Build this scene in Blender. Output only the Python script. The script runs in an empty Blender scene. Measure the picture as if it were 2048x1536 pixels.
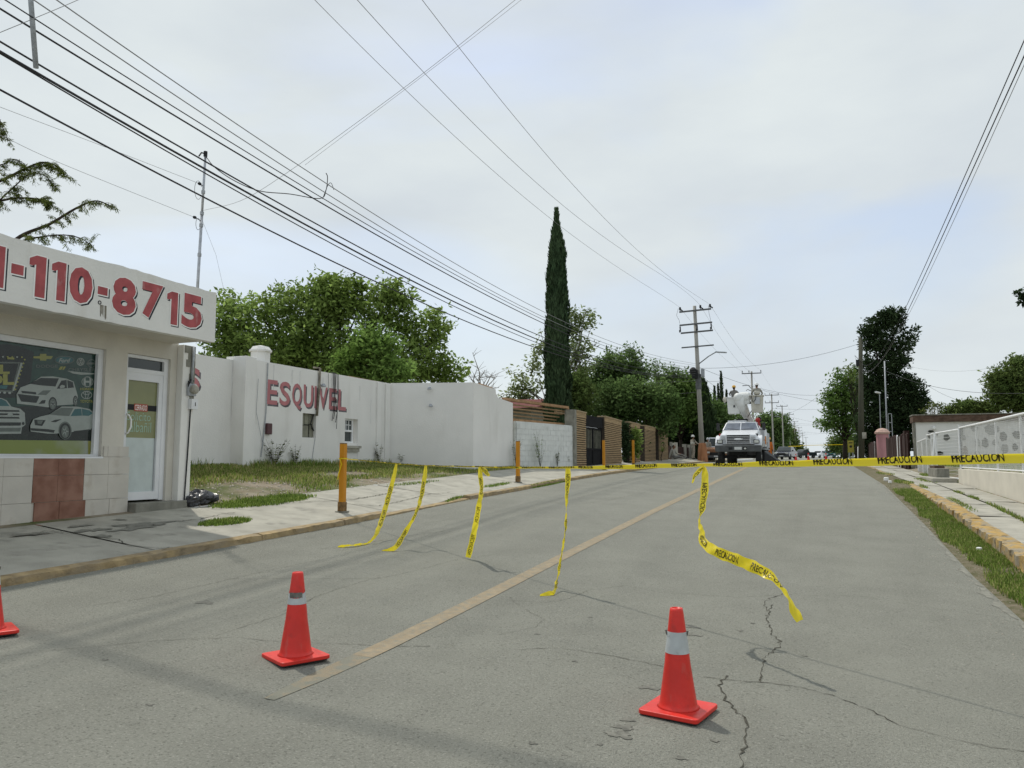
import bpy, math, random
import numpy as np
from mathutils import Vector, Matrix

random.seed(7)
rng = np.random.default_rng(7)
S = bpy.context.scene
COL = S.collection

# ------------------------------------------------------------------ camera
F_PX, CX, CY, EYE = 1540.0, 1024.0, 768.0, 1.75
PITCH = math.atan((918 - CY) / F_PX)
YAW = math.atan((1640 - CX) / (F_PX / math.cos(PITCH)))
c_right = Vector((math.cos(YAW), math.sin(YAW), 0))
c_flat = Vector((-math.sin(YAW), math.cos(YAW), 0))
c_fwd = c_flat * math.cos(PITCH) + Vector((0, 0, math.sin(PITCH)))
c_up = Vector((0, 0, math.cos(PITCH))) - c_flat * math.sin(PITCH)
EYE_P = Vector((0, 0, EYE))
cam = bpy.data.objects.new('camera', bpy.data.cameras.new('camera'))
COL.objects.link(cam)
rot = Matrix((c_right, c_up, -c_fwd)).transposed()
cam.matrix_world = Matrix.Translation(EYE_P) @ rot.to_4x4()
cam.data.sensor_width = 36
cam.data.lens = F_PX / 2048 * 36
cam.data.clip_start = 0.05
cam.data.clip_end = 4000
S.camera = cam

# ------------------------------------------------------------------ sky, sun, exposure
SUN_AZ = Vector((-0.80, 0.60, 0)).normalized()
SUN_EL = math.radians(60)
sun_dir = SUN_AZ * math.cos(SUN_EL) + Vector((0, 0, math.sin(SUN_EL)))
W = bpy.data.worlds.new('World')
S.world = W
W.use_nodes = True
wn, wl = W.node_tree.nodes, W.node_tree.links
bg = wn['Background']
bg.inputs['Strength'].default_value = 0.1
sky = wn.new('ShaderNodeTexSky')
sky.sky_type = 'NISHITA'
sky.sun_disc = False
sky.sun_elevation = SUN_EL
sky.sun_rotation = math.atan2(SUN_AZ.x, SUN_AZ.y)
sky.air_density = 1.2
sky.dust_density = 2.0
tc = wn.new('ShaderNodeTexCoord')
mp = wn.new('ShaderNodeMapping')
mp.inputs['Scale'].default_value = (1.0, 1.0, 2.6)
mp.inputs['Rotation'].default_value = (0.1, 0.25, 0.5)
mp.inputs['Location'].default_value = (5.557, 1.140, 0.016)
nz = wn.new('ShaderNodeTexNoise')
nz.inputs['Scale'].default_value = 1.7
nz.inputs['Detail'].default_value = 5
nz.inputs['Roughness'].default_value = 0.48
nz.inputs['Distortion'].default_value = 0.5
rp = wn.new('ShaderNodeValToRGB')
rp.color_ramp.elements[0].position = 0.34
rp.color_ramp.elements[0].color = (0.42, 0.42, 0.42, 1)
rp.color_ramp.elements[1].position = 0.52
rp.color_ramp.elements[1].color = (1, 1, 1, 1)
nz2 = wn.new('ShaderNodeTexNoise')
nz2.inputs['Scale'].default_value = 3.2
nz2.inputs['Detail'].default_value = 6
rp2 = wn.new('ShaderNodeValToRGB')
rp2.color_ramp.elements[0].position = 0.3
rp2.color_ramp.elements[0].color = (6.0, 6.55, 7.0, 1)
rp2.color_ramp.elements[1].position = 0.7
rp2.color_ramp.elements[1].color = (7.15, 7.7, 7.8, 1)
mx = wn.new('ShaderNodeMix')
mx.data_type = 'RGBA'
boost = wn.new('ShaderNodeMix')
boost.data_type = 'RGBA'
boost.blend_type = 'ADD'
boost.inputs[0].default_value = 1.0
boost.inputs[7].default_value = (2.1, 2.3, 3.0, 1)
wl.new(tc.outputs['Generated'], mp.inputs['Vector'])
wl.new(mp.outputs['Vector'], nz.inputs['Vector'])
wl.new(mp.outputs['Vector'], nz2.inputs['Vector'])
wl.new(nz.outputs['Fac'], rp.inputs['Fac'])
wl.new(nz2.outputs['Fac'], rp2.inputs['Fac'])
wl.new(sky.outputs['Color'], boost.inputs[6])
wl.new(rp.outputs['Color'], mx.inputs[0])
wl.new(boost.outputs[2], mx.inputs[6])
wl.new(rp2.outputs['Color'], mx.inputs[7])
wl.new(mx.outputs[2], bg.inputs['Color'])

sun = bpy.data.objects.new('sun', bpy.data.lights.new('sun', 'SUN'))
COL.objects.link(sun)
sun.data.energy = 2.3
sun.data.angle = math.radians(1.3)
sun.data.color = (1.0, 0.95, 0.86)
sun.rotation_euler = (-sun_dir).to_track_quat('-Z', 'Y').to_euler()
sun.location = (0, 0, 60)

S.view_settings.view_transform = 'Standard'
S.view_settings.look = 'None'
S.view_settings.exposure = 0.10
S.view_settings.gamma = 1.0
S.view_settings.use_curve_mapping = False
S.render.engine = 'CYCLES'
S.cycles.max_bounces = 6
S.cycles.transparent_max_bounces = 8

# ------------------------------------------------------------------ helpers
def ray(u, v):
    return c_fwd + c_right * ((u - CX) / F_PX) + c_up * ((CY - v) / F_PX)
def at(u, v, d):                      # the point at a given distance ahead
    return EYE_P + ray(u, v) * d
def on_x(u, v, X):
    r = ray(u, v); return EYE_P + r * (X / r.x)
def on_y(u, v, Y):
    r = ray(u, v); return EYE_P + r * (Y / r.y)

def tag(o, label=None, cat=None, group=None, kind=None):
    if label: o['label'] = label
    if cat: o['category'] = cat
    if group: o['group'] = group
    if kind: o['kind'] = kind
    return o

def root(name, loc, label, cat, group=None, rz=0.0):
    o = bpy.data.objects.new(name, None)
    o.empty_display_size = 0.2
    o.location = loc
    o.rotation_euler = (0, 0, rz)
    COL.objects.link(o)
    return tag(o, label, cat, group)

class MB:
    def __init__(s): s.v = []; s.f = []; s.m = []
    def add(s, vs, fs, m=0):
        n = len(s.v); s.v += [tuple(p) for p in vs]
        s.f += [tuple(i + n for i in f) for f in fs]; s.m += [m] * len(fs)
        return s
    def hexa(s, b, t, m=0):
        return s.add(list(b) + list(t), [(3, 2, 1, 0), (4, 5, 6, 7), (0, 1, 5, 4), (1, 2, 6, 5), (2, 3, 7, 6), (3, 0, 4, 7)], m)
    def box(s, x0, x1, y0, y1, z0, z1, m=0):
        return s.hexa([(x0, y0, z0), (x1, y0, z0), (x1, y1, z0), (x0, y1, z0)], [(x0, y0, z1), (x1, y0, z1), (x1, y1, z1), (x0, y1, z1)], m)
    def bar(s, p, q, w, h, m=0, up=(0, 0, 1)):
        p, q = Vector(p), Vector(q); d = (q - p).normalized(); u = Vector(up)
        a = d.cross(u)
        if a.length < 1e-4: a = d.cross(Vector((0, 1, 0)))
        a = a.normalized() * w / 2; b = a.cross(d).normalized() * h / 2
        return s.hexa([p - a - b, p + a - b, p + a + b, p - a + b], [q - a - b, q + a - b, q + a + b, q - a + b], m)
    def prism(s, pts, vec, m=0):
        n = len(pts); vec = Vector(vec)
        return s.add([Vector(p) for p in pts] + [Vector(p) + vec for p in pts],
                     [tuple(range(n - 1, -1, -1)), tuple(range(n, 2 * n))] + [(i, (i + 1) % n, n + (i + 1) % n, n + i) for i in range(n)], m)
    def tube(s, path, r, n=6, m=0, cap=True):
        path = [Vector(p) for p in path]; k = len(path)
        rs = r if isinstance(r, (list, tuple)) else [r] * k
        vs = []; ref = None
        for i, p in enumerate(path):
            d = (path[min(i + 1, k - 1)] - path[max(i - 1, 0)]).normalized()
            if ref is None:
                ref = d.orthogonal().normalized()
            ref = (ref - d * ref.dot(d))
            ref = ref.normalized() if ref.length > 1e-6 else d.orthogonal().normalized()
            b = d.cross(ref)
            for j in range(n):
                a = 2 * math.pi * j / n
                vs.append(p + (ref * math.cos(a) + b * math.sin(a)) * rs[i])
        fs = [(i * n + j, i * n + (j + 1) % n, (i + 1) * n + (j + 1) % n, (i + 1) * n + j) for i in range(k - 1) for j in range(n)]
        if cap: fs += [tuple(range(n - 1, -1, -1)), tuple((k - 1) * n + j for j in range(n))]
        return s.add(vs, fs, m)
    def lathe(s, c, prof, n=16, m=0, axis='z'):
        c = Vector(c); vs = []
        for r, z in prof:
            for j in range(n):
                a = 2 * math.pi * j / n; x, y = r * math.cos(a), r * math.sin(a)
                vs.append(c + Vector((x, y, z) if axis == 'z' else (z, x, y) if axis == 'x' else (y, z, x)))
        k = len(prof)
        fs = [(i * n + j, i * n + (j + 1) % n, (i + 1) * n + (j + 1) % n, (i + 1) * n + j) for i in range(k - 1) for j in range(n)]
        fs += [tuple(range(n - 1, -1, -1)), tuple((k - 1) * n + j for j in range(n))]
        return s.add(vs, fs, m)
    def ball(s, c, rx, ry, rz, n=10, m=0):
        k = n // 2
        prof = [(max(1e-4, math.sin(math.pi * i / k)), -math.cos(math.pi * i / k)) for i in range(k + 1)]
        n0 = len(s.v); s.lathe((0, 0, 0), prof, n, m)
        for i in range(n0, len(s.v)):
            p = s.v[i]; s.v[i] = (c[0] + p[0] * rx, c[1] + p[1] * ry, c[2] + p[2] * rz)
        return s
    def build(s, name, mats, parent=None, smooth=False, bevel=0, offset=None):
        me = bpy.data.meshes.new(name)
        vs = s.v
        if offset is not None: vs = [(a - offset[0], b - offset[1], c - offset[2]) for a, b, c in vs]
        me.from_pydata(vs, [], s.f)
        mats = mats if isinstance(mats, (list, tuple)) else [mats]
        for mt in mats: me.materials.append(mt)
        if len(mats) > 1: me.polygons.foreach_set('material_index', s.m)
        if smooth: me.polygons.foreach_set('use_smooth', [True] * len(me.polygons))
        me.update()
        o = bpy.data.objects.new(name, me); COL.objects.link(o)
        if parent is not None: o.parent = parent
        if bevel:
            b = o.modifiers.new('bevel', 'BEVEL'); b.width = bevel; b.segments = 2; b.limit_method = 'ANGLE'; b.angle_limit = 0.6
        return o
    def world(s, name, mats, parent, **k):   # the mesh was written in world coordinates; parent is an unrotated Empty
        p = parent
        off = Vector((0, 0, 0))
        while p is not None: off += p.location; p = p.parent
        return s.build(name, mats, parent, offset=off, **k)

def np_mesh(name, verts, faces, mats, parent=None, smooth=False, mat_idx=None):
    verts = np.asarray(verts, np.float32); faces = np.asarray(faces, np.int32)
    me = bpy.data.meshes.new(name); k = faces.shape[1]
    me.vertices.add(len(verts)); me.vertices.foreach_set('co', verts.ravel())
    me.loops.add(faces.size); me.loops.foreach_set('vertex_index', faces.ravel())
    me.polygons.add(len(faces)); me.polygons.foreach_set('loop_start', np.arange(0, faces.size, k, dtype=np.int32))
    try: me.polygons.foreach_set('loop_total', np.full(len(faces), k, dtype=np.int32))
    except Exception: pass
    mats = mats if isinstance(mats, (list, tuple)) else [mats]
    for mt in mats: me.materials.append(mt)
    if mat_idx is not None: me.polygons.foreach_set('material_index', np.asarray(mat_idx, np.int32))
    if smooth: me.polygons.foreach_set('use_smooth', np.ones(len(faces), bool))
    me.update(calc_edges=True); me.validate()
    o = bpy.data.objects.new(name, me); COL.objects.link(o)
    if parent is not None: o.parent = parent
    return o

def copy_tree(o, parent=None):
    c = o.copy(); COL.objects.link(c)
    if parent is not None: c.parent = parent
    for ch in list(o.children): copy_tree(ch, c)
    return c

# ------------------------------------------------------------------ materials
def mat(name, col, rough=0.8, var=0.12, scale=6.0, bump=0.0, bscale=60.0, metal=0.0, col2=None, spec=0.4, detail=4.0, lo=0.35, hi=0.65, stretch=None, coat=0.0):
    m = bpy.data.materials.new(name); m.use_nodes = True
    n, l = m.node_tree.nodes, m.node_tree.links
    b = n['Principled BSDF']
    b.inputs['Roughness'].default_value = rough
    b.inputs['Metallic'].default_value = metal
    b.inputs['Specular IOR Level'].default_value = spec
    b.inputs['Coat Weight'].default_value = coat
    t = n.new('ShaderNodeTexCoord')
    vec = t.outputs['Object']
    if stretch:
        mp = n.new('ShaderNodeMapping'); mp.inputs['Scale'].default_value = stretch
        l.new(vec, mp.inputs['Vector']); vec = mp.outputs['Vector']
    z = n.new('ShaderNodeTexNoise'); z.inputs['Scale'].default_value = scale; z.inputs['Detail'].default_value = detail
    l.new(vec, z.inputs['Vector'])
    r = n.new('ShaderNodeValToRGB')
    c1 = [x * (1 - var) for x in col]; c2 = [min(1, x * (1 + var)) for x in col] if col2 is None else col2
    if col2 is not None: c1 = col
    r.color_ramp.elements[0].position = lo; r.color_ramp.elements[0].color = (*c1, 1)
    r.color_ramp.elements[1].position = hi; r.color_ramp.elements[1].color = (*c2, 1)
    l.new(z.outputs['Fac'], r.inputs['Fac']); l.new(r.outputs['Color'], b.inputs['Base Color'])
    if bump:
        z2 = n.new('ShaderNodeTexNoise'); z2.inputs['Scale'].default_value = bscale; z2.inputs['Detail'].default_value = 5
        l.new(vec, z2.inputs['Vector'])
        bp = n.new('ShaderNodeBump'); bp.inputs['Strength'].default_value = bump; bp.inputs['Distance'].default_value = 0.02
        l.new(z2.outputs['Fac'], bp.inputs['Height']); l.new(bp.outputs['Normal'], b.inputs['Normal'])
    return m

def overlay(m, col, scale, lo, hi, stretch=None, amount=1.0, detail=6.0, seed=(0, 0, 0)):
    """mix another colour into a material where a noise is high: stains, worn paint, patches"""
    n, l = m.node_tree.nodes, m.node_tree.links
    b = n['Principled BSDF']
    src = b.inputs['Base Color'].links[0].from_socket
    t = n.new('ShaderNodeTexCoord'); mp = n.new('ShaderNodeMapping')
    mp.inputs['Scale'].default_value = stretch or (1, 1, 1); mp.inputs['Location'].default_value = seed
    z = n.new('ShaderNodeTexNoise'); z.inputs['Scale'].default_value = scale; z.inputs['Detail'].default_value = detail
    r = n.new('ShaderNodeMapRange'); r.inputs['From Min'].default_value = lo; r.inputs['From Max'].default_value = hi
    r.inputs['To Max'].default_value = amount
    x = n.new('ShaderNodeMix'); x.data_type = 'RGBA'; x.inputs[7].default_value = (*col, 1)
    l.new(t.outputs['Object'], mp.inputs['Vector']); l.new(mp.outputs['Vector'], z.inputs['Vector'])
    l.new(z.outputs['Fac'], r.inputs['Value']); l.new(r.outputs['Result'], x.inputs[0])
    l.new(src, x.inputs[6]); l.new(x.outputs[2], b.inputs['Base Color'])
    return m

def leaf_mat(name, c1, c2, scale=0.9, trans=0.35):
    m = bpy.data.materials.new(name); m.use_nodes = True
    n, l = m.node_tree.nodes, m.node_tree.links
    n.remove(n['Principled BSDF'])
    t = n.new('ShaderNodeTexCoord')
    z = n.new('ShaderNodeTexNoise'); z.inputs['Scale'].default_value = scale; z.inputs['Detail'].default_value = 3
    r = n.new('ShaderNodeValToRGB')
    r.color_ramp.elements[0].position = 0.35; r.color_ramp.elements[0].color = (*c1, 1)
    r.color_ramp.elements[1].position = 0.65; r.color_ramp.elements[1].color = (*c2, 1)
    g = n.new('ShaderNodeNewGeometry')
    hs = n.new('ShaderNodeHueSaturation')
    mr = n.new('ShaderNodeMapRange'); mr.inputs['To Min'].default_value = 0.5; mr.inputs['To Max'].default_value = 1.6
    l.new(g.outputs['Random Per Island'], mr.inputs['Value']); l.new(mr.outputs['Result'], hs.inputs['Value'])
    l.new(t.outputs['Object'], z.inputs['Vector']); l.new(z.outputs['Fac'], r.inputs['Fac']); l.new(r.outputs['Color'], hs.inputs['Color'])
    d = n.new('ShaderNodeBsdfDiffuse'); tr = n.new('ShaderNodeBsdfTranslucent'); mxs = n.new('ShaderNodeMixShader')
    mxs.inputs[0].default_value = trans
    l.new(hs.outputs['Color'], d.inputs['Color']); l.new(hs.outputs['Color'], tr.inputs['Color'])
    l.new(d.outputs[0], mxs.inputs[1]); l.new(tr.outputs[0], mxs.inputs[2])
    l.new(mxs.outputs[0], n['Material Output'].inputs['Surface'])
    return m

M = {}
M['asphalt'] = mat('asphalt', (0.240, 0.241, 0.206), 0.92, 0.07, 1.1, 1.0, 90, spec=0.22, detail=8)
overlay(M['asphalt'], (0.175, 0.174, 0.145), 0.9, 0.50, 0.74, (2.2, 0.16, 1), 0.30)
overlay(M['asphalt'], (0.36, 0.355, 0.31), 62, 0.54, 0.72, None, 0.75, 3)
overlay(M['asphalt'], (0.085, 0.085, 0.07), 48, 0.54, 0.74, None, 0.75, 4, (3, 1, 0))
overlay(M['asphalt'], (0.272, 0.272, 0.23), 0.55, 0.50, 0.72, (1, 0.3, 1), 0.4, 7, (8, 3, 0))
M['road_paint'] = mat('road_paint', (0.325, 0.265, 0.18), 0.9, 0.1, 8, 0.5, 120, spec=0.2)
overlay(M['road_paint'], (0.235, 0.23, 0.188), 14, 0.44, 0.66, None, 0.7, 8)
M['road_paint_worn'] = mat('road_paint_worn', (0.235, 0.232, 0.188), 0.92, 0.07, 1.1, 0.8, 90, spec=0.2, detail=8)
overlay(M['road_paint_worn'], (0.31, 0.255, 0.175), 9, 0.46, 0.60, None, 0.75, 9)
M['crack'] = mat('crack', (0.085, 0.082, 0.068), 1.0, 0.4, 30, spec=0.0)
M['crack_fine'] = mat('crack_fine', (0.135, 0.132, 0.11), 1.0, 0.3, 30, spec=0.0)
M['oil'] = mat('oil', (0.15, 0.148, 0.125), 0.8, 0.3, 20, spec=0.3)
M['damp'] = mat('damp', (0.20, 0.195, 0.165), 0.8, 0.15, 20, spec=0.3)
M['dust'] = mat('dust', (0.225, 0.222, 0.19), 1.0, 0.15, 9, spec=0.1)
M['concrete'] = mat('concrete', (0.385, 0.37, 0.315), 0.95, 0.12, 2.2, 0.5, 45, spec=0.2, detail=8)
overlay(M['concrete'], (0.22, 0.215, 0.185), 3.0, 0.55, 0.72, None, 0.7)
M['concrete_grey'] = mat('concrete_grey', (0.24, 0.235, 0.20), 0.95, 0.2, 4, 0.6, 40, spec=0.2)
overlay(M['concrete_grey'], (0.10, 0.085, 0.06), 5, 0.55, 0.7, (1, 1, 0.3), 0.8)
M['kerb'] = mat('kerb', (0.42, 0.285, 0.11), 0.92, 0.15, 7, 0.7, 40, spec=0.2)
overlay(M['kerb'], (0.30, 0.27, 0.21), 5, 0.46, 0.60, None, 0.9, 8)
overlay(M['kerb'], (0.10, 0.085, 0.055), 7, 0.57, 0.68, None, 0.85, 8, (4, 2, 1))
M['kerb_left'] = mat('kerb_left', (0.38, 0.285, 0.155), 0.92, 0.2, 7, 0.7, 40, spec=0.2)
overlay(M['kerb_left'], (0.29, 0.24, 0.17), 7, 0.40, 0.66, (1, .4, 1), 0.8, 8)
overlay(M['kerb_left'], (0.13, 0.105, 0.065), 9, 0.55, 0.70, (1, .5, 1), 0.6, 8, (4, 2, 1))
M['soil'] = mat('soil', (0.22, 0.18, 0.13), 1.0, 0.2, 2.5, 0.8, 30, col2=(0.30, 0.265, 0.205), spec=0.1, detail=9)
overlay(M['soil'], (0.085, 0.11, 0.035), 0.7, 0.42, 0.58, None, 0.85, 9)
M['verge_soil'] = mat('verge_soil', (0.10, 0.10, 0.05), 1.0, 0.3, 6, 0.8, 60, col2=(0.2, 0.17, 0.12), spec=0.1)
M['grass'] = leaf_mat('grass', (0.17, 0.245, 0.05), (0.30, 0.36, 0.10), 1.2, 0.5)
M['grass_dry'] = leaf_mat('grass_dry', (0.29, 0.29, 0.11), (0.42, 0.37, 0.18), 1.5, 0.4)
M['grass_dark'] = leaf_mat('grass_dark', (0.095, 0.165, 0.03), (0.16, 0.235, 0.05), 1.6, 0.45)
M['leaf'] = leaf_mat('leaf', (0.145, 0.215, 0.047), (0.275, 0.37, 0.112), 0.5, 0.52)
M['leaf_mid'] = leaf_mat('leaf_mid', (0.08, 0.145, 0.034), (0.165, 0.25, 0.072), 0.5, 0.46)
M['leaf_light'] = leaf_mat('leaf_light', (0.13, 0.215, 0.045), (0.23, 0.35, 0.10), 0.6, 0.5)
M['leaf_pale'] = leaf_mat('leaf_pale', (0.17, 0.22, 0.085), (0.26, 0.31, 0.15), 0.5, 0.45)
M['leaf_dark'] = leaf_mat('leaf_dark', (0.082, 0.14, 0.042), (0.165, 0.24, 0.088), 0.45, 0.48)
M['leaf_deep'] = leaf_mat('leaf_deep', (0.027, 0.046, 0.022), (0.055, 0.083, 0.037), 0.5, 0.3)
M['leaf_cypress'] = leaf_mat('leaf_cypress', (0.042, 0.072, 0.036), (0.07, 0.105, 0.054), 0.7, 0.25)
M['leaf_olive'] = leaf_mat('leaf_olive', (0.09, 0.14, 0.04), (0.165, 0.215, 0.07), 0.5, 0.45)
M['leaf_twig'] = leaf_mat('leaf_twig', (0.085, 0.11, 0.03), (0.15, 0.18, 0.055), 2.0, 0.4)
M['bark'] = mat('bark', (0.10, 0.08, 0.06), 1.0, 0.35, 8, 0.8, 25, spec=0.1, stretch=(1, 1, 0.3))
M['bark_dark'] = mat('bark_dark', (0.04, 0.033, 0.026), 1.0, 0.3, 8, 0.5, 25, spec=0.1)
M['bark_pale'] = mat('bark_pale', (0.26, 0.24, 0.21), 1.0, 0.2, 8, spec=0.1)
M['white_paint'] = mat('white_paint', (0.75, 0.74, 0.71), 0.9, 0.035, 1.2, 0.25, 25, spec=0.25, detail=8)
overlay(M['white_paint'], (0.56, 0.54, 0.50), 1.6, 0.58, 0.78, (1, 1, 0.25), 0.45, 9)
M['shop_paint'] = mat('shop_paint', (0.75, 0.74, 0.70), 0.9, 0.04, 1.5, 0.3, 25, spec=0.25, detail=8)
overlay(M['shop_paint'], (0.52, 0.48, 0.40), 2.2, 0.60, 0.78, (1, 1, 0.4), 0.5, 9)
M['cream'] = mat('cream', (0.60, 0.57, 0.50), 0.92, 0.06, 2, 0.3, 25, spec=0.2, detail=8)
M['red_letter'] = mat('red_letter', (0.40, 0.10, 0.105), 0.85, 0.15, 5, spec=0.25)
overlay(M['red_letter'], (0.50, 0.25, 0.24), 6, 0.60, 0.70, (1, 1, 0.5), 0.7)
M['pink_letter'] = mat('pink_letter', (0.45, 0.185, 0.195), 0.9, 0.12, 3, spec=0.2)
M['letter_white'] = mat('letter_white', (0.85, 0.84, 0.81), 0.9, 0.04, 4, spec=0.2)
M['letter_black'] = mat('letter_black', (0.035, 0.04, 0.05), 0.9, 0.3, 5, spec=0.2)
M['letter_grey'] = mat('letter_grey', (0.14, 0.13, 0.14), 0.9, 0.3, 5, spec=0.2)
M['stain'] = mat('stain', (0.22, 0.20, 0.16), 1.0, 0.3, 12, spec=0.1)
M['streak'] = mat('streak', (0.66, 0.655, 0.635), 0.95, 0.12, 5, spec=0.1, stretch=(1, 4, .4))
M['tile_light'] = mat('tile_light', (0.54, 0.51, 0.45), 0.55, 0.06, 3, 0.15, 20, spec=0.4, detail=8)
overlay(M['tile_light'], (0.40, 0.35, 0.28), 4, 0.58, 0.7, None, 0.5)
M['tile_red'] = mat('tile_red', (0.19, 0.08, 0.05), 0.5, 0.3, 4, 0.15, 20, col2=(0.29, 0.15, 0.105), spec=0.4, detail=8)
M['aluminium'] = mat('aluminium', (0.72, 0.73, 0.74), 0.5, 0.04, 4, spec=0.5)
M['dark'] = mat('dark', (0.015, 0.016, 0.017), 0.6, 0.3, 6, spec=0.3)
M['black_plastic'] = mat('black_plastic', (0.02, 0.02, 0.022), 0.5, 0.3, 10, spec=0.5)
M['glass_dark'] = mat('glass_dark', (0.03, 0.04, 0.04), 0.08, 0.2, 2, spec=0.6)
M['steel'] = mat('steel', (0.42, 0.44, 0.47), 0.45, 0.12, 12, metal=0.6)
M['galv'] = mat('galv', (0.36, 0.38, 0.40), 0.6, 0.15, 14, metal=0.3)
M['pole'] = mat('pole', (0.34, 0.33, 0.30), 0.95, 0.12, 3, 0.3, 30, spec=0.2, stretch=(1, 1, 0.2))
M['pole_dark'] = mat('pole_dark', (0.075, 0.075, 0.055), 0.95, 0.2, 3, 0.3, 30, spec=0.2, stretch=(1, 1, 0.2))
M['wire'] = mat('wire', (0.03, 0.03, 0.033), 0.7, 0.1, 1)
M['wire_grey'] = mat('wire_grey', (0.26, 0.26, 0.265), 0.6, 0.1, 1)
M['arm'] = mat('arm', (0.13, 0.135, 0.14), 0.7, 0.2, 5, metal=0.2)
M['cone_red'] = mat('cone_red', (0.66, 0.028, 0.018), 0.42, 0.08, 5, 0.1, 30, spec=0.45)
overlay(M['cone_red'], (0.30, 0.03, 0.022), 9, 0.56, 0.74, None, 0.5)
overlay(M['cone_red'], (0.42, 0.16, 0.12), 14, 0.60, 0.78, (1, 1, .35), 0.5, 8, (3, 1, 2))
overlay(M['cone_red'], (0.10, 0.04, 0.035), 22, 0.68, 0.76, (1, 1, .5), 0.6, 4, (7, 2, 5))
M['cone_foot'] = mat('cone_foot', (0.03, 0.028, 0.027), 0.8, 0.2, 12)
M['reflector'] = mat('reflector', (0.46, 0.49, 0.49), 0.45, 0.08, 14, spec=0.5)
overlay(M['reflector'], (0.22, 0.22, 0.20), 18, 0.62, 0.72, None, 0.6)
M['worn'] = mat('worn', (0.15, 0.145, 0.13), 0.9, 0.3, 20)
M['post_orange'] = mat('post_orange', (0.56, 0.235, 0.012), 0.6, 0.08, 5, spec=0.35, stretch=(1, 1, 0.3))
overlay(M['post_orange'], (0.30, 0.12, 0.02), 7, 0.60, 0.70, (1, 1, 0.3), 0.6)
M['post_rust'] = mat('post_rust', (0.20, 0.12, 0.05), 0.9, 0.35, 14, 0.4, 40)
M['tape'] = bpy.data.materials.new('tape')
def _tape():
    m = M['tape']; m.use_nodes = True
    n, l = m.node_tree.nodes, m.node_tree.links
    b = n['Principled BSDF']; b.inputs['Base Color'].default_value = (0.86, 0.69, 0.02, 1); b.inputs['Roughness'].default_value = 0.32
    t = n.new('ShaderNodeBsdfTranslucent'); t.inputs['Color'].default_value = (0.90, 0.78, 0.06, 1)
    x = n.new('ShaderNodeMixShader'); x.inputs[0].default_value = 0.40
    z = n.new('ShaderNodeTexNoise'); z.inputs['Scale'].default_value = 18; bp = n.new('ShaderNodeBump'); bp.inputs['Strength'].default_value = 0.35
    tcx = n.new('ShaderNodeTexCoord'); l.new(tcx.outputs['Object'], z.inputs['Vector'])
    l.new(z.outputs['Fac'], bp.inputs['Height']); l.new(bp.outputs['Normal'], b.inputs['Normal'])
    l.new(b.outputs[0], x.inputs[1]); l.new(t.outputs[0], x.inputs[2]); l.new(x.outputs[0], n['Material Output'].inputs['Surface'])
_tape()
M['tape_ink'] = mat('tape_ink', (0.045, 0.035, 0.008), 0.6, 0.2, 10)
M['brick'] = mat('brick', (0.37, 0.265, 0.15), 0.9, 0.2, 4, 0.4, 30, spec=0.2, stretch=(1, 0.5, 4), detail=6)
M['brick_cap'] = mat('brick_cap', (0.36, 0.28, 0.17), 0.9, 0.15, 4, 0.4, 30, spec=0.2)
M['mortar'] = mat('mortar', (0.055, 0.043, 0.032), 1.0, 0.2, 8)
M['block_wall'] = mat('block_wall', (0.66, 0.675, 0.65), 0.92, 0.05, 3, 0.3, 30, spec=0.2)
overlay(M['block_wall'], (0.30, 0.32, 0.28), 2, 0.55, 0.72, None, 0.45)
M['wood_orange'] = mat('wood_orange', (0.31, 0.215, 0.125), 0.8, 0.2, 4, spec=0.2, stretch=(0.3, 0.3, 3))
M['gate_dark'] = mat('gate_dark', (0.014, 0.014, 0.015), 0.85, 0.2, 5, spec=0.1)
M['roof_red'] = mat('roof_red', (0.15, 0.05, 0.045), 0.9, 0.2, 3, 0.3, 20, spec=0.2)
M['roof_tan'] = mat('roof_tan', (0.36, 0.22, 0.12), 0.9, 0.2, 5, 0.3, 20, spec=0.2)
M['pink'] = mat('pink', (0.50, 0.255, 0.27), 0.9, 0.12, 2, 0.3, 25, spec=0.2, stretch=(1, 1, 0.3))
M['pink_cap'] = mat('pink_cap', (0.52, 0.36, 0.30), 0.9, 0.15, 4, spec=0.2)
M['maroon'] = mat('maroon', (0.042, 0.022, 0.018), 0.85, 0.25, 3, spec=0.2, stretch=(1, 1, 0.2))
M['parapet'] = mat('parapet', (0.115, 0.075, 0.055), 0.95, 0.3, 4, 0.4, 25, spec=0.2, stretch=(1, 1, 2))
M['fence_white'] = mat('fence_white', (0.74, 0.75, 0.75), 0.6, 0.06, 5, spec=0.4)
M['mesh_wire'] = mat('mesh_wire', (0.62, 0.63, 0.62), 0.6, 0.1, 5, spec=0.4)
M['motif'] = mat('motif', (0.055, 0.058, 0.045), 0.95, 0.35, 9, spec=0.1)
M['motif_brown'] = mat('motif_brown', (0.13, 0.075, 0.04), 0.95, 0.35, 9, spec=0.1)
M['motif_grey'] = mat('motif_grey', (0.20, 0.20, 0.185), 0.95, 0.2, 9, spec=0.1)
M['retain'] = mat('retain', (0.62, 0.585, 0.50), 0.92, 0.06, 1.5, 0.3, 30, spec=0.2, detail=8)
M['sign_yellow'] = mat('sign_yellow', (0.32, 0.28, 0.035), 0.6, 0.1, 5)
M['truck_white'] = mat('truck_white', (0.78, 0.80, 0.83), 0.35, 0.03, 2, spec=0.5, coat=0.4)
M['truck_grey'] = mat('truck_grey', (0.50, 0.52, 0.54), 0.45, 0.06, 3, spec=0.5)
M['fibre'] = mat('fibre', (0.72, 0.73, 0.71), 0.5, 0.05, 3, spec=0.4)
M['fibre_tan'] = mat('fibre_tan', (0.52, 0.50, 0.43), 0.6, 0.08, 3, spec=0.4)
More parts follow.
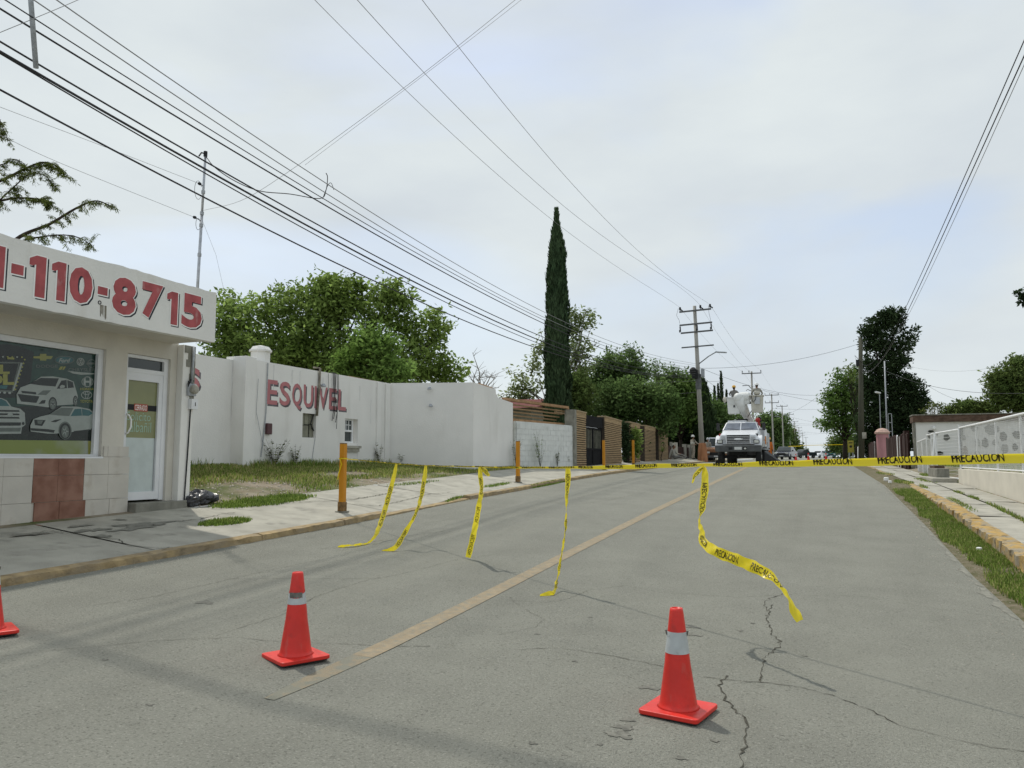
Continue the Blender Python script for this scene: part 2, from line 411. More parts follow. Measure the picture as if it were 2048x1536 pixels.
M['bumper'] = mat('bumper', (0.085, 0.09, 0.092), 0.55, 0.2, 4, spec=0.4)
M['tyre'] = mat('tyre', (0.022, 0.022, 0.022), 0.85, 0.25, 10)
M['rim'] = mat('rim', (0.40, 0.40, 0.38), 0.5, 0.1, 6, metal=0.5)
M['windscreen'] = mat('windscreen', (0.16, 0.18, 0.21), 0.06, 0.35, 1.2, spec=0.8)
M['chrome'] = mat('chrome', (0.70, 0.71, 0.72), 0.25, 0.05, 5, metal=0.9)
M['lamp_glass'] = mat('lamp_glass', (0.62, 0.63, 0.58), 0.15, 0.05, 6, spec=0.7)
M['orange'] = mat('orange', (0.62, 0.20, 0.02), 0.6, 0.1, 6)
M['red'] = mat('red', (0.40, 0.03, 0.025), 0.5, 0.1, 6)
M['brown_van'] = mat('brown_van', (0.22, 0.105, 0.05), 0.5, 0.15, 4, spec=0.4)
M['car_dark'] = mat('car_dark', (0.03, 0.036, 0.05), 0.25, 0.1, 3, spec=0.6, coat=0.6)
M['car_black'] = mat('car_black', (0.018, 0.02, 0.022), 0.3, 0.1, 3, spec=0.6, coat=0.5)
M['plate'] = mat('plate', (0.62, 0.63, 0.62), 0.5, 0.06, 20)
M['skin'] = mat('skin', (0.26, 0.14, 0.085), 0.6, 0.08, 20)
M['cloth_tan'] = mat('cloth_tan', (0.38, 0.345, 0.28), 0.95, 0.12, 9)
M['cloth_khaki'] = mat('cloth_khaki', (0.30, 0.29, 0.25), 0.95, 0.12, 9)
M['cloth_grey'] = mat('cloth_grey', (0.17, 0.165, 0.155), 0.95, 0.15, 9)
M['cloth_dark'] = mat('cloth_dark', (0.04, 0.045, 0.06), 0.95, 0.15, 9)
M['vest_orange'] = mat('vest_orange', (0.58, 0.15, 0.02), 0.9, 0.1, 9)
M['hat_white'] = mat('hat_white', (0.80, 0.80, 0.78), 0.4, 0.04, 9)
M['hat_yellow'] = mat('hat_yellow', (0.74, 0.43, 0.06), 0.4, 0.05, 9)
M['hair'] = mat('hair', (0.012, 0.01, 0.009), 0.8, 0.2, 9)
M['pole_wrap'] = mat('pole_wrap', (0.34, 0.155, 0.075), 0.95, 0.2, 5, 0.4, 25, stretch=(1, 1, 0.2))
M['bag'] = mat('bag', (0.018, 0.018, 0.022), 0.3, 0.4, 7, 0.6, 12, spec=0.6)
M['board_grey'] = mat('board_grey', (0.21, 0.21, 0.16), 0.9, 0.2, 5)
M['box_maroon'] = mat('box_maroon', (0.10, 0.045, 0.05), 0.6, 0.15, 5)
M['poster_green'] = mat('poster_green', (0.010, 0.036, 0.027), 0.15, 0.5, 9, col2=(0.018, 0.058, 0.040), spec=0.5)
M['poster_black'] = mat('poster_black', (0.010, 0.016, 0.013), 0.15, 0.3, 9, spec=0.5)
M['poster_white'] = mat('poster_white', (0.27, 0.30, 0.275), 0.15, 0.05, 12, spec=0.5)
M['poster_grey'] = mat('poster_grey', (0.095, 0.115, 0.10), 0.15, 0.1, 12, spec=0.5)
M['poster_yellow'] = mat('poster_yellow', (0.24, 0.24, 0.055), 0.15, 0.1, 12, spec=0.5)
M['poster_lime'] = mat('poster_lime', (0.19, 0.23, 0.055), 0.15, 0.3, 1.2, col2=(0.27, 0.30, 0.24), spec=0.5, lo=0.42, hi=0.58)
M['poster_teal'] = mat('poster_teal', (0.025, 0.10, 0.105), 0.15, 0.1, 12, spec=0.5)
M['door_olive'] = mat('door_olive', (0.215, 0.225, 0.095), 0.25, 0.06, 3, spec=0.6)
M['door_frost'] = mat('door_frost', (0.50, 0.56, 0.545), 0.3, 0.06, 5, spec=0.5)
M['chalk'] = mat('chalk', (0.34, 0.50, 0.40), 0.9, 0.1, 12)
M['sign_red'] = mat('sign_red', (0.38, 0.085, 0.05), 0.6, 0.06, 12)
M['stone'] = mat('stone', (0.40, 0.36, 0.30), 0.95, 0.25, 9)
M['paper'] = mat('paper', (0.82, 0.82, 0.80), 0.8, 0.04, 9)

# ------------------------------------------------------------------ lettering: flat outlines of the built-in font, cached per word
_text = {}
def text2d(word, bold=0.0, shear=0.0):
    k = (word, bold, shear)
    if k not in _text:
        cu = bpy.data.curves.new('lettering', 'FONT'); cu.body = word; cu.offset = bold; cu.resolution_u = 3; cu.shear = shear
        o = bpy.data.objects.new('lettering', cu); COL.objects.link(o)
        dg = bpy.context.evaluated_depsgraph_get(); dg.update()
        me = bpy.data.meshes.new_from_object(o.evaluated_get(dg))
        v = np.array([(p.co.x, p.co.y) for p in me.vertices]); f = [tuple(p.vertices) for p in me.polygons]
        bpy.data.objects.remove(o); bpy.data.curves.remove(cu); bpy.data.meshes.remove(me)
        lo, hi = v.min(0), v.max(0)
        _text[k] = ((v - lo) / (hi - lo), f, (hi - lo))
    return _text[k]
def put_text(mb, word, fn, m=0, bold=0.0, shear=0.0):
    """fn maps (0..1, 0..1) of the word's box to a point"""
    v, f, _ = text2d(word, bold, shear)
    mb.add([fn(a, b) for a, b in v], f, m)
def wall_text(mb, word, X, y0, y1, z0, z1, m=0, bold=0.0, shear=0.0):
    put_text(mb, word, lambda a, b: (X, y0 + (y1 - y0) * a, z0 + (z1 - z0) * b), m, bold, shear)

# ------------------------------------------------------------------ the ground: heights measured along the street
FAR = ([68, 84, 115, 165, 250, 400, 700, 1500], [1.58, 1.63, 1.76, 1.93, 2.30, 2.75, 3.3, 3.5])
def prof(ys, zs): return (np.array(list(ys) + FAR[0], float), np.array(list(zs) + FAR[1], float))
PL = prof([-20, 0, 5.8, 7.8, 12.2, 14, 17.5, 21, 25, 31, 40, 55], [0.10, .27, .38, .42, .53, .60, .73, .82, .96, 1.10, 1.23, 1.44])
PC = prof([-20, 0, 4.9, 6.2, 8.2, 11.5, 18, 26, 36, 40, 44, 55], [-.15, .00, .06, .08, .15, .28, .52, .77, 1.08, 1.20, 1.34, 1.48])
PR = prof([-20, 0, 10, 13, 18.4, 29, 46, 58], [-.25, -.10, -.02, .06, .37, .86, 1.15, 1.32])
PS = prof([-20, 0, 10, 13.8, 20.8, 31, 40, 58], [0, .05, .16, .33, .66, .90, 1.04, 1.30])
P14 = (np.array([-20, 5, 12, 15, 30, 40, 55, 68, 84, 115, 165, 250, 400, 700, 1500.]), np.array([.9, 1.0, 1.45, 1.57, 1.57, 1.60, 1.80, 1.9, 1.9, 1.98, 2.1, 2.4, 2.8, 3.3, 3.5]))
def pv(p, y): return np.interp(y, *p)
def G(x, y):
    """height of the ground"""
    l = pv(PL, y)
    if x < -8.2:
        r = min(1, max(0, (y - 13.3) / .7)) * min(1, max(0, (17.2 - y) / .7))
        xs = [-14, -10.8, -9.3, -8.36]; zs = [pv(P14, y), l + .36, l + .18 - .02 * r, l + .078 - .055 * r]
    elif x <= 2.0:
        xs = [-8.2, -3.7, 2.0]; zs = [l, pv(PC, y), pv(PR, y)]
    elif x <= 2.66:
        r = pv(PR, y); xs = [2.0, 2.66]; zs = [r, r + .04]
    else:
        s = pv(PS, y); xs = [2.66, 4.45]; zs = [s, s]
    return float(np.interp(x, xs, zs))

YS = sorted(set([round(float(v), 2) for p_ in (PL, PC, PR, PS, P14) for v in p_[0]] + [round(v, 2) for v in np.arange(-12, 62, .5)] + list(range(62, 120, 4)) + [120, 140, 165, 200, 250, 320, 400, 550, 700, 1000, 1500]))
def sheet(name, xs, ys, m, kind='structure', dz=0.0, hf=G, parent=None, jitter=0.0):
    vs = []; fs = []; nx = len(xs)
    for y in ys:
        for x in xs:
            vs.append((x, y, hf(x, y) + dz + (random.uniform(-jitter, jitter) if jitter else 0)))
    for j in range(len(ys) - 1):
        for i in range(nx - 1):
            fs.append((j * nx + i, j * nx + i + 1, (j + 1) * nx + i + 1, (j + 1) * nx + i))
    mb = MB(); mb.add(vs, fs)
    o = mb.build(name, m, parent, smooth=True)
    if kind: o['kind'] = kind
    return o

road = sheet('road', list(np.linspace(-8.2, -3.7, 11)) + list(np.linspace(-3.7, 2.0, 13))[1:], YS, M['asphalt'])
left_ground = sheet('ground', [-900, -300, -120, -60, -30, -22, -18, -16, -14, -13, -12, -11.4, -10.8], YS, M['soil'], hf=lambda x, y: G(max(x, -14), y))
verge = sheet('verge', [2.0, 2.2, 2.4, 2.66], YS, M['verge_soil'])

def sheet_patch(mb, pts, dz=0.005, m=0, n=1):
    mb.add([(x, y, G(x, y) + dz) for x, y in pts], [tuple(range(len(pts)))], m)

def ground_hit(u, v, z0=0.3):
    p = None; z = z0
    for _ in range(40):
        r = ray(u, v); p = EYE_P + r * ((z - EYE) / r.z); z = 0.5 * z + 0.5 * G(p.x, p.y)
    return p
def strip(mb, pts, ws, dz=0.006, m=0, sub=0.35):
    """a thin sheet along a path on the road; widths per point"""
    P = []; Wd = []
    for (a, b), wa, wb in zip(zip(pts[:-1], pts[1:]), ws[:-1], ws[1:]):
        d = (Vector(b) - Vector(a)).length; k = max(1, int(d / sub))
        for i in range(k): P.append(Vector(a).lerp(Vector(b), i / k)); Wd.append(wa + (wb - wa) * i / k)
    P.append(Vector(pts[-1])); Wd.append(ws[-1])
    vs = []
    for i, p in enumerate(P):
        d = (P[min(i + 1, len(P) - 1)] - P[max(i - 1, 0)]); d = Vector((d.x, d.y, 0)).normalized(); nn = Vector((-d.y, d.x, 0))
        for s in (-1, 1):
            q = p + nn * s * Wd[i] / 2; vs.append((q.x, q.y, G(min(2.0, max(-8.2, q.x)), q.y) + dz))
    mb.add(vs, [(2 * i, 2 * i + 1, 2 * i + 3, 2 * i + 2) for i in range(len(P) - 1)], m)

# centre line, worn
mb = MB(); cl = []
for y in np.arange(5.8, 46, .5): cl.append((-3.68, float(y)))
strip(mb, [(x, y, 0) for x, y in cl], [.20] * len(cl), dz=.005)
mb.build('centre_line', M['road_paint'], road)

# the paint wears away at its near end
mb = MB(); strip(mb, [(-3.68, y, 0) for y in (4.6, 4.85, 5.1, 5.45, 5.8)], [.09, .13, .17, .19, .20], dz=.004)
mb.build('worn_paint', M['road_paint_worn'], road)
# cracks: ragged open seams
def crack(px, w, m, jag=.03, name='crack', dz=.0045):
    pts = [ground_hit(u, v) for u, v in px]; out = []; ws = []
    for a, b in zip(pts[:-1], pts[1:]):
        k = max(2, int((b - a).length / .05))
        for i in range(k):
            p = a.lerp(b, i / k); out.append((p.x + random.gauss(0, jag), p.y + random.gauss(0, jag), 0)); ws.append(.6 * w * random.uniform(.15, 1.5))
    out.append(tuple(pts[-1])); ws.append(w)
    mb = MB(); strip(mb, out, ws, dz=dz, sub=9); mb.build(name, m, road)
crack([(1480, 1540), (1492, 1470), (1498, 1447), (1470, 1420), (1452, 1395), (1440, 1380), (1445, 1363), (1455, 1352)], .022, M['crack'], .012)
crack([(1522, 1366), (1524, 1330), (1530, 1312), (1562, 1290), (1545, 1268), (1532, 1240), (1540, 1222), (1545, 1210)], .020, M['crack'], .013)
crack([(1408, 1354), (1455, 1360), (1522, 1366), (1560, 1370), (1600, 1375), (1660, 1390), (1720, 1412), (1800, 1452), (1845, 1464), (1920, 1482), (2070, 1508)], .013, M['crack'], .009)
crack([(1030, 1300), (1110, 1297), (1160, 1302), (1230, 1313), (1300, 1328), (1325, 1333)], .010, M['crack'], .008)
crack([(1535, 1222), (1528, 1205), (1545, 1195), (1565, 1188)], .014, M['crack'], .012)
crack([(380, 1280), (470, 1275), (540, 1282), (640, 1287), (720, 1290), (860, 1293)], .009, M['crack'], .007)
crack([(0, 1313), (120, 1300), (280, 1285), (420, 1275)], .007, M['crack_fine'], .007)
crack([(430, 1272), (500, 1250), (560, 1232), (640, 1190), (720, 1165), (760, 1155)], .007, M['crack_fine'], .007)
crack([(450, 1158), (560, 1157), (700, 1158), (760, 1157), (830, 1142), (920, 1118), (1000, 1108)], .008, M['crack_fine'], .007)
crack([(170, 1213), (300, 1195), (420, 1168), (520, 1145), (640, 1120)], .008, M['crack_fine'], .008)
crack([(1000, 1270), (1070, 1255), (1088, 1240), (1060, 1225), (1030, 1205), (1020, 1195)], .006, M['crack_fine'], .008)
crack([(1010, 1200), (1090, 1205), (1130, 1200), (1180, 1180), (1250, 1172), (1320, 1185), (1480, 1195), (1560, 1190), (1720, 1193), (1900, 1222), (2000, 1235)], .007, M['crack_fine'], .006)
crack([(560, 1225), (620, 1200), (700, 1168)], .005, M['crack_fine'], .006)
crack([(1640, 1070), (1720, 1075), (1850, 1085)], .006, M['crack_fine'], .007)
crack([(1650, 1190), (1760, 1195), (1840, 1205)], .005, M['crack_fine'], .006)
crack([(760, 1060), (840, 1048), (930, 1035), (1010, 1030)], .006, M['crack_fine'], .006)
crack([(640, 1098), (740, 1085), (830, 1070), (890, 1062)], .012, M['crack_fine'], .008)
crack([(1150, 1010), (1220, 1000), (1290, 985)], .012, M['crack_fine'], .01)
# pale dust gathered along the broken edge of the asphalt
for k in range(46):
    y = 6.2 + k * .55 + random.uniform(-.2, .2); L_ = random.uniform(.3, .9); w_ = random.uniform(.04, .13); mb = MB(); pts = []
    for i in range(7): pts.append((1.985 - random.uniform(0, .03), y + L_ * i / 6))
    for i in range(7): pts.append((1.985 - .02 - w_ * math.sin(math.pi * (6 - i + .35) / 6.7) * random.uniform(.6, 1.2), y + L_ * (6 - i) / 6))
    sheet_patch(mb, pts, .004); mb.build('dust_patch', M['dust'], road)
# oil drips, dark tyre smears and pale dust
def blot(px, r, m, name, k=1, ax=1.0):
    p = ground_hit(*px); mb = MB(); n = 18; ph = [random.uniform(0, 6.3) for _ in range(3)]
    pts = []
    for i in range(n):
        a = 2 * math.pi * i / n
        q = r * (1 + .28 * math.sin(3 * a + ph[0]) + .2 * math.sin(5 * a + ph[1]) + .12 * math.sin(9 * a + ph[2]))
        pts.append((p.x + q * math.cos(a) * ax, p.y + q * math.sin(a)))
    sheet_patch(mb, pts, .0038)
    mb.build(name, m, road)
for (u, v, r) in [(1248, 1455, .05), (1240, 1470, .06), (1255, 1440, .035), (1430, 1482, .022), (1065, 1487, .02), (1362, 1517, .025), (1505, 1247, .02), (1480, 1262, .02),
                  (1300, 1375, .06), (1385, 1254, .05), (1075, 1268, .02), (1150, 1323, .02), (1200, 1490, .015), (1180, 1235, .018), (1610, 1312, .02), (1390, 1270, .05), (410, 1205, .07), (210, 1320, .02), (300, 1410, .02)]:
    blot((u, v), r, M['oil'], 'oil_spot', ax=1.3)

# kerbs: separate cast stones
sidewalk = sheet('sidewalk', [-10.8, -10.2, -9.6, -9.0, -8.40], [y for y in YS if 4.8 <= y <= 120], M['concrete'], dz=-.03)
def kerb_stone(x0, x1, y0, y1, h0, h1, zf, m, name='kerb_stone', parent=None, rough=.012):
    nx = 4; ny = max(3, int((y1 - y0) / .16)); vs = []; prof_ = [(x0, -.35, 0), (x0, None, 0), ((x0 * .5 + x1 * .5), None, .004), (x1, None, -.012), (x1 + .012 * (1 if x1 > x0 else -1), -.35, 0)]
    for j in range(ny + 1):
        y = y0 + (y1 - y0) * j / ny; h = h0 + (h1 - h0) * j / ny
        for i, (x, z, dz) in enumerate(prof_):
            zz = zf(y) + (z if z is not None else h + dz)
            jt = random.gauss(0, rough) if 0 < i else 0
            vs.append((x + (jt if i == 3 else 0), y, zz + (jt if i in (2, 3) else 0)))
    n = len(prof_); fs = []
    for j in range(ny):
        for i in range(n - 1): fs.append((j * n + i, j * n + i + 1, (j + 1) * n + i + 1, (j + 1) * n + i))
    fs += [tuple(range(n)), tuple((ny * n + i) for i in range(n - 1, -1, -1))]
    mb = MB(); mb.add(vs, fs); return mb.build(name, m, parent)
zl = lambda y: pv(PL, y)
y = 5.72
while y < 84:
    L = random.uniform(1.5, 2.6) if y < 30 else 3.5
    y1 = min(y + L, 13.7) if y < 13.7 else y + L
    ramp = 13.69 <= y < 16.8
    if y < 13.7 or not ramp:
        h0 = .100 + random.uniform(-.006, .006)
        kerb_stone(-8.40, -8.2, y, y1 - .006, h0, h0 + random.uniform(-.004, .004), zl, M['kerb_left'], parent=sidewalk, rough=.007 if y < 30 else .003)
    else:
        kerb_stone(-8.40, -8.2, y, y1 - .012, .038, .038, zl, M['kerb_left'], parent=sidewalk, rough=.006)
    y = y1
# broken lump at the near end of the kerb
mb = MB()
for k in range(14):
    x = -8.4 + random.gauss(0, .12); yy = 5.55 + random.gauss(0, .12); r = random.uniform(.03, .085)
    mb.ball((x, yy, zl(yy) + r * .5), r, r * random.uniform(.7, 1.3), r * .8, 6)
o = mb.build('broken_concrete', M['concrete_grey'], sidewalk); o['kind'] = 'stuff'
# left pavement: cast slabs, cracked
for i, y in enumerate(np.arange(5.0, 62, 3.1)):
    y0, y1 = float(y), float(y) + 3.085
    xs = [-8.41, -9.2, -9.8, -10.4, -10.8] if (y0 > 7) else [-8.41, -9.2, -9.8, -10.4, -11.0]
    ny = 7; vs = []; fs = []; dz = random.uniform(-.006, .008)
    for j in range(ny):
        yy = y0 + (y1 - y0) * j / (ny - 1)
        vs.append((-8.404, yy, G(-8.41, yy) - .09))
        for x in xs: vs.append((x, yy, G(x, yy) + (dz if x < -8.6 else .002)))
    nx = len(xs) + 1
    for j in range(ny - 1):
        for k in range(nx - 1): fs.append((j * nx + k + 1, j * nx + k, (j + 1) * nx + k, (j + 1) * nx + k + 1))
    mb = MB(); mb.add(vs, fs); mb.build('slab', M['concrete'], sidewalk)
def path_crack(px, w, m, parent, X=None):
    pts = []
    for u, v in px:
        z = .7; p = None
        for _ in range(60):
            r = ray(u, v); p = EYE_P + r * ((z - EYE) / r.z); z = .5 * z + .5 * G(p.x, p.y)
        pts.append(p)
    P = []; ws = []
    for a, b in zip(pts[:-1], pts[1:]):
        k = max(2, int((b - a).length / .06))
        for i in range(k):
            p = a.lerp(b, i / k); P.append(p + Vector((random.gauss(0, .015), random.gauss(0, .015), 0))); ws.append(.55 * w * random.uniform(.3, 1.5))
    P.append(pts[-1]); ws.append(w); vs = []
    for i, p in enumerate(P):
        d = P[min(i + 1, len(P) - 1)] - P[max(0, i - 1)]; nn = Vector((-d.y, d.x, 0)).normalized()
        for s in (-1, 1):
            q = p + nn * s * ws[i] / 2; vs.append((q.x, q.y, G(q.x, q.y) + .012))
    mb = MB(); mb.add(vs, [(2 * i, 2 * i + 1, 2 * i + 3, 2 * i + 2) for i in range(len(P) - 1)])
    mb.build('pavement_crack', m, parent)
path_crack([(0, 1072), (60, 1068), (100, 1062), (180, 1074), (235, 1080), (255, 1092), (330, 1098), (420, 1090)], .03, M['crack_fine'], sidewalk)
path_crack([(340, 1045), (400, 1040), (440, 1030), (470, 1026)], .03, M['crack_fine'], sidewalk)
path_crack([(420, 1000), (520, 1010), (640, 1003), (700, 1000), (790, 985)], .05, M['crack_fine'], sidewalk)
path_crack([(690, 1008), (760, 1012), (850, 990), (900, 986)], .03, M['crack_fine'], sidewalk)
def wet(px, r, ax):
    z = .75
    for _ in range(60):
        rr = ray(*px); p = EYE_P + rr * ((z - EYE) / rr.z); z = .5 * z + .5 * G(p.x, p.y)
    pts = []; ph = [random.uniform(0, 6) for _ in range(3)]
    for i in range(22):
        a = 2 * math.pi * i / 22; q = r * (1 + .4 * math.sin(2 * a + ph[0]) + .3 * math.sin(5 * a + ph[1]) + .2 * math.sin(7 * a + ph[2]))
        x, yy = p.x + q * math.cos(a), p.y + ax * q * math.sin(a); pts.append((x, yy, G(x, yy) + .017))
    mb = MB(); mb.add(pts, [tuple(range(22))]); mb.build('damp_patch', M['damp'], sidewalk)
for a in [((290, 1050), .16, 2.2), ((270, 1058), .12, 2.5), ((185, 1062), .10, 2.2), ((160, 1054), .07, 2.0), ((60, 1070), .08, 2.6), ((240, 1041), .05, 2), ((205, 1074), .07, 2)]: wet(*a)

# right pavement: two rows of slabs over soil, with grown-over joints
right_walk = sheet('right_sidewalk', [2.66, 3.2, 3.8, 4.47], [y for y in YS if y <= 130], M['verge_soil'], dz=-.02)
zr = lambda y: pv(PS, y)
for r_, (xa, xb) in enumerate([(2.98, 3.66), (3.72, 4.46)]):
    y = 6.0 + r_ * .9
    while y < 60:
        L = random.uniform(2.3, 2.8); dz = random.uniform(-.008, .012); tl = random.uniform(-.01, .01)
        vs = []; fs = []; ny = 5
        for j in range(ny):
            yy = y + (L - .05) * j / (ny - 1)
            for i, x in enumerate([xa, (xa + xb) / 2, xb]): vs.append((x, yy, zr(yy) + dz + tl * (i - 1) + .012))
        for j in range(ny - 1):
            for k in range(2): fs.append((j * 3 + k, j * 3 + k + 1, (j + 1) * 3 + k + 1, (j + 1) * 3 + k))
        mb = MB(); mb.add(vs, fs); mb.build('slab', M['concrete'], right_walk); y += L
y = 6.0
while y < 60:
    L = random.uniform(1.2, 2.2)
    if not (31.5 < y < 37.5): kerb_stone(2.98, 2.68, y, y + L - random.uniform(.01, .05), .02 + random.uniform(-.012, .012), .02 + random.uniform(-.012, .012), zr, M['kerb'], parent=right_walk, rough=.018 if y < 25 else .006)
    y += L
right_ground = sheet('ground', [4.47, 6, 9, 14, 20, 40, 80, 200, 900], YS, M['soil'], hf=lambda x, y: G(4.46, y) if x < 4.6 else max(G(4.46, y), 1.42) if 14 < y < 70 else G(4.46, y))

# ------------------------------------------------------------------ grass
def blades(name, pts, h0, h1, w, m, parent=None, dry=None, lean=.5):
    """pts: n x 3 roots; every blade one bent triangle pair"""
    n = len(pts); h = rng.uniform(h0, h1, n); a = rng.uniform(0, 6.283, n); ln = rng.uniform(.05, lean, n) * h
    b = rng.uniform(0, 6.283, n); wv = w * rng.uniform(.6, 1.3, n)
    wx, wy = np.cos(a) * wv / 2, np.sin(a) * wv / 2
    P = np.asarray(pts)
    v0 = P + np.stack([-wx, -wy, 0 * wx], 1); v1 = P + np.stack([wx, wy, 0 * wx], 1)
    mid = P + np.stack([np.cos(b) * ln * .35, np.sin(b) * ln * .35, h * .6], 1)
    v2 = mid + np.stack([wx * .7, wy * .7, 0 * wx], 1); v3 = mid + np.stack([-wx * .7, -wy * .7, 0 * wx], 1)
    v4 = P + np.stack([np.cos(b) * ln, np.sin(b) * ln, h], 1)
    V = np.stack([v0, v1, v2, v3, v4], 1).reshape(-1, 3)
    i0 = np.arange(n) * 5
    F = np.concatenate([np.stack([i0, i0 + 1, i0 + 2], 1), np.stack([i0, i0 + 2, i0 + 3], 1), np.stack([i0 + 3, i0 + 2, i0 + 4], 1)])
    mi = None
    if isinstance(m, (list, tuple)):
        pick = rng.choice(len(m), n, p=dry); mi = np.concatenate([pick, pick, pick])
    o = np_mesh(name, V, F, m, parent, mat_idx=mi); o['kind'] = 'stuff'
    return o
def vnoise(x, y, s, seed=0):
    r = np.random.default_rng(seed).random((64, 64)); fx, fy = x * s, y * s
    ix, iy = np.floor(fx).astype(int), np.floor(fy).astype(int); tx, ty = fx - ix, fy - iy
    tx, ty = tx * tx * (3 - 2 * tx), ty * ty * (3 - 2 * ty)
    g = lambda a, b: r[a % 64, b % 64]
    return (g(ix, iy) * (1 - tx) + g(ix + 1, iy) * tx) * (1 - ty) + (g(ix, iy + 1) * (1 - tx) + g(ix + 1, iy + 1) * tx) * ty
Gv = np.vectorize(G)
def scatter(n, x0, x1, y0, y1, keep):
    x, y = rng.uniform(x0, x1, n), rng.uniform(y0, y1, n); k = keep(x, y) > rng.random(n); x, y = x[k], y[k]
    return np.stack([x, y, Gv(x, y)], 1)
# the vacant lot: thick by the wall, bare earth towards the pavement
def lot(x, y):
    t = np.clip((-11.25 - x) / 0.9, 0, 1)
    nn = vnoise(x, y, .55, 1) * .6 + vnoise(x, y, 1.7, 2) * .4
    edge = np.clip((nn - .32 + t * .35) * 5, 0, 1)
    bare = 1.1 * np.exp(-(((x + 11.6) / .85) ** 2 + ((y - 13.4) / 2.2) ** 2)) + .95 * np.exp(-(((x + 12.3) / .5) ** 2 + ((y - 18.4) / 1.6) ** 2)) + .8 * np.exp(-(((x + 11.3) / .5) ** 2 + ((y - 21.5) / 2.5) ** 2))
    return edge * np.clip(1 - 1.35 * bare, 0, 1) * np.where(x > -11.2, .45, 1)
P = scatter(90000, -14.2, -10.85, 11.5, 30.5, lot)
blades('grass', P, .03, .10, .02, [M['grass'], M['grass_dry'], M['grass_dark']], dry=[.48, .40, .12])
P = scatter(9000, -14.15, -13.55, 13, 30, lambda x, y: vnoise(x, y, .9, 5) * 1.4 - .2)
blades('tall_grass', P, .10, .25, .016, [M['grass_dark'], M['grass_dry'], M['grass']], dry=[.45, .25, .30])
def ell(cx, cy, rx, ry): return lambda x, y: np.clip(2.2 * (1 - ((x - cx) / rx) ** 2 - ((y - cy) / ry) ** 2) + .7 * (vnoise(x, y, 3, 4) - .5), 0, 1)
P = np.concatenate([scatter(9000, -9.75, -9.0, 9.6, 11.5, ell(-9.38, 10.5, .24, .62)), scatter(15000, -11.0, -9.8, 11.0, 15.0, ell(-10.55, 12.9, .42, 1.6)),
                    scatter(3500, -9.2, -8.4, 19.5, 23.5, ell(-8.95, 21.2, .14, 1.2)), scatter(2500, -8.75, -8.1, 15.5, 18.2, ell(-8.3, 17.1, .10, .6)),
                    scatter(3500, -8.4, -8.0, 21.5, 26.5, ell(-8.17, 23.8, .09, 2.0)), scatter(2000, -10.6, -9.9, 16.5, 21, ell(-10.4, 18.8, .16, 1.6))])
blades('grass_patch', P, .02, .07, .016, [M['grass_dark'], M['grass']], dry=[.6, .4])
def vg(x, y):
    w = np.clip((x - 2.0 - .22 * vnoise(x, y, 1.1, 7) * 1.25 + .06 - np.clip((10.5 - y) * .03, 0, .3)) * 7, 0, 1)
    return w * np.clip(vnoise(x, y, 1.5, 8) * 2.4 - .25, .12, 1) * np.clip((27.5 - y) / 2.5, 0, 1)
P = scatter(75000, 2.02, 2.655, 6.5, 28, vg)
blades('verge_grass', P, .025, .085, .013, [M['grass'], M['grass_dark'], M['grass_dry']], dry=[.45, .40, .15])
P = np.concatenate([scatter(9000, 3.60, 3.80, 8, 26, lambda x, y: np.clip(vnoise(x, y, .9, 9) * 3 - 1.0, 0, 1) * np.exp(-((x - 3.69) / .05) ** 2)),
                    scatter(5000, 2.98, 3.16, 8, 30, lambda x, y: np.clip(vnoise(x, y, .5, 10) * 5 - 3.1, 0, 1)),
                    scatter(5000, 2.2, 3.2, 29, 34, ell(2.75, 31.0, .32, 1.6)), scatter(5000, 3.2, 4.4, 29, 40, ell(3.7, 33, .35, 2.4)),
                    scatter(5000, 4.0, 4.47, 33.5, 42, ell(4.3, 37.6, .2, 3.0)), scatter(2500, 2.3, 3.3, 36, 44, ell(2.8, 40, .4, 2.2))])
blades('joint_grass', P, .02, .09, .016, [M['grass_dark'], M['grass'], M['grass_dry']], dry=[.45, .35, .20])
x, y = rng.uniform(4.7, 16, 16000), rng.uniform(20, 47.5, 16000)
P = np.stack([x, y, np.full(16000, 1.42)], 1)
blades('yard_grass', P, .05, .22, .03, [M['grass'], M['grass_dry']], dry=[.6, .4])
# rubble and litter on the bare earth, grit along the road edges
def pebbles(name, pts, r0, r1, m):
    base = np.array([[1, 0, 0], [-1, 0, 0], [0, 1, 0], [0, -1, 0], [0, 0, 1], [0, 0, -1]], float)
    tri = np.array([[0, 2, 4], [2, 1, 4], [1, 3, 4], [3, 0, 4], [2, 0, 5], [1, 2, 5], [3, 1, 5], [0, 3, 5]])
    n = len(pts); r = rng.uniform(r0, r1, n) ** 1.0
    V = base[None] * (r[:, None, None] * rng.uniform(.5, 1.3, (n, 6, 1))) * np.array([1, 1, .6]) + pts[:, None, :]
    F = (tri[None] + (np.arange(n) * 6)[:, None, None]).reshape(-1, 3)
    o = np_mesh(name, V.reshape(-1, 3), F, m); o['kind'] = 'stuff'; return o
P = np.concatenate([scatter(900, -12.9, -10.7, 11.4, 15.5, lambda x, y: .6 * (1 - lot(x, y))), scatter(500, -12.9, -10.7, 16, 20, lambda x, y: .6 * (1 - lot(x, y)))])
pebbles('rubble', P, .01, .05, M['stone'])
P = np.concatenate([scatter(2600, -8.18, -7.2, 5.5, 24, lambda x, y: np.exp(-(x + 8.2) / .35)), scatter(3400, 1.2, 2.3, 6, 30, lambda x, y: np.exp(-np.abs(x - 2.0) / .22))])
pebbles('grit', P, .004, .014, M['stone'])
mb = MB()
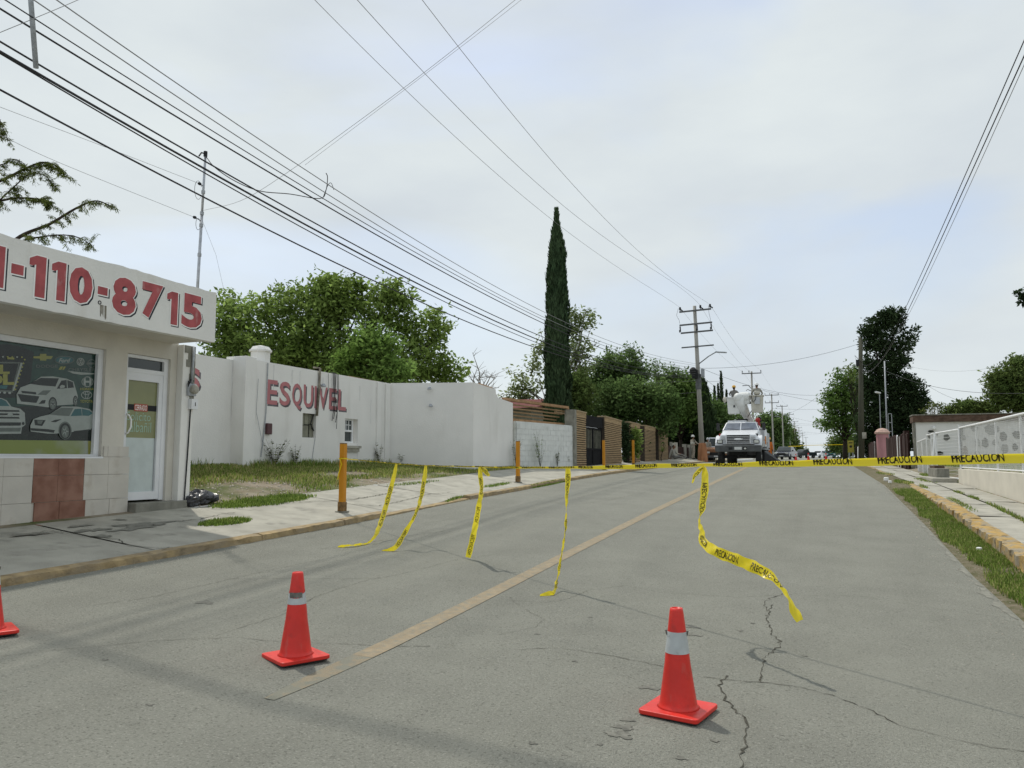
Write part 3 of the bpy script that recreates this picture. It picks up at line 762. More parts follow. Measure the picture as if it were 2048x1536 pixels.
for (u, v, r) in [(1958, 1092, .045), (1773, 972, .09), (1780, 968, .06)]:
    p = on_x(u, v, 2.42 if v > 1000 else 2.25); mb.v.clear(); mb.f.clear(); mb.m.clear()
    z = G(p.x, p.y); n = len(mb.v)
    mb.lathe((p.x, p.y, z), [(.8 * r, .01), (r, r * .5), (.95 * r, r * 1.5), (.7 * r, r * 1.7)], 9)
    o = mb.world('paper_cup', M['paper'], None); tag(o, {1958: 'small white crumpled cup lying in the verge grass', 1773: 'larger pale crumpled litter at the far end of the verge grass', 1780: 'smaller pale scrap of litter just behind the larger one at the end of the verge'}[u], 'litter', 'litter on the verge')

# ------------------------------------------------------------------ the shop at the kerbside
XW = -11.0                                  # street face of the shop
shop = root('shop_building', (XW, 8, .8), 'low white shop with painted phone number on its fascia and a green car poster window', 'building')
Y_END = 11.13
WY0, WY1, WZ0, WZ1 = 3.6, 9.33, 1.79, 3.57   # window opening
DY0, DY1, DZ0, DZ1 = 9.76, 10.71, 1.02, 3.57 # door opening
mb = MB()
mb.box(XW - .25, XW, 3.0, WY0, .3, 4.2)
mb.box(XW - .25, XW, WY0, WY1, .3, WZ0)
mb.box(XW - .25, XW, WY0, WY1, WZ1, 4.2)
mb.box(XW - .25, XW, WY1, DY0, .3, 4.2)
mb.box(XW - .25, XW, DY0, DY1, DZ1, 4.2)
mb.box(XW - .25, XW, DY0, DY1, .3, DZ0 - .17)
mb.box(XW - .25, XW, DY1, 10.86, .3, 4.2)
mb.box(XW - 9, XW - .25, 10.9, Y_END, .3, 4.2)
mb.box(XW - 9, XW - .25, 3.0, 3.25, .3, 4.2)
mb.box(XW - 3.0, XW - 2.9, 3.25, 10.9, .3, 4.2)
mb.world('wall', M['cream'], shop)
mb = MB(); mb.box(XW - .3, XW + .14, 10.865, Y_END + .02, .3, 3.86); mb.world('corner_pillar', M['shop_paint'], shop, bevel=.012)
mb = MB()
for k in range(9):   # render broken away at the pillar head
    z = 3.85 - k * .13; mb.box(XW + .1, XW + .146 + random.uniform(0, .006), 10.93 + random.uniform(-.04, .06) + k * .018, Y_END + .024, z - .135, z)
mb.world('bare_render', M['concrete_grey'], shop)
# fascia with a chipped top edge
fx = -10.0
mb = MB(); ny = 60; vs = []
for i in range(ny + 1):
    yy = 2.6 + (10.72 - 2.6) * i / ny; j1 = random.gauss(0, .006) + (.01 * math.sin(yy * 2.3)); j0 = random.gauss(0, .004)
    vs += [(fx, yy, 3.83 + j0), (fx, yy, 4.73 + j1), (fx - .14, yy, 4.73 + j1 + random.gauss(0, .004)), (fx - .14, yy, 3.83 + j0)]
fs = [(4 * i + a, 4 * (i + 1) + a, 4 * (i + 1) + b, 4 * i + b) for i in range(ny) for a, b in ((0, 1), (1, 2), (2, 3), (3, 0))]
fs += [(0, 1, 2, 3), (4 * ny + 3, 4 * ny + 2, 4 * ny + 1, 4 * ny)]
mb.add(vs, fs)
fascia = mb.world('fascia', M['shop_paint'], shop)
mb = MB(); mb.box(XW - 9, fx - .14, 2.6, 10.72, 3.86, 4.16); mb.box(XW - 9, fx - .141, 10.72 - .2, 10.72, 4.16, 4.66); mb.world('roof', M['cream'], shop)
def digit(ch, x0, y0, x1, y1, bold=.045):
    a, b = on_x(x0, (y0 + y1) / 2, fx), on_x(x1, (y0 + y1) / 2, fx)
    um = (x0 + x1) / 2; zt, zb = on_x(um, y0, fx).z, on_x(um, y1, fx).z
    mb = MB()
    def put(dx, dy, dz, grow, m):
        y0_, y1_, z0_, z1_ = a.y - grow + dy, b.y + grow + dy, zb - grow + dz, zt + grow + dz
        if ch == '1':
            g = grow / max(.05, b.y - a.y)
            P = [(0, .74 - g * .3), (0, .90), (.42, 1), (1, 1), (1, 0), (.40 - g, 0), (.40 - g, .775 - g * .2), (.2, .735 - g * .3)]
            mb.add([(fx + dx, y0_ + (y1_ - y0_) * p, z0_ + (z1_ - z0_) * q) for p, q in P], [(0, 1, 2, 7), (7, 2, 6), (2, 3, 4, 5, 6)], m)
        else: wall_text(mb, ch, fx + dx, y0_, y1_, z0_, z1_, m, bold)
    put(.0015, .030, -.022, .012, 0); put(.003, .002, -.001, .018, 1); put(.0045, 0, 0, 0, 2)
    mb.world('painted_digit', [M['letter_black'], M['letter_white'], M['red_letter']], fascia)
_fx = fascia.parent
for a in [('1', -30, 489, 9, 573), ('-', 22, 529, 47, 549), ('1', 57, 511, 91, 594), ('1', 102, 523, 131, 601), ('0', 138, 534, 185, 607), ('-', 195, 574, 215, 590),
          ('8', 224, 555, 272, 630), ('7', 283, 567, 325, 637), ('1', 333, 583, 355, 649), ('5', 363, 589, 404, 656)]: digit(*a)
mb = MB(); p = on_x(199, 605, fx)
mb.lathe((fx - .05, p.y, p.z), [(.03, 0), (.03, .058), (.02, .058), (.02, .03)], 10, axis='x'); mb.world('drain_spout', M['dark'], fascia)
mb = MB()
for k in range(5):
    yy = p.y + .01 + .03 * k * random.uniform(.6, 1.2); zz = p.z - .03
    mb.add([(fx + .002, yy, zz), (fx + .002, yy + .02, zz), (fx + .002, yy + .025, zz - random.uniform(.1, .24)), (fx + .002, yy + .01, zz - random.uniform(.1, .24))], [(0, 1, 2, 3)])
mb.world('drain_stain', M['stain'], fascia)
# marble tiles below the window
zr_ = [.55, on_x(60, 1006, XW).z, on_x(60, 952, XW).z, 1.785]
cols = [on_x(u, 950, XW).y for u in (-330, -270, -215, -165, -112, -55, 4, 64, 114, 166, 214, 256)]
for r_ in range(3):
    for c_ in range(len(cols) - 1):
        sh = (.05 if r_ == 0 else 0) if c_ > 6 else 0
        red = (c_ in (7, 8)) or (c_ in (1, 2))
        y0, y1 = cols[c_] + sh, cols[c_ + 1] + (sh if c_ < len(cols) - 2 else 0)
        dz = random.uniform(0, .006); mb = MB()
        mb.box(XW, XW + .022 + dz, y0 + .003, y1 - .003, zr_[r_] + .003, zr_[r_ + 1] - .003)
        mb.world('tile', M['tile_red'] if red else M['tile_light'], shop)
za = zr_[3]; zb = on_x(230, 893, XW).z
for y0, y1 in ((9.36, on_x(214, 900, XW).y), (on_x(214, 900, XW).y, on_x(256, 900, XW).y)):
    mb = MB(); mb.box(XW, XW + .024, y0 + .003, y1 - .003, za + .003, zb); mb.world('tile', M['tile_light'], shop)
# shop window: frame, poster
XP = XW - .13
win = MB()
win.box(XW - .12, XW - .06, WY0, WY1 - .06, WZ1 - .09, WZ1 - .002); win.box(XW - .12, XW - .06, WY0, WY1 - .06, WZ0 + .002, WZ0 + .035)
win.box(XW - .12, XW - .058, WY1 - .10, WY1 - .003, WZ0 + .002, WZ1 - .002)
win.box(XW - .25, XW + .03, WY0, WY1 + .02, WZ0 - .03, WZ0)
window = win.world('window', M['aluminium'], shop)
mb = MB()
def pz(x, y, k=0):        # a point of the poster, from its own layout grid
    p = on_x(x / 5.909, 660 + y / 5.909, XP); return (XP + .0012 * k, p.y, p.z)
mb.add([(XP, WY0, WZ0 + .03), (XP, WY1 - .09, WZ0 + .03), (XP, WY1 - .09, WZ1 - .09), (XP, WY0, WZ1 - .09)], [(0, 1, 2, 3)], 0)
def poly(pts, m, k): mb.add([pz(x, y, k) for x, y in pts], [tuple(range(len(pts)))], m)
def oval(cx, cy, rx, ry, m, k, n=20): poly([(cx + rx * math.cos(2 * math.pi * i / n), cy - ry * math.sin(2 * math.pi * i / n)) for i in range(n)], m, k)
def ring(cx, cy, rx, ry, t, m, k, n=20):
    vs = []
    for i in range(n):
        a = 2 * math.pi * i / n; vs += [pz(cx + rx * math.cos(a), cy + ry * math.sin(a), k), pz(cx + (rx - t) * math.cos(a), cy + (ry - t) * math.sin(a), k)]
    mb.add(vs, [(2 * i, 2 * ((i + 1) % n), 2 * ((i + 1) % n) + 1, 2 * i + 1) for i in range(n)], m)
def words(word, x0, y0, x1, y1, m, k, bold=.02, shear=0, rise=0):
    put_text(mb, word, lambda a, b: pz(x0 + (x1 - x0) * a, y1 + (y0 - y1) * b + rise * a, k), m, bold, shear)
GR, BK, WH, GY, YE, LI, TE = 0, 1, 2, 3, 4, 5, 6
poly([(-900, 1290), (1096, 1310), (1096, 1490), (-900, 1490)], LI, 1)
poly([(1040, 1312), (1096, 1312), (1096, 1490), (1040, 1490)], YE, 2)
poly([(-900, 960), (300, 900), (900, 900), (1110, 1000), (1100, 1308), (-900, 1290)], BK, 1)
poly([(-500, 170), (120, 170), (300, 210), (400, 270), (360, 600), (250, 800), (-500, 800)], BK, 1)
# the lit sign of the poster with bulbs round it
poly([(-300, 300), (320, 310), (315, 345), (175, 770), (-300, 745)], BK, 2)
poly([(-300, 368), (235, 380), (150, 740), (-300, 715)], GY, 3)
poly([(-300, 388), (215, 398), (135, 715), (-300, 690)], BK, 4)
poly([(240, 385), (268, 388), (165, 720), (145, 718)], WH, 5)
for x in range(-250, 300, 56): oval(x, 316 + x * .02, 12, 10, YE if x % 3 else WH, 6, 8)
for i in range(9): oval(288 - 14 * i, 350 + 44 * i, 12, 11, YE, 6, 8)
for x in range(-250, 150, 60): oval(x, 738 + x * .05, 18, 14, WH, 6, 8)
poly([(80, 320), (165, 325), (165, 350), (80, 345)], YE, 7)
words('EL', -150, 410, 110, 520, YE, 7, .06); words('BOL', -330, 520, 165, 650, YE, 7, .06)
poly([(-300, 650), (90, 655), (75, 695), (-300, 690)], TE, 7)
# makers' emblems
poly([(390, 312), (470, 308), (470, 282), (545, 282), (545, 305), (625, 310), (600, 345), (545, 343), (545, 362), (470, 360), (470, 338), (395, 335)], YE, 3)
ring(760, 355, 118, 50, 9, GY, 3); oval(760, 355, 106, 38, TE, 2); words('Ford', 690, 335, 830, 385, WH, 4, .03, .35)
oval(950, 376, 48, 48, GY, 2); ring(950, 376, 46, 46, 7, WH, 3); words('V', 928, 338, 972, 374, WH, 4, .01); words('W', 920, 378, 980, 414, WH, 4, .01)
ring(1080, 396, 52, 50, 9, GY, 3); poly([(1018, 384), (1140, 384), (1140, 408), (1018, 408)], GY, 4)
words('DODGE', 425, 410, 680, 445, GY, 3, .03); poly([(690, 470), (722, 470), (745, 432), (712, 432)], YE, 3); poly([(732, 470), (755, 470), (775, 432), (752, 432)], YE, 3)
words('CHRYSLER', 805, 450, 1125, 490, GY, 3, .02)
poly([(790, 482), (960, 500), (1140, 512), (1120, 522), (960, 530), (860, 515)], WH, 3)
ring(1032, 612, 70, 62, 8, WH, 3, 24); words('H', 985, 562, 1080, 660, WH, 3, .04)
words('HONDA', 945, 682, 1108, 712, YE, 3, .03)
ring(1022, 768, 66, 48, 9, WH, 3, 24); ring(1022, 768, 22, 46, 8, WH, 4); ring(1022, 745, 44, 22, 8, WH, 5)
words('TOYOTA', 945, 825, 1095, 860, YE, 3, .03)
words('AUTOMOVILES', 250, 170, 760, 225, GR, 2, .03, 0, 60)
# pale hatchback
poly([(190, 760), (235, 680), (345, 640), (480, 552), (620, 548), (780, 575), (865, 610), (885, 680), (915, 780), (910, 880), (860, 880), (670, 892), (560, 915), (380, 890), (195, 870)], WH, 8)
poly([(345, 635), (480, 565), (690, 572), (650, 668), (480, 655)], BK, 9); poly([(665, 695), (720, 600), (780, 590), (855, 615), (868, 680), (760, 690)], BK, 9)
poly([(700, 665), (725, 648), (760, 658), (755, 682), (705, 690)], WH, 10); poly([(780, 590), (788, 590), (795, 690), (786, 690)], WH, 10)
poly([(245, 718), (420, 735), (425, 762), (255, 745)], BK, 9); poly([(200, 755), (460, 785), (425, 862), (245, 845)], BK, 9); poly([(435, 765), (500, 715), (600, 712), (540, 770)], GY, 9)
poly([(450, 875), (490, 832), (535, 828), (525, 868)], BK, 9)
for cx, cy, rx, ry in ((618, 870, 50, 78), (885, 838, 28, 62)):
    oval(cx, cy, rx, ry, BK, 9); oval(cx, cy + 3, rx * .78, ry * .82, GY, 10); oval(cx, cy + 3, rx * .25, ry * .25, BK, 11)
    for i in range(5):
        a = 2 * math.pi * i / 5 + .3; poly([(cx + rx * .2 * math.cos(a - .5), cy + ry * .2 * math.sin(a - .5)), (cx + rx * .72 * math.cos(a), cy + 3 + ry * .72 * math.sin(a)), (cx + rx * .2 * math.cos(a + .5), cy + ry * .2 * math.sin(a + .5))], WH, 12)
# pale crossover
poly([(350, 1130), (385, 1055), (460, 1025), (570, 1000), (720, 905), (900, 905), (1050, 935), (1112, 990), (1105, 1130), (1060, 1180), (860, 1205), (640, 1225), (560, 1225), (355, 1200)], WH, 13)
poly([(570, 998), (715, 918), (860, 920), (810, 1018), (680, 1010)], GY, 14); poly([(825, 1018), (875, 935), (950, 930), (960, 1012)], TE, 14); poly([(965, 1012), (958, 930), (1050, 950), (1085, 985), (1040, 1015)], TE, 14)
poly([(395, 1060), (530, 1065), (490, 1135), (405, 1125)], BK, 14); poly([(430, 1068), (500, 1070), (480, 1112), (435, 1108)], GY, 15); poly([(590, 1085), (640, 1062), (720, 1055), (650, 1090)], BK, 14)
poly([(355, 1160), (560, 1172), (640, 1185), (625, 1215), (560, 1205), (358, 1188)], BK, 14); poly([(860, 1195), (1060, 1172), (1040, 1190), (870, 1212)], BK, 14)
for cx, cy, rx, ry in ((760, 1195, 66, 96), (1100, 1165, 20, 72)):
    oval(cx, cy - 6, rx * 1.18, ry * 1.12, GY, 14); oval(cx, cy, rx, ry, BK, 15); oval(cx, cy + 6, rx * .7, ry * .8, GY, 16)
    for i in range(5):
        a = 2 * math.pi * i / 5; poly([(cx + rx * .18 * math.cos(a - .6), cy + ry * .18 * math.sin(a - .6)), (cx + rx * .66 * math.cos(a), cy + 6 + ry * .76 * math.sin(a)), (cx + rx * .18 * math.cos(a + .6), cy + ry * .18 * math.sin(a + .6))], WH, 17)
# pale pickup, cut by the frame
poly([(-400, 800), (10, 805), (70, 830), (125, 905), (230, 930), (285, 980), (292, 1120), (250, 1150), (240, 1225), (-400, 1235)], WH, 13)
poly([(-400, 812), (10, 815), (60, 840), (105, 900), (-400, 890)], TE, 14)
for y0 in (950, 990, 1030): poly([(-400, y0 - 12), (215, y0 - 2), (225, y0 + 18), (-400, y0 + 12)], BK, 14)
poly([(-400, 1090), (240, 1092), (235, 1130), (-400, 1135)], BK, 14); poly([(-400, 1160), (240, 1155), (230, 1200), (-400, 1205)], GY, 14); oval(110, 998, 32, 14, WH, 16); oval(265, 1105, 16, 18, BK, 15)
mb.world('poster', [M['poster_green'], M['poster_black'], M['poster_white'], M['poster_grey'], M['poster_yellow'], M['poster_lime'], M['poster_teal']], window)
# door
dr = MB(); XD = XW - .12
dr.box(XD, XD + .07, DY0 + .002, DY0 + .06, DZ0, DZ1 - .002); dr.box(XD, XD + .07, DY1 - .10, DY1 - .002, DZ0, DZ1 - .002)
dr.box(XD + .002, XD + .068, DY0 + .06, DY1 - .10, DZ1 - .06, DZ1 - .004); dr.box(XD + .002, XD + .068, DY0 + .06, DY1 - .10, 3.26, 3.33)
dr.box(XD + .004, XD + .06, DY0 + .06, DY0 + .10, DZ0 + .02, 3.26); dr.box(XD + .004, XD + .06, DY1 - .19, DY1 - .10, DZ0 + .02, 3.26)
dr.box(XD + .006, XD + .058, DY0 + .10, DY1 - .19, DZ0 + .02, DZ0 + .16); dr.box(XD + .006, XD + .058, DY0 + .10, DY1 - .19, 3.12, 3.26)
door = dr.world('door', M['aluminium'], shop)
y0, y1 = DY0 + .10, DY1 - .19
mb = MB(); mb.box(XD + .01, XD + .02, DY0 + .06, DY1 - .10, 3.33, DZ1 - .06); mb.world('transom_pane', M['glass_dark'], door)
mb = MB(); mb.box(XD + .01, XD + .02, y0, y1, 2.12, 3.12); mb.world('door_pane', M['door_olive'], door)
mb = MB(); mb.box(XD + .01, XD + .021, y0, y1 - .015, DZ0 + .16, 2.12); mb.world('frosted_pane', M['door_frost'], door)
mb = MB(); mb.box(XD + .021, XD + .023, y0, y1, 2.60, 2.70); mb.world('dark_band', M['dark'], door)
mb = MB(); mb.box(XD + .023, XD + .026, y0 + .17, y0 + .46, 2.585, 2.715, 0); wall_text(mb, 'CERRADO', XD + .027, y0 + .185, y0 + .445, 2.602, 2.698, 1, .005)
mb.world('closed_sign', [M['sign_red'], M['letter_white']], door)
mb = MB(); wall_text(mb, 'Solicito', XD + .0225, y0 + .03, y1 - .12, 2.42, 2.57, 0, -.005); wall_text(mb, 'albañil', XD + .0225, y0 + .10, y1 - .10, 2.22, 2.40, 0, -.005)
mb.world('handwriting', M['chalk'], door)
mb = MB(); yh = DY0 + .085; mb.tube([(XD + .06, yh, 2.18), (XD + .12, yh, 2.2), (XD + .12, yh + .05, 2.3), (XD + .12, yh + .05, 2.42), (XD + .12, yh, 2.5), (XD + .06, yh, 2.52)], .014, 8); mb.world('handle', M['letter_white'], door, smooth=True)
mb = MB(); mb.box(XW - .25, XW + .2, 9.9, 11.05, .5, DZ0 - .02); mb.world('doorstep', M['concrete_grey'], shop, bevel=.015)
# electricity meter on the corner pillar
mt = root('electric_meter', (XW + .15, 11.2, 2.9), 'round grey electricity meter with a white breaker box on the shop corner pillar', 'electric meter')
px_ = XW + .145
mb = MB(); c = on_x(387, 779, px_ + .06)
mb.lathe((px_, c.y, c.z), [(.10, 0), (.10, .04), (.085, .05), (.085, .11), (.06, .14), (.02, .145)], 18, axis='x'); mb.world('meter_dial', M['concrete'], mt, smooth=False)
mb = MB(); mb.box(px_, px_ + .05, c.y - .11, c.y + .09, c.z - .12, c.z + .11); mb.world('meter_base', M['galv'], mt, bevel=.01)
mb = MB(); b_ = on_x(388, 808, px_ + .05); mb.box(px_, px_ + .08, b_.y - .09, b_.y + .07, b_.z - .10, b_.z + .09, 0); mb.box(px_ + .08, px_ + .084, b_.y - .005, b_.y + .01, b_.z - .04, b_.z + .03, 1); mb.world('breaker_box', [M['aluminium'], M['dark']], mt)
mb = MB(); mb.tube([(px_ + .03, c.y - .02, c.z + .1), (px_ + .03, c.y + .0, 3.84)], .025, 8); mb.world('conduit', M['galv'], mt, smooth=True)
mb = MB(); mb.tube([(px_ + .02, b_.y - .05, b_.z - .1), (px_ + .015, b_.y - .07, 1.9), (px_ + .015, b_.y - .11, .95)], .012, 6)
mb.tube([(px_ + .03, c.y - .1, c.z + .15), (px_ + .05, c.y - .12, c.z + .05), (px_ + .04, c.y - .06, c.z + .18), (px_ + .04, c.y + .02, c.z + .16)], .012, 6); mb.world('cable', M['dark'], mt)
# mast on the shop roof
mast = root('roof_mast', (-10.55, 10.42, 4.16), 'thin grey steel mast standing on the shop roof, wires tied to it', 'mast')
mtop = on_x(411, 308, -10.55); mbot = on_x(395, 575, -10.55); lean = (mtop - mbot) / (mtop.z - mbot.z)
mb = MB(); b0 = mbot - lean * (mbot.z - 4.17); mb.tube([b0, mbot.lerp(mtop, .55)], .026, 8); mb.tube([mbot.lerp(mtop, .55), mtop], .022, 8); mb.world('mast_tube', M['steel'], mast, smooth=True)
mb = MB(); mb.tube([mtop + Vector((0, 0, -.05)), mtop + Vector((0, 0, .05))], .035, 8); mb.tube([mtop, mtop + Vector((0, -.1, -.01)), mtop + Vector((0, -.16, -.1))], .014, 6); mb.world('cable_head', M['dark'], mast)
for f in (.24, .46, .55, .71):
    mb = MB(); q = mbot.lerp(mtop, f); mb.tube([q - lean * .03, q + lean * .03], .035, 8); mb.world('clamp', M['galv'], mast)
for f, dy in ((.76, -.1), (.5, -.17)):
    mb = MB(); q = mbot.lerp(mtop, f) + Vector((0, dy, 0)); mb.ball(q, .03, .045, .03, 8); mb.bar(q, q + Vector((0, -dy, -.02)), .01, .01); mb.world('insulator', M['dark'], mast)
for f, r in ((.74, .16), (.48, .1)):
    mb = MB(); q = mbot.lerp(mtop, f); mb.tube([q + Vector((0, -r * .8 + r * .55 * math.cos(a), -r * .5 + r * 1.1 * math.sin(a))) for a in np.linspace(.5, 5.6, 14)], .004, 4); mb.world('cable_loop', M['wire'], mast)
# black rubbish bag in the corner
bag = MB(); c = Vector((-10.95, 11.48, 0)); c.z = G(c.x, c.y)
def lump(bag, c, rx, ry, rz, seed):
    n0 = len(bag.v); bag.ball((0, 0, 0), 1, 1, 1, 22); r_ = random.Random(seed); D = [Vector((r_.gauss(0, 1), r_.gauss(0, 1), r_.gauss(0, 1))).normalized() for _ in range(26)]
    for i in range(n0, len(bag.v)):
        v = Vector(bag.v[i]).normalized(); k = 1 + r_.gauss(0, .075) + .16 * sum(max(0, v.dot(d) - .72) * (1 if j % 2 else -1.4) for j, d in enumerate(D)) * 2.2 + 0
        bag.v[i] = (c.x + v.x * rx * k, c.y + v.y * ry * k, c.z + rz * .8 + max(-.8, v.z * k) * rz)
lump(bag, c, .20, .26, .17, 3); lump(bag, c + Vector((.1, -.28, -.02)), .14, .17, .13, 5); lump(bag, c + Vector((-.03, .27, 0)), .15, .17, .12, 9)
bo = bag.world('rubbish_bag', M['bag'], None); tag(bo, 'crumpled black rubbish bag heaped beside the shop corner pillar', 'rubbish bag')

# ------------------------------------------------------------------ the long white building behind the vacant lot
XB = -14.0
wb = root('white_building', (XB, 20, 1.5), 'long flat white painted building lettered ESQUIVEL behind the grassy lot', 'building')
wy = lambda u, v=850: on_x(u, v, XB).y
yA, yP0, yP1, yC = wy(370), wy(478), wy(500), wy(780)
ZT = 4.42
w1 = (wy(605), wy(632), on_x(618, 875, XB).z, on_x(618, 827, XB).z)
w2 = (wy(690), wy(716), on_x(703, 886, XB).z, on_x(703, 838, XB).z)
mb = MB()
mb.box(XB - .3, XB, yP1 - .2, w1[0], .9, ZT - .02); mb.box(XB - .3, XB, w1[0], w1[1], .9, w1[2]); mb.box(XB - .3, XB, w1[0], w1[1], w1[3], ZT - .02)
mb.box(XB - .3, XB, w1[1], w2[0], .9, ZT - .02); mb.box(XB - .3, XB, w2[0], w2[1], .9, w2[2]); mb.box(XB - .3, XB, w2[0], w2[1], w2[3], ZT - .02)
mb.box(XB - .3, XB, w2[1], yC, .9, ZT - .02)
mb.box(XB - .55, XB - .26, 9.0, yP0, .9, ZT - .08)
mb.box(XB - 7, XB - .6, 20.0, 20.2, .9, 3.6)
wallA = mb.world('wall', M['white_paint'], wb)
mb = MB(); mb.box(XB - .5, XB + .16, yP0, yP1, .9, ZT + .02); mb.world('pilaster', M['white_paint'], wb, bevel=.015)
for u0, u1 in ((752, 757), (769, 775)):
    mb = MB(); mb.box(XB - .05, XB + .05, wy(u0), wy(u1) + .1, .9, ZT - .03); mb.world('pilaster', M['white_paint'], wb, bevel=.01)
# return towards the street and the stepped end wall
d0 = 27.1; c1 = Vector((-11.32, 24.72, 0)); c2 = Vector((-11.25, 28.35, 0)); c0 = Vector((XB, yC, 0))
mb = MB(); nrm = Vector((c1.y - c0.y, -(c1.x - c0.x), 0)).normalized() * -.28
if nrm.y < 0: nrm = -nrm
mb.prism([(c0.x, c0.y + .002, .9), (c1.x, c1.y, .9), (c1.x, c1.y, ZT + .03), (c0.x, c0.y + .002, ZT)], nrm); mb.world('return_wall', M['white_paint'], wb)
zs = ZT + .02
mb = MB(); prof2 = [(c1.x + .001, c1.y + .01, .9), (c2.x, c2.y, .9), (c2.x, c2.y, 3.96), (c2.x, c2.y - 1.5, 4.06), (c2.x, c2.y - 1.72, 4.2), (c2.x, c2.y - 1.76, 4.36), (c1.x, c1.y + .01, zs + .02)]
mb.prism(prof2, (-.28, .0, 0)); mb.world('end_wall', M['white_paint'], wb)
mb = MB(); mb.prism([(-11.5, 25.6, 4.2), (-11.5, 27.0, 4.2), (-11.5, 26.9, 4.46), (-11.5, 25.7, 4.52)], (-2.2, 0, 0))
mb.world('roof_edge', M['roof_tan'], wb)
mb = MB(); mb.hexa([(XB - .32, wy(700), 4.36), (XB - .06, wy(700), 4.36), (XB - .06, wy(778), 4.36), (XB - .32, wy(778), 4.36)], [(XB - 2.5, wy(700), 4.62), (XB - .02, wy(700), 4.42), (XB - .02, wy(778), 4.40), (XB - 2.5, wy(778), 4.56)]); mb.world('roof_sheet', M['roof_tan'], wb)
# lettering
def wall_letter(ch, x0, y0, x1, y1):
    zt, zb = on_x((x0 + x1) / 2, y0, XB).z, on_x((x0 + x1) / 2, y1, XB).z; a, b = wy(x0, (y0 + y1) / 2), wy(x1, (y0 + y1) / 2); mb = MB()
    wall_text(mb, ch, XB + .002, a + .05, b + .05, zb - .05, zt - .05, 0, .022); wall_text(mb, ch, XB + .004, a, b, zb, zt, 1, .018)
    mb.world('painted_letter', [M['letter_grey'], M['pink_letter']], wallA)
bd = lambda u, t: (758 + (u - 532) * .142) if t else (808 + (u - 532) * .085)
for ch, x0, x1 in [('E', 533, 555), ('S', 559, 580), ('Q', 584, 603), ('U', 607, 626), ('I', 629, 633), ('V', 637, 655), ('E', 658, 673), ('L', 676, 692)]:
    wall_letter(ch, x0, bd((x0 + x1) / 2, 1), x1, bd((x0 + x1) / 2, 0) + (6 if ch == 'Q' else 0))
mb = MB(); XS = XB - .26; a, b = on_x(371, 760, XS).y, on_x(400, 760, XS).y; z0, z1 = on_x(390, 782, XS).z, on_x(390, 736, XS).z
wall_text(mb, 'S', XS + .002, a + .05, b + .05, z0 - .05, z1 - .05, 0, .05); wall_text(mb, 'S', XS + .004, a, b, z0, z1, 1, .04); mb.world('painted_letter', [M['letter_grey'], M['pink_letter']], wallA)
# boarded opening
mb = MB(); mb.box(XB - .16, XB - .12, w1[0], w1[1], w1[2], w1[3]); bw = mb.world('boarded_window', M['dark'], wb)
ww = w1[1] - w1[0]; hh = w1[3] - w1[2]
for (a, b, c, d) in [(0, .30, .52, 1), (.32, .60, .55, 1), (0, .60, .02, .50), (.70, .98, .02, .55), (.64, .98, .58, .97)]:
    mb = MB(); mb.box(XB - .12, XB - .10 + random.uniform(0, .02), w1[0] + ww * a, w1[0] + ww * b, w1[2] + hh * c, w1[2] + hh * d); mb.world('board', M['board_grey'], bw)
mb = MB(); mb.tube([(XB - .02, w1[0] + ww * .86, w1[3]), (XB - .05, w1[0] + ww * .7, w1[3] - .3), (XB - .04, w1[0] + ww * .92, w1[3] - .5), (XB - .05, w1[0] + ww * .78, w1[2] + .3)], .02, 5); mb.world('loose_cable', M['dark'], bw)
# sash window
sw = MB(); y0, y1, z0, z1 = w2; zm = z0 + (z1 - z0) * .5
sw.box(XB - .14, XB - .08, y0, y0 + .05, z0, z1); sw.box(XB - .14, XB - .08, y1 - .22, y1 - .16, z0, z1)
sw.box(XB - .139, XB - .081, y0 + .05, y1 - .22, z1 - .05, z1 - .002); sw.box(XB - .139, XB - .078, y0 + .05, y1 - .22, zm - .03, zm + .03); sw.box(XB - .139, XB - .081, y0 + .05, y1 - .22, z0 + .002, z0 + .05)
sash = sw.world('window', M['fence_white'], wb)
mb = MB()
for k in (1, 2):
    yy = y0 + .05 + (y1 - y0 - .27) * k / 3; mb.box(XB - .125, XB - .10, yy - .012, yy + .012, zm + .03, z1 - .05)
mb.box(XB - .123, XB - .101, y0 + .05, y1 - .22, (zm + z1) / 2 - .012, (zm + z1) / 2 + .012); mb.world('glazing_bars', M['fence_white'], sash)
for a, b in ((z0 + .05, zm - .03), (zm + .03, z1 - .05)):
    mb = MB(); mb.box(XB - .13, XB - .126, y0 + .05, y1 - .22, a, b); mb.world('pane', M['glass_dark'], sash)
mb = MB(); mb.box(XB - .02, XB + .12, y0 - .12, y1 + .05, z0 - .17, z0 - .09); mb.box(XB - .02, XB + .08, y0 - .06, y1 - .01, z0 - .28, z0 - .17); mb.world('sill', M['concrete'], sash)
# rain streaks and grime
for (u, v, w_, h_) in [(466, 720, .05, 1.7), (470, 760, .08, 2.2), (753, 775, .05, 1.2), (770, 772, .04, 2.0), (742, 800, .05, .8), (548, 730, .04, .7), (600, 742, .03, .5), (646, 755, .05, .6), (720, 772, .04, .5), (715, 888, .05, .6), (690, 889, .04, .5), (585, 740, .05, .4)]:
    x_ = XB + .0025 if u > 500 else XB - .2575
    p = on_x(u, v, x_); mb = MB(); n = 6; z_ = p.z; L_ = []; R_ = []
    for i in range(n + 1):
        f = i / n; L_.append((x_, p.y - w_ * (1 - f * .6) * random.uniform(.5, 1), z_ - h_ * f)); R_.append((x_, p.y + w_ * (1 - f * .6) * random.uniform(.5, 1), z_ - h_ * f))
    mb.add(L_ + R_, [(i, i + 1, n + 2 + i, n + 1 + i) for i in range(n)]); mb.world('rain_streak', M['streak'], wallA)
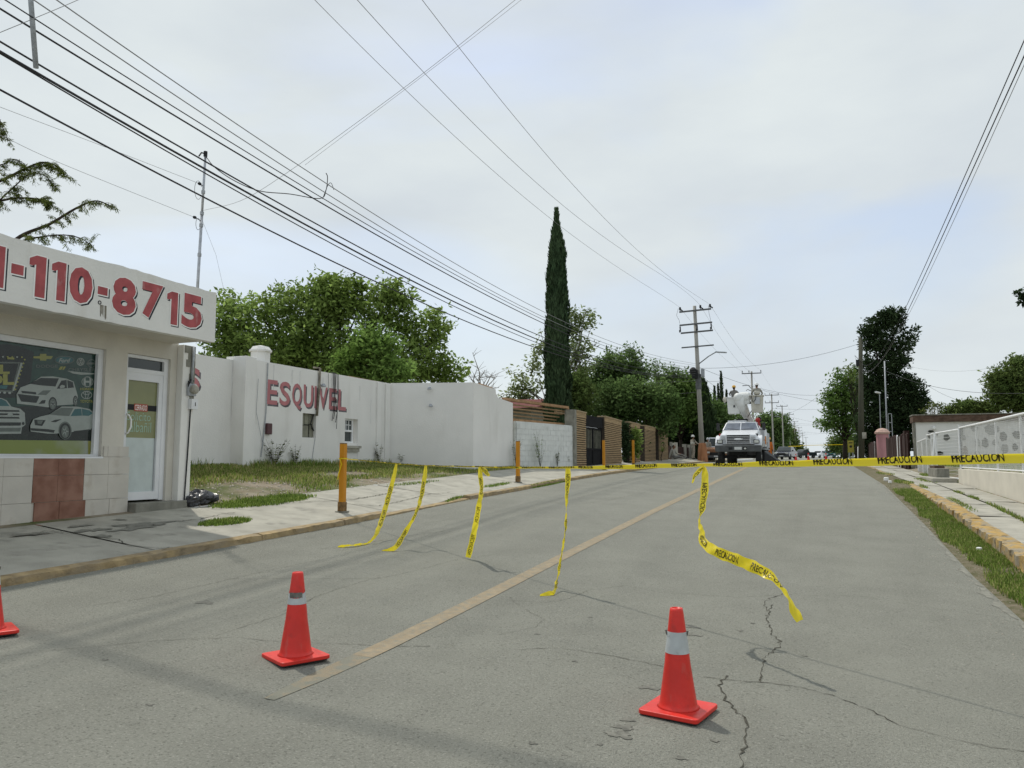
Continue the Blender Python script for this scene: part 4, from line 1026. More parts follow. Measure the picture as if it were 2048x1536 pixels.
# chimney with domed cap
ch = MB(); cx_, cy_ = XB - .3, on_x(521, 705, XB - .3).y; r = .36
oct_ = lambda r, z: [(cx_ + r * math.cos(math.pi / 8 + k * math.pi / 4), cy_ + r * math.sin(math.pi / 8 + k * math.pi / 4), z) for k in range(8)]
for (r0, za_, r1, zb_) in ((.27, ZT - .06, .27, 4.70), (.32, 4.70, .32, 4.75), (.30, 4.75, .23, 4.84), (.23, 4.84, .05, 4.88)):
    ch.add(oct_(r0, za_) + oct_(r1, zb_), [tuple(range(7, -1, -1)), tuple(range(8, 16))] + [(k, (k + 1) % 8, 8 + (k + 1) % 8, 8 + k) for k in range(8)])
ch.world('chimney', M['white_paint'], wb)
# pipes, boxes and dangling cables on the wall
mb = MB(); ypp = wy(636, 800); mb.tube([(XB + .05, ypp, ZT + .06), (XB + .05, ypp - .02, 3.9), (XB + .05, ypp - .1, w1[3] - .05)], .035, 8); mb.tube([(XB + .05, ypp, ZT + .06), (XB - .1, ypp - .15, ZT + .08)], .025, 6); mb.world('pipe', M['stain'], wb, smooth=True)
mb = MB(); yv = wy(531, 800); mb.tube([(XB + .03, yv + .02, ZT - .05), (XB + .03, yv, 3.0), (XB + .03, yv - .1, 2.1), (XB + .03, yv - .15, 1.8)], .015, 6); mb.tube([(XB + .03, wy(512), 3.9), (XB + .03, wy(510), 3.0), (XB + .03, wy(524), 2.2)], .006, 4); mb.tube([(XB + .02, wy(630), w1[2]), (XB + .02, wy(622, 920), 1.6)], .008, 4); mb.world('wall_cable', M['galv'], wb)
mb = MB(); a = wy(530, 853); mb.box(XB, XB + .09, a, a + .2, 2.42, 2.72); mb.world('junction_box', M['box_maroon'], wb, bevel=.015)
mb = MB()
for k, (u, vb) in enumerate([(664, 842), (667, 838), (671, 845), (673, 858), (668, 820)]):
    yt = wy(669, 752) + (k - 2) * .07; e = on_x(u, vb, XB + .06)
    mb.tube([(XB - .05, yt, ZT + .02), (XB + .05, yt, ZT - .03), (XB + .07, yt + random.uniform(-.06, .06), 3.7), (XB + .08, (yt + e.y) / 2 + random.uniform(-.08, .08), 3.2), (e.x, e.y, e.z)], .011 if k < 3 else .008, 5)
mb.tube([(XB + .04, wy(652), ZT - .05), (XB + .05, wy(653), 3.9), (XB + .04, wy(648), 3.4)], .006, 4)
mb.world('dangling_cables', M['dark'], wb)
def lamp(p, n):
    n = Vector(n).normalized(); mb = MB(); mb.tube([p, p + n * .12], .02, 6); q = p + n * .14
    mb.lathe((q.x, q.y, q.z - .05), [(.03, .09), (.05, .07), (.08, .0), (.07, -.01)], 10); mb.world('wall_lamp', M['galv'], wb)
lamp(Vector((XB, wy(641, 757), 3.98)), (1, -.2, 0))
rn = -nrm.normalized()
for u, v in ((858, 776), (861, 811)):
    f = (u - 780) / 165; p = c0.lerp(c1, f); p.z = EYE + (918 - v) / F_PX * d0; lamp(p, rn)
# weeds on the white wall's foot
def weed(x, y, h, spread, n, label, seed=0, m='leaf_twig'):
    r_ = random.Random(seed); z = G(x, y); h *= .8; o = root('weed', (x, y, z), label, 'plant', 'weeds along the walls'); st = MB(); lf = MB()
    for k in range(n):
        a = r_.uniform(0, 6.28); hh = h * r_.uniform(.5, 1); tip = Vector((x + math.cos(a) * spread * r_.uniform(.2, 1), y + math.sin(a) * spread, z + hh)); mid = Vector((x, y, z)).lerp(tip, .5) + Vector((0, 0, hh * .12))
        st.tube([(x, y, z), mid, tip], [.004, .003, .002], 4)
        for j in range(9):
            t = .25 + .75 * j / 9; q = (Vector((x, y, z)).lerp(mid, t * 2) if t < .5 else mid.lerp(tip, t * 2 - 1)); b = r_.uniform(0, 6.28); l = r_.uniform(.05, .13)
            d = Vector((math.cos(b), math.sin(b), r_.uniform(-.3, .5))) * l; w = Vector((-math.sin(b), math.cos(b), 0)) * l * .3
            lf.add([q, q + d * .5 + w, q + d, q + d * .5 - w], [(0, 1, 2, 3)])
    st.world('stem', M['bark_dark'], o); lf.world('foliage', M[m], o)
weed(XB + .15, wy(540, 930), 1.0, .45, 20, 'straggly grey weed under the cable at the E of the lettering', 1)
weed(XB + .12, wy(583, 930), .8, .25, 9, 'thin weed on the white wall below the letter Q', 2)
weed(XB + .12, wy(752, 930), 1.0, .22, 9, 'thin tall weed at the slim white pilasters beside the sash window', 3)
weed(XB + .35, wy(785, 930), .8, .25, 9, 'weed in the inner corner where the white return wall starts', 4)
weed(-11.0, 28.1, 1.5, .3, 12, 'tall weed at the outer corner of the stepped white end wall', 5)
weed(-10.55, 29.6, 1.9, .35, 14, 'tall leafy weed against the pale block wall behind the second orange post', 6, 'leaf')
weed(-10.35, 31.2, 1.2, .15, 9, 'lone dark weed in the middle of the pale block wall', 7)
weed(-10.2, 32.2, .7, .2, 8, 'low weed at the pier end of the pale block wall', 8)

# ------------------------------------------------------------------ pale block wall, timber slats, brick piers, gate
bwall = root('block_wall', (-10.6, 30.4, 1.3), 'low pale grey painted block wall between white building and brick piers', 'wall')
b0, b1 = Vector((-11.12, 28.42, 0)), Vector((-10.02, 32.5, 0)); L = (b1 - b0).length; dv = (b1 - b0).normalized(); nv = Vector((dv.y, -dv.x, 0))
rows = 10; zb0, zb1 = 1.0, 3.17
mb = MB(); mb.prism([b0 + Vector((0, 0, zb0)) - nv * .015, b1 + Vector((0, 0, zb0)) - nv * .015, b1 + Vector((0, 0, zb1 + .04)) - nv * .015, b0 + Vector((0, 0, zb1 + .08)) - nv * .015], -nv * .15); mb.world('backing', M['block_wall'], bwall)
for r_ in range(rows):
    za = zb0 + (zb1 - zb0) * r_ / rows; zt_ = zb0 + (zb1 - zb0) * (r_ + 1) / rows; s = -(.2 if r_ % 2 else 0)
    while s < L - .02:
        a, b = max(0, s), min(L, s + .4); pr = random.uniform(-.002, .004); mb = MB()
        q0, q1 = b0 + dv * (a + .004), b0 + dv * (b - .004)
        mb.prism([(q0.x, q0.y, za + .004), (q1.x, q1.y, za + .004), (q1.x, q1.y, zt_ - .004), (q0.x, q0.y, zt_ - .004)], nv * (.004 + pr)); mb.world('block', M['block_wall'], bwall); s += .4
per = root('pergola', (-12, 32, 3.2), 'stack of tan timber slats above the pale block wall', 'pergola')
for k in range(6):
    mb = MB(); off = -nv * (.35 + .16 * k); z = 4.03 - .125 * k
    mb.bar(b0 + off + dv * -.8 + Vector((0, 0, z + .06)), b1 + off + dv * (.1) + Vector((0, 0, z - .04)), .06, .055); mb.world('slat', M['wood_orange'], per)
mb = MB(); mb.bar(b0 + Vector((0, 0, 4.12)) - nv * .3 - dv * .5, b1 + Vector((0, 0, 4.02)) - nv * .3, .12, .10); mb.world('front_beam', M['roof_tan'], per)
mb = MB(); mb.bar(b1 + Vector((0, 0, 1.2)) - nv * .3, b1 + Vector((0, 0, 4.0)) - nv * .3, .1, .1); mb.bar(b0 - nv * 4.6 + Vector((0, 0, 1.2)), b0 - nv * 4.6 + Vector((0, 0, 4.0)), .1, .1); mb.bar(b1 - nv * 4.6 + Vector((0, 0, 1.2)), b1 - nv * 4.6 + Vector((0, 0, 4.0)), .1, .1); mb.world('post', M['roof_tan'], per)
mb = MB(); mb.bar(b0 - nv * .5 + Vector((0, 0, 3.29)), b1 - nv * .5 + Vector((0, 0, 3.25)), .1, .16); mb.world('lower_beam', M['roof_tan'], per)
hr = root('house', (-19, 46, 1.5), 'house with a low red roof showing between white building and cypress', 'house')
mb = MB(); mb.box(-24, -15.5, 42, 52, 1.2, 4.7); mb.world('wall', M['board_grey'], hr)
mb = MB(); mb.hexa([(-24.4, 41.5, 4.7), (-15.1, 41.5, 4.7), (-15.1, 52.5, 4.7), (-24.4, 52.5, 4.7)], [(-24.4, 46.6, 5.75), (-15.1, 46.6, 5.55), (-15.1, 47.4, 5.55), (-24.4, 47.4, 5.75)]); mb.world('roof', M['roof_red'], hr)

def brick_pier(y0, y1, zt0, zt1, label, X=-10.0):
    o = root('brick_pier', (X, (y0 + y1) / 2, G(X, (y0 + y1) / 2)), label, 'brick wall', 'ridged brick wall panels')
    zb = G(X, y0) - .1; mb = MB()
    mb.hexa([(X - .36, y0 - .06, zb), (X - .012, y0 - .06, zb), (X - .012, y1, zb), (X - .36, y1, zb)], [(X - .36, y0 - .06, zt0), (X - .012, y0 - .06, zt0), (X - .03, y1, zt1), (X - .32, y1, zt1)]); mb.world('core_shaded_end', M['mortar'], o)  # near end juts out: dark concrete with its shade coloured in
    n = 23
    for k in range(n):
        f0, f1 = (k + .2) / n * .90, (k + .80) / n * .90; mb = MB()
        za, zb_ = zb + (zt0 - zb) * f0, zb + (zt0 - zb) * f1; zc, zd = zb + (zt1 - zb) * f0, zb + (zt1 - zb) * f1; pr = .012 + random.uniform(-.006, .006)
        mb.hexa([(X - .34, y0 - .02, za), (X + pr, y0 - .02, za), (X + pr, y1, zc), (X - .34, y1, zc)], [(X - .34, y0 - .02, zb_), (X + pr, y0 - .02, zb_), (X + pr, y1, zd), (X - .34, y1, zd)]); mb.world('brick_course', M['brick'], o)
    mb = MB(); f = .905
    mb.hexa([(X - .35, y0 - .02, zb + (zt0 - zb) * f), (X + .02, y0 - .02, zb + (zt0 - zb) * f), (X + .02, y1 + .02, zb + (zt1 - zb) * f), (X - .35, y1 + .02, zb + (zt1 - zb) * f)], [(X - .35, y0 - .02, zt0), (X + .02, y0 - .02, zt0), (X + .02, y1 + .02, zt1), (X - .35, y1 + .02, zt1)]); mb.world('head_course', M['brick'], o)
    mb = MB(); mb.hexa([(X - .38, y0 - .05, zt0), (X + .05, y0 - .05, zt0), (X + .05, y1 + .05, zt1), (X - .38, y1 + .05, zt1)], [(X - .38, y0 - .05, zt0 + .06), (X + .05, y0 - .05, zt0 + .06), (X + .05, y1 + .05, zt1 + .06), (X - .38, y1 + .05, zt1 + .06)]); mb.world('coping', M['brick_cap'], o)
    return o
py = lambda u, v=900: on_x(u, v, -10.0).y
mb = MB(); mb.box(-10.4, -9.96, 32.4, 32.75, 1.0, 3.92); o = mb.world('concrete_pier', M['concrete_grey'], None); tag(o, 'narrow grey concrete pier between the block wall and the first brick panel', 'pier')
PT = lambda u, v: on_x(u, v, -10.0).z
brick_pier(32.8, py(1172), PT(1150, 822), PT(1172, 827), 'narrow ridged brick panel just before the dark gate')
brick_pier(py(1210), py(1243), PT(1210, 834), PT(1243, 843), 'widest ridged brick panel, directly after the dark gate')
brick_pier(py(1259), py(1280), PT(1259, 845), PT(1280, 850), 'ridged brick panel half hidden by a leafy plant and an orange post')
brick_pier(py(1290), py(1311), PT(1290, 852), PT(1311, 857), 'ridged brick panel fourth along from the block wall')
brick_pier(py(1318), py(1336), PT(1318, 858), PT(1336, 863), 'last ridged brick panel, nearest the utility pole, spiky plant before it')
gt = root('metal_gate', (-10.15, py(1190), 1.5), 'dark double steel gate with glazed upper panels between brick panels', 'gate')
g0, g1 = py(1173), py(1209); gm = (g0 + g1) / 2; zg = G(-10, gm)
for a, b in ((g0, gm - .02), (gm + .02, g1)):
    leaf = MB(); X0, X1 = -10.2, -10.13
    leaf.box(X0, X1, a, a + .08, zg, 3.25); leaf.box(X0, X1, b - .08, b, zg, 3.25); leaf.box(X0, X1, a + .08, b - .08, 3.17, 3.25); leaf.box(X0, X1, a + .08, b - .08, zg, zg + .1); leaf.box(X0, X1, a + .08, b - .08, 2.18, 2.26)
    lf = leaf.world('gate_leaf', M['gate_dark'], gt)
    mb = MB(); mb.box(-10.18, -10.16, a + .08, b - .08, zg + .1, 2.18); mb.world('lower_panel', M['gate_dark'], lf)
    mb = MB(); mb.box(-10.19, -10.18, a + .08, b - .08, 2.26, 3.17); mb.world('pane', M['board_grey'], lf)
    for k in range(1, 6):
        mb = MB(); yy = a + .08 + (b - a - .16) * k / 6; mb.box(-10.17, -10.145, yy - .015, yy + .015, 2.26, 3.17); mb.world('bar', M['gate_dark'], lf)
mb = MB(); mb.box(-10.22, -10.08, g0 - .02, g1 + .02, 3.27, 3.80); mb.world('lintel', M['gate_dark'], gt)
for zz in (3.9, 4.0):
    mb = MB(); mb.box(-11.4, -11.3, g0 - .5, g1 + 1, zz, zz + .05); mb.world('slat', M['wood_orange'], gt)
# low fence with piers past the brick panels
lw = root('pier_fence', (-10.2, 62, 1.7), 'low grey fence with pale piers in shade beyond the brick panels', 'fence')
yy = py(1342)
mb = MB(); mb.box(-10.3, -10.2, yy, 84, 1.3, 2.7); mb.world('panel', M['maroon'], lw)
for k, (u, m, w_, h) in enumerate([(1348, 'concrete', 2.2, 3.0), (1369, 'concrete', .8, 2.95), (1379, 'concrete', .8, 2.95), (1386, 'concrete', .8, 2.95)]):
    q = on_x(u, 900, -10.2).y; mb = MB(); mb.box(-10.32, -10.1, q - w_ / 2, q + w_ / 2, 1.3, h); mb.world('pier', M[m], lw)

# ------------------------------------------------------------------ traffic cones
def cone(loc, rz, label, scale=1.0, torn=False, lean=(0, 0)):
    o = root('traffic_cone', loc, label, 'traffic cone', 'orange traffic cones', rz)
    o.scale = (scale,) * 3; o.rotation_euler = (lean[0], lean[1], rz)
    def plate(h0, h1, w, m, name, cr=.03):
        mb = MB(); pts = []
        for sx, sy in ((1, 1), (-1, 1), (-1, -1), (1, -1)):
            a0 = math.atan2(sy, sx) - math.pi / 4
            for k in range(4):
                a = a0 + (math.pi / 2) * k / 3; pts.append((sx * (w - cr) + cr * math.cos(a), sy * (w - cr) + cr * math.sin(a), h0))
        mb.prism(pts, (0, 0, h1 - h0)); return mb.build(name, m, o, bevel=.006)
    plate(0, .012, .203, M['cone_foot'], 'rubber_foot'); plate(.012, .042, .214, M['cone_red'], 'base')
    mb = MB(); prof = [(.150, .040), (.134, .052), (.128, .075), (.090, .33), (.0815, .41), (.047, .695), (.043, .712), (.034, .714), (.030, .66)]
    mb.lathe((0, 0, 0), prof, 36); b = mb.build('body', M['cone_red'], o, smooth=True)
    mb = MB(); n = 36; vs = []
    za, zb = (.455, .555) if torn else (.41, .555)
    rad = lambda z: .0815 + (.047 - .0815) * (z - .41) / (.695 - .41) + .0022
    for j in range(n):
        a = 2 * math.pi * j / n; top = zb
        if torn: top = zb + .022 * math.sin(a * 1.0 + .6) - (.028 if 3.4 < a < 4.8 else 0)
        vs += [(rad(za) * math.cos(a), rad(za) * math.sin(a), za), (rad(top) * math.cos(a), rad(top) * math.sin(a), top)]
    mb.add(vs, [(2 * j, 2 * ((j + 1) % n), 2 * ((j + 1) % n) + 1, 2 * j + 1) for j in range(n)]); mb.build('reflective_band', M['reflector'], o, smooth=True)
    mb = MB()
    if torn:
        for j in range(9):
            a = 3.3 + 1.6 * j / 9; r0 = rad(.53) + .004; mb.add([(r0 * math.cos(a), r0 * math.sin(a), .515 - .01 * (j % 2)), (r0 * math.cos(a + .18), r0 * math.sin(a + .18), .515 - .01 * ((j + 1) % 2)), ((r0 - .002) * math.cos(a + .18), (r0 - .002) * math.sin(a + .18), .553), ((r0 - .002) * math.cos(a), (r0 - .002) * math.sin(a), .553)], [(0, 1, 2, 3)])
    else:
        for a in (3.7, .15):
            r0 = rad(.54); c, s_ = math.cos(a), math.sin(a); mb.add([(r0 * c, r0 * s_, .52), (r0 * c, r0 * s_, .562), ((r0 + .014) * c, (r0 + .014) * s_, .560), ((r0 + .010) * c, (r0 + .010) * s_, .535)], [(0, 1, 2, 3)])
    mb.build('loose_tape_end', M['worn'], o)
    return o
def on_road(u, v):
    p = ground_hit(u, v); p.z = G(min(2, max(-8.2, p.x)), p.y); return p
cone(on_road(1357, 1425), -.18 - YAW + .35, 'red orange cone with a wide grey reflective band, nearest the cracks in the road', .99)
cone(on_road(591, 1318), 1.08, 'red orange cone with torn narrow grey band standing beside the worn centre line', .995, True)
cone(on_road(-28, 1268), 1.1, 'red orange cone cut off by the photo edge, by the near kerb', 1.0)
for (u, v, sc, lb) in [(1617, 922, 1.0, 'small distant orange cone in the road just before the far white car'), (1592, 922, .9, 'tiny distant cone beside the wheel of the dark blue car'), (1652, 923, 1.0, 'tiny distant cone right of the far white car, over the middle of the road')]:
    X = {1617: -3.0, 1592: -4.6, 1652: .2}[u]; p = on_x(u, 905, X); p = Vector((X, 82, G(X, 82))); r = ray(u, 918); t = 82 / r.y; p.x = r.x * t; p.z = G(max(-8.2, min(2, p.x)), 82)
    cone(p, .3, lb, sc * 1.0)

# ------------------------------------------------------------------ orange posts
posts = []
for k, (u, v, top, lb) in enumerate([(684, 1030, 886, 'square orange steel post nearest the camera, caution tape tied to it'), (1036, 970, 882, 'square orange steel post second along the kerb, before the pale block wall'),
                                     (1208, 944, 880, 'square orange steel post at the edge of the dark gate'), (1267, 935, 880, 'square orange steel post in front of the leafy plant at the brick panels')]):
    X = -8.86; p = on_x(u, v, X); z = G(X, p.y) + .012; t = on_x(u + 2, top, X); o = root('orange_post', (X, p.y, z), lb, 'post', 'orange kerb posts')
    h = t.z - z; mb = MB(); mb.box(-.055, .055, -.055, .055, .12, h - .02); mb.build('tube', M['post_orange'], o, bevel=.008)
    mb = MB(); mb.box(-.052, .052, -.052, .052, h - .02, h); mb.build('cap', M['post_rust'], o)
    mb = MB(); mb.box(-.066, .066, -.066, .066, 0.008, .19); mb.build('sleeve', M['post_rust'], o, bevel=.006)
    mb = MB(); mb.box(-.10, .10, -.10, .10, -.02, .008); mb.build('base_plate', M['concrete_grey'], o); posts.append((o, h))

# ------------------------------------------------------------------ caution tape
TA = Vector((posts[0][0].location.x, posts[0][0].location.y - .07, 0)); TB = Vector((1.62, 6.30, 0)); TB = TA + (TB - TA) * 1.22
tdir = (TB - TA).normalized(); tnrm = Vector((tdir.y, -tdir.x, 0)); TL = (TB - TA).length
def on_tape(u, v):
    r = ray(u, v); n = tnrm; t = (TA - Vector((0, 0, 0))).dot(n) / r.dot(n); return EYE_P + r * t
cent = [(686, 917, 1.0), (740, 922, .8), (792, 927, .9), (850, 931, 1.0), (960, 933.5, 1.5), (1037, 935, 2.0), (1135, 935, 2.4), (1208, 934.5, 4.2), (1267, 933, 5), (1330, 931, 5), (1408, 930, 3.4), (1460, 929.5, 4.2), (1520, 928, 6), (1620, 925.5, 7.3), (1700, 924, 8.5), (1800, 921, 9.6), (1960, 917.5, 11), (2048, 916, 11.5), (2200, 912, 13)]
tp = [on_tape(u, v) for u, v, h in cent]; ts = [(p - TA).dot(tdir) for p in tp]; tz = [p.z for p in tp]
th = [min(.039, h / F_PX * (p - EYE_P).dot(c_fwd)) for (u, v, h), p in zip(cent, tp)]
HW = .040
def tape_pt(s, w, off=0.0):
    """s metres along, w from -1 (lower edge) to 1 (upper edge)"""
    z = float(np.interp(s, ts, tz)); h = float(np.interp(s, ts, th)); c = TA + tdir * s
    sn = h / HW; cs = math.sqrt(max(0, 1 - sn * sn)); ww = w
    back = HW * cs * ww * .22 - .012 * max(0, ww - .45) ** 2 * 6
    up = HW * sn * (min(ww, .5) + (0.55 * (ww - .5) if ww > .5 else 0)) + .004 * math.sin(s * 9) * .5
    nf = Vector((tnrm.x * -1, tnrm.y * -1, 0))
    if nf.y < 0: nf = -nf
    return Vector((c.x, c.y, z + up)) + nf * (back - off)
tape = root('caution_tape', (TA.x, TA.y, 1.7), 'long yellow caution tape lettered PRECAUCION stretched across the street', 'caution tape')
mb = MB(); ns = 150; W_ = [-1, -.6, -.2, .2, .5, .75, 1]; vs = []
for i in range(ns + 1):
    for w in W_: vs.append(tape_pt(TL * i / ns, w))
k = len(W_); mb.add(vs, [(i * k + j, (i + 1) * k + j, (i + 1) * k + j + 1, i * k + j + 1) for i in range(ns) for j in range(k - 1)]); mb.world('ribbon', M['tape'], tape, smooth=True)
iv = [(1905, 2010), (1757, 1845), (1628, 1705), (1520, 1587), (1428, 1485), (1344, 1394), (1272, 1314), (1212, 1246), (1158, 1186)]
siv = [tuple((on_tape(u, 925) - TA).dot(tdir) for u in q) for q in iv]
per_ = siv[0][0] - siv[1][0]; s0 = siv[0][0] + per_
siv.append((s0, s0 + (siv[0][1] - siv[0][0])))
s_ = siv[8][0] - per_
while s_ > .3: siv.append((s_, s_ + .5)); s_ -= per_
for a, b in siv:
    if b > TL: continue
    mb = MB()
    for off in (.0012, -.0012):
        put_text(mb, 'PRECAUCION', lambda x, y, a=a, b=b, off=off: tape_pt(a + (b - a) * x, -.62 + 1.75 * y if y < .93 else 1.0, off), 0, .02)
    mb.world('printed_word', M['tape_ink'], tape)
# knot and tail on the first post
mb = MB(); c = posts[0][0].location; z = tz[0]
mb.hexa([(c.x - .06, c.y - .061, z - .012), (c.x + .06, c.y - .061, z - .012), (c.x + .06, c.y + .061, z - .012), (c.x - .06, c.y + .061, z - .012)], [(c.x - .06, c.y - .061, z + .012), (c.x + .06, c.y - .061, z + .012), (c.x + .06, c.y + .061, z + .012), (c.x - .06, c.y + .061, z + .012)])
mb.tube([(c.x - .03, c.y - .066, z), (c.x + .01, c.y - .07, z - .12), (c.x - .05, c.y - .07, z - .3), (c.x - .07, c.y - .07, z - .42)], [.01, .012, .012, .008], 4)
mb.world('knot', M['tape'], tape)

def streamer(pts, label, texts, parent_group='strips of caution tape hanging from the line', sub=14):
    """pts: (u, v, distance ahead, half width m, twist deg); a strip tied to the line and blowing"""
    P = [at(u, v, d) for u, v, d, _, _ in pts]; hw = [q[3] for q in pts]; tw = [math.radians(q[4]) for q in pts]
    def cr(a, b, c, d, t): return .5 * ((2 * b) + (c - a) * t + (2 * a - 5 * b + 4 * c - d) * t * t + (3 * b - a - 3 * c + d) * t ** 3)
    C, H_, T_ = [], [], []; n = len(P)
    for i in range(n - 1):
        for k in range(sub):
            t = k / sub; g = lambda L: (L[max(i - 1, 0)], L[i], L[i + 1], L[min(i + 2, n - 1)])
            C.append(cr(*g(P), t)); H_.append(hw[i] + (hw[i + 1] - hw[i]) * t); T_.append(tw[i] + (tw[i + 1] - tw[i]) * t)
    C.append(P[-1]); H_.append(hw[-1]); T_.append(tw[-1]); Wv = []; S_ = [0]
    for i, c in enumerate(C):
        d = (C[min(i + 1, len(C) - 1)] - C[max(i - 1, 0)]).normalized(); toE = (EYE_P - c).normalized(); w = d.cross(toE).normalized(); nn = w.cross(d).normalized()
        Wv.append(w * math.cos(T_[i]) + nn * math.sin(T_[i]))
        if i: S_.append(S_[-1] + (C[i] - C[i - 1]).length)
    for i in range(1, len(Wv)):
        pass
    tot = S_[-1]
    def pt(s, w, off=0):
        s = max(0, min(tot, s)); i = min(len(S_) - 2, max(0, int(np.searchsorted(S_, s)) - 1)); t = (s - S_[i]) / max(1e-6, S_[i + 1] - S_[i])
        c = C[i].lerp(C[i + 1], t); wv = Wv[i].lerp(Wv[i + 1], t); h = H_[i] + (H_[i + 1] - H_[i]) * t; d = (C[i + 1] - C[i]).normalized(); nn = wv.cross(d)
        nn = nn.normalized() if nn.length > 1e-6 else Vector((0, 0, 1))
        return c + wv * h * w * (1 + .07 * math.sin(s * 31)) + nn * (off + .006 * (1 - w * w) + .007 * math.sin(s * 23 + w * 2.1) + .004 * math.sin(s * 57 - w * 3))
    o = root('tape_strip', P[0], label, 'caution tape', parent_group)
    mb = MB(); W2 = [-1, -.5, 0, .5, 1]; vs = [pt(s, w) for s in S_ for w in W2]; k = 5
    mb.add(vs, [(i * k + j, (i + 1) * k + j, (i + 1) * k + j + 1, i * k + j + 1) for i in range(len(S_) - 1) for j in range(k - 1)]); mb.world('ribbon', M['tape'], o, smooth=True)
    for a, b, flip in texts:
        mb = MB()
        for off in (.0015, -.0015):
            put_text(mb, 'PRECAUCION', lambda x, y, a=a, b=b, off=off: pt(tot * (a + (b - a) * x), flip * (-.62 + 1.24 * y), off), 0, .015)
        mb.world('printed_word', M['tape_ink'], o)
    return o
hwf = .042
def dline(u): p = on_tape(u, 925); return (p - EYE_P).dot(c_fwd)
def dgr(u, v): p = ground_hit(u, v); return (p - EYE_P).dot(c_fwd)
d1, d2, d3, d4, d5 = dline(792), dline(852), dline(962), dline(1136), dline(1408)
e1 = dgr(735, 1087) - .05; e1b = dgr(680, 1094) - .05
streamer([(793, 928, d1, .02, 20), (788, 952, d1 - .05, .035, 15), (778, 990, d1 - .2, hwf, 10), (765, 1035, (d1 + e1) / 2, hwf, 15), (752, 1068, e1 + .15, .036, 30), (737, 1085, e1, .02, 60), (705, 1090, e1b + .1, .03, 65), (676, 1093, e1b, .025, 60)],
         'hanging tape strip nearest the first orange post, its end trailing on the asphalt', [(.17, .33, 1), (.38, .55, 1)])
e2 = dgr(790, 1101) - .05
streamer([(852, 931, d2, .02, 20), (849, 955, d2 - .05, .036, 15), (842, 995, d2 - .25, .034, 25), (830, 1030, d2 - .6, .025, 40), (810, 1065, (d2 + e2) / 2 - .2, .036, 15), (790, 1095, e2, hwf, 20), (763, 1103, e2 - .02, .02, 60)],
         'hanging tape strip second from the first orange post, its end curled on the asphalt', [(.15, .34, 1), (.42, .58, 1), (.68, .86, 1)])
e3 = dgr(933, 1117) - .04
streamer([(960, 934, d3, .025, 25), (961, 955, d3 - .03, .036, 15), (963, 980, d3 - .1, .03, 30), (958, 1010, d3 - .3, .036, 12), (948, 1065, (d3 + e3) / 2, hwf, 6), (936, 1115, e3, .04, 4)],
         'broad straight hanging tape strip third from the first orange post', [(.10, .29, 1), (.42, .62, 1), (.78, .97, 1)])
streamer([(962, 934, d3, .02, 20), (970, 942, d3 - .04, .034, 10), (978, 952, d3 - .06, .02, 20)], 'short loose tape tail at the knot of the third strip', [(.1, .9, 1)])
e4 = dgr(1108, 1188) - .03
streamer([(1136, 936, d4, .03, 15), (1136, 955, d4 - .02, .036, 12), (1134, 985, d4 - .05, .03, 35), (1132, 1020, d4 - .1, .012, 70), (1131, 1055, d4 - .1, .02, 50), (1127, 1085, d4 - .12, .013, 65), (1121, 1120, d4 - .15, .02, 50), (1115, 1155, d4 - .2, .02, 60), (1108, 1184, e4, .025, 40), (1098, 1188, e4 - .05, .036, 15), (1080, 1193, e4 - .1, .025, 20)],
         'twisted narrow tape strip hanging over the centre line, its end flat on the road', [(.04, .2, 1), (.34, .48, 1), (.55, .68, 1), (.75, .84, 1)])
streamer([(1409, 934, d5, .012, 10), (1410, 950, d5, .033, 5), (1409, 980, d5 - .05, .040, 10), (1404, 1015, d5 - .12, .034, 25), (1398, 1038, d5 - .2, .009, 70), (1403, 1060, d5 - .32, .026, 35), (1408, 1085, d5 - .5, .042, 5), (1432, 1103, d5 - .75, .049, -8), (1470, 1118, d5 - 1.0, .050, -10), (1510, 1135, d5 - 1.25, .050, -8), (1540, 1152, d5 - 1.42, .040, 15), (1560, 1172, d5 - 1.52, .020, 62), (1578, 1198, d5 - 1.62, .026, 50), (1589, 1222, d5 - 1.68, .036, 20), (1600, 1242, d5 - 1.74, .028, 10)],
         'long curling tape strip blowing in the wind above the right lane', [(.07, .22, 1), (.34, .42, -1), (.50, .635, -1), (.71, .87, -1)])
streamer([(1408, 934, d5, .012, 10), (1398, 942, d5 - .02, .025, 30), (1388, 954, d5 - .04, .016, 50), (1384, 966, d5 - .05, .012, 60)], 'short frayed tape tail at the knot of the curling strip', [(.1, .8, 1)])

# ------------------------------------------------------------------ utility poles and wires
def tapered_pole(mb, b, t, r0, r1, n=10):
    b, t = Vector(b), Vector(t); mb.tube([b, b.lerp(t, .5), t], [r0, (r0 + r1) / 2, r1], n); return mb
def insul(mb, x, y, z, h=.28, r=.07): mb.lathe((x, y, z), [(.03, 0), (.03, h * .3), (r, h * .35), (r, h * .5), (r * .6, h * .55), (r, h * .7), (r * .7, h)], 8)
MP = Vector((-8.42, 61.0, 0)); MP.z = G(MP.x, MP.y)
mtp = on_y(1389, 612, 61.0)
mpole = root('utility_pole', MP, 'tall concrete utility pole with triple crossarms and street lamp behind the white truck', 'utility pole')
mb = MB(); tapered_pole(mb, MP + Vector((0, 0, -.3)), mtp, .21, .13, 12); mb.world('pole', M['pole'], mpole, smooth=True)
axis = (mtp - MP) / (mtp.z - MP.z)
def on_pole(v): q = MP + axis * (EYE + (918 - v) / F_PX * (MP - EYE_P).dot(c_fwd) - MP.z); return q
tilt = .035
def arm(v, w0, w1, th=.12, name='crossarm'):
    q = on_pole(v); mb = MB(); mb.bar(q + Vector((w0, -.16, w0 * tilt)), q + Vector((w1, -.16, w1 * tilt)), th * .8, th); mb.world(name, M['arm'], mpole); return q
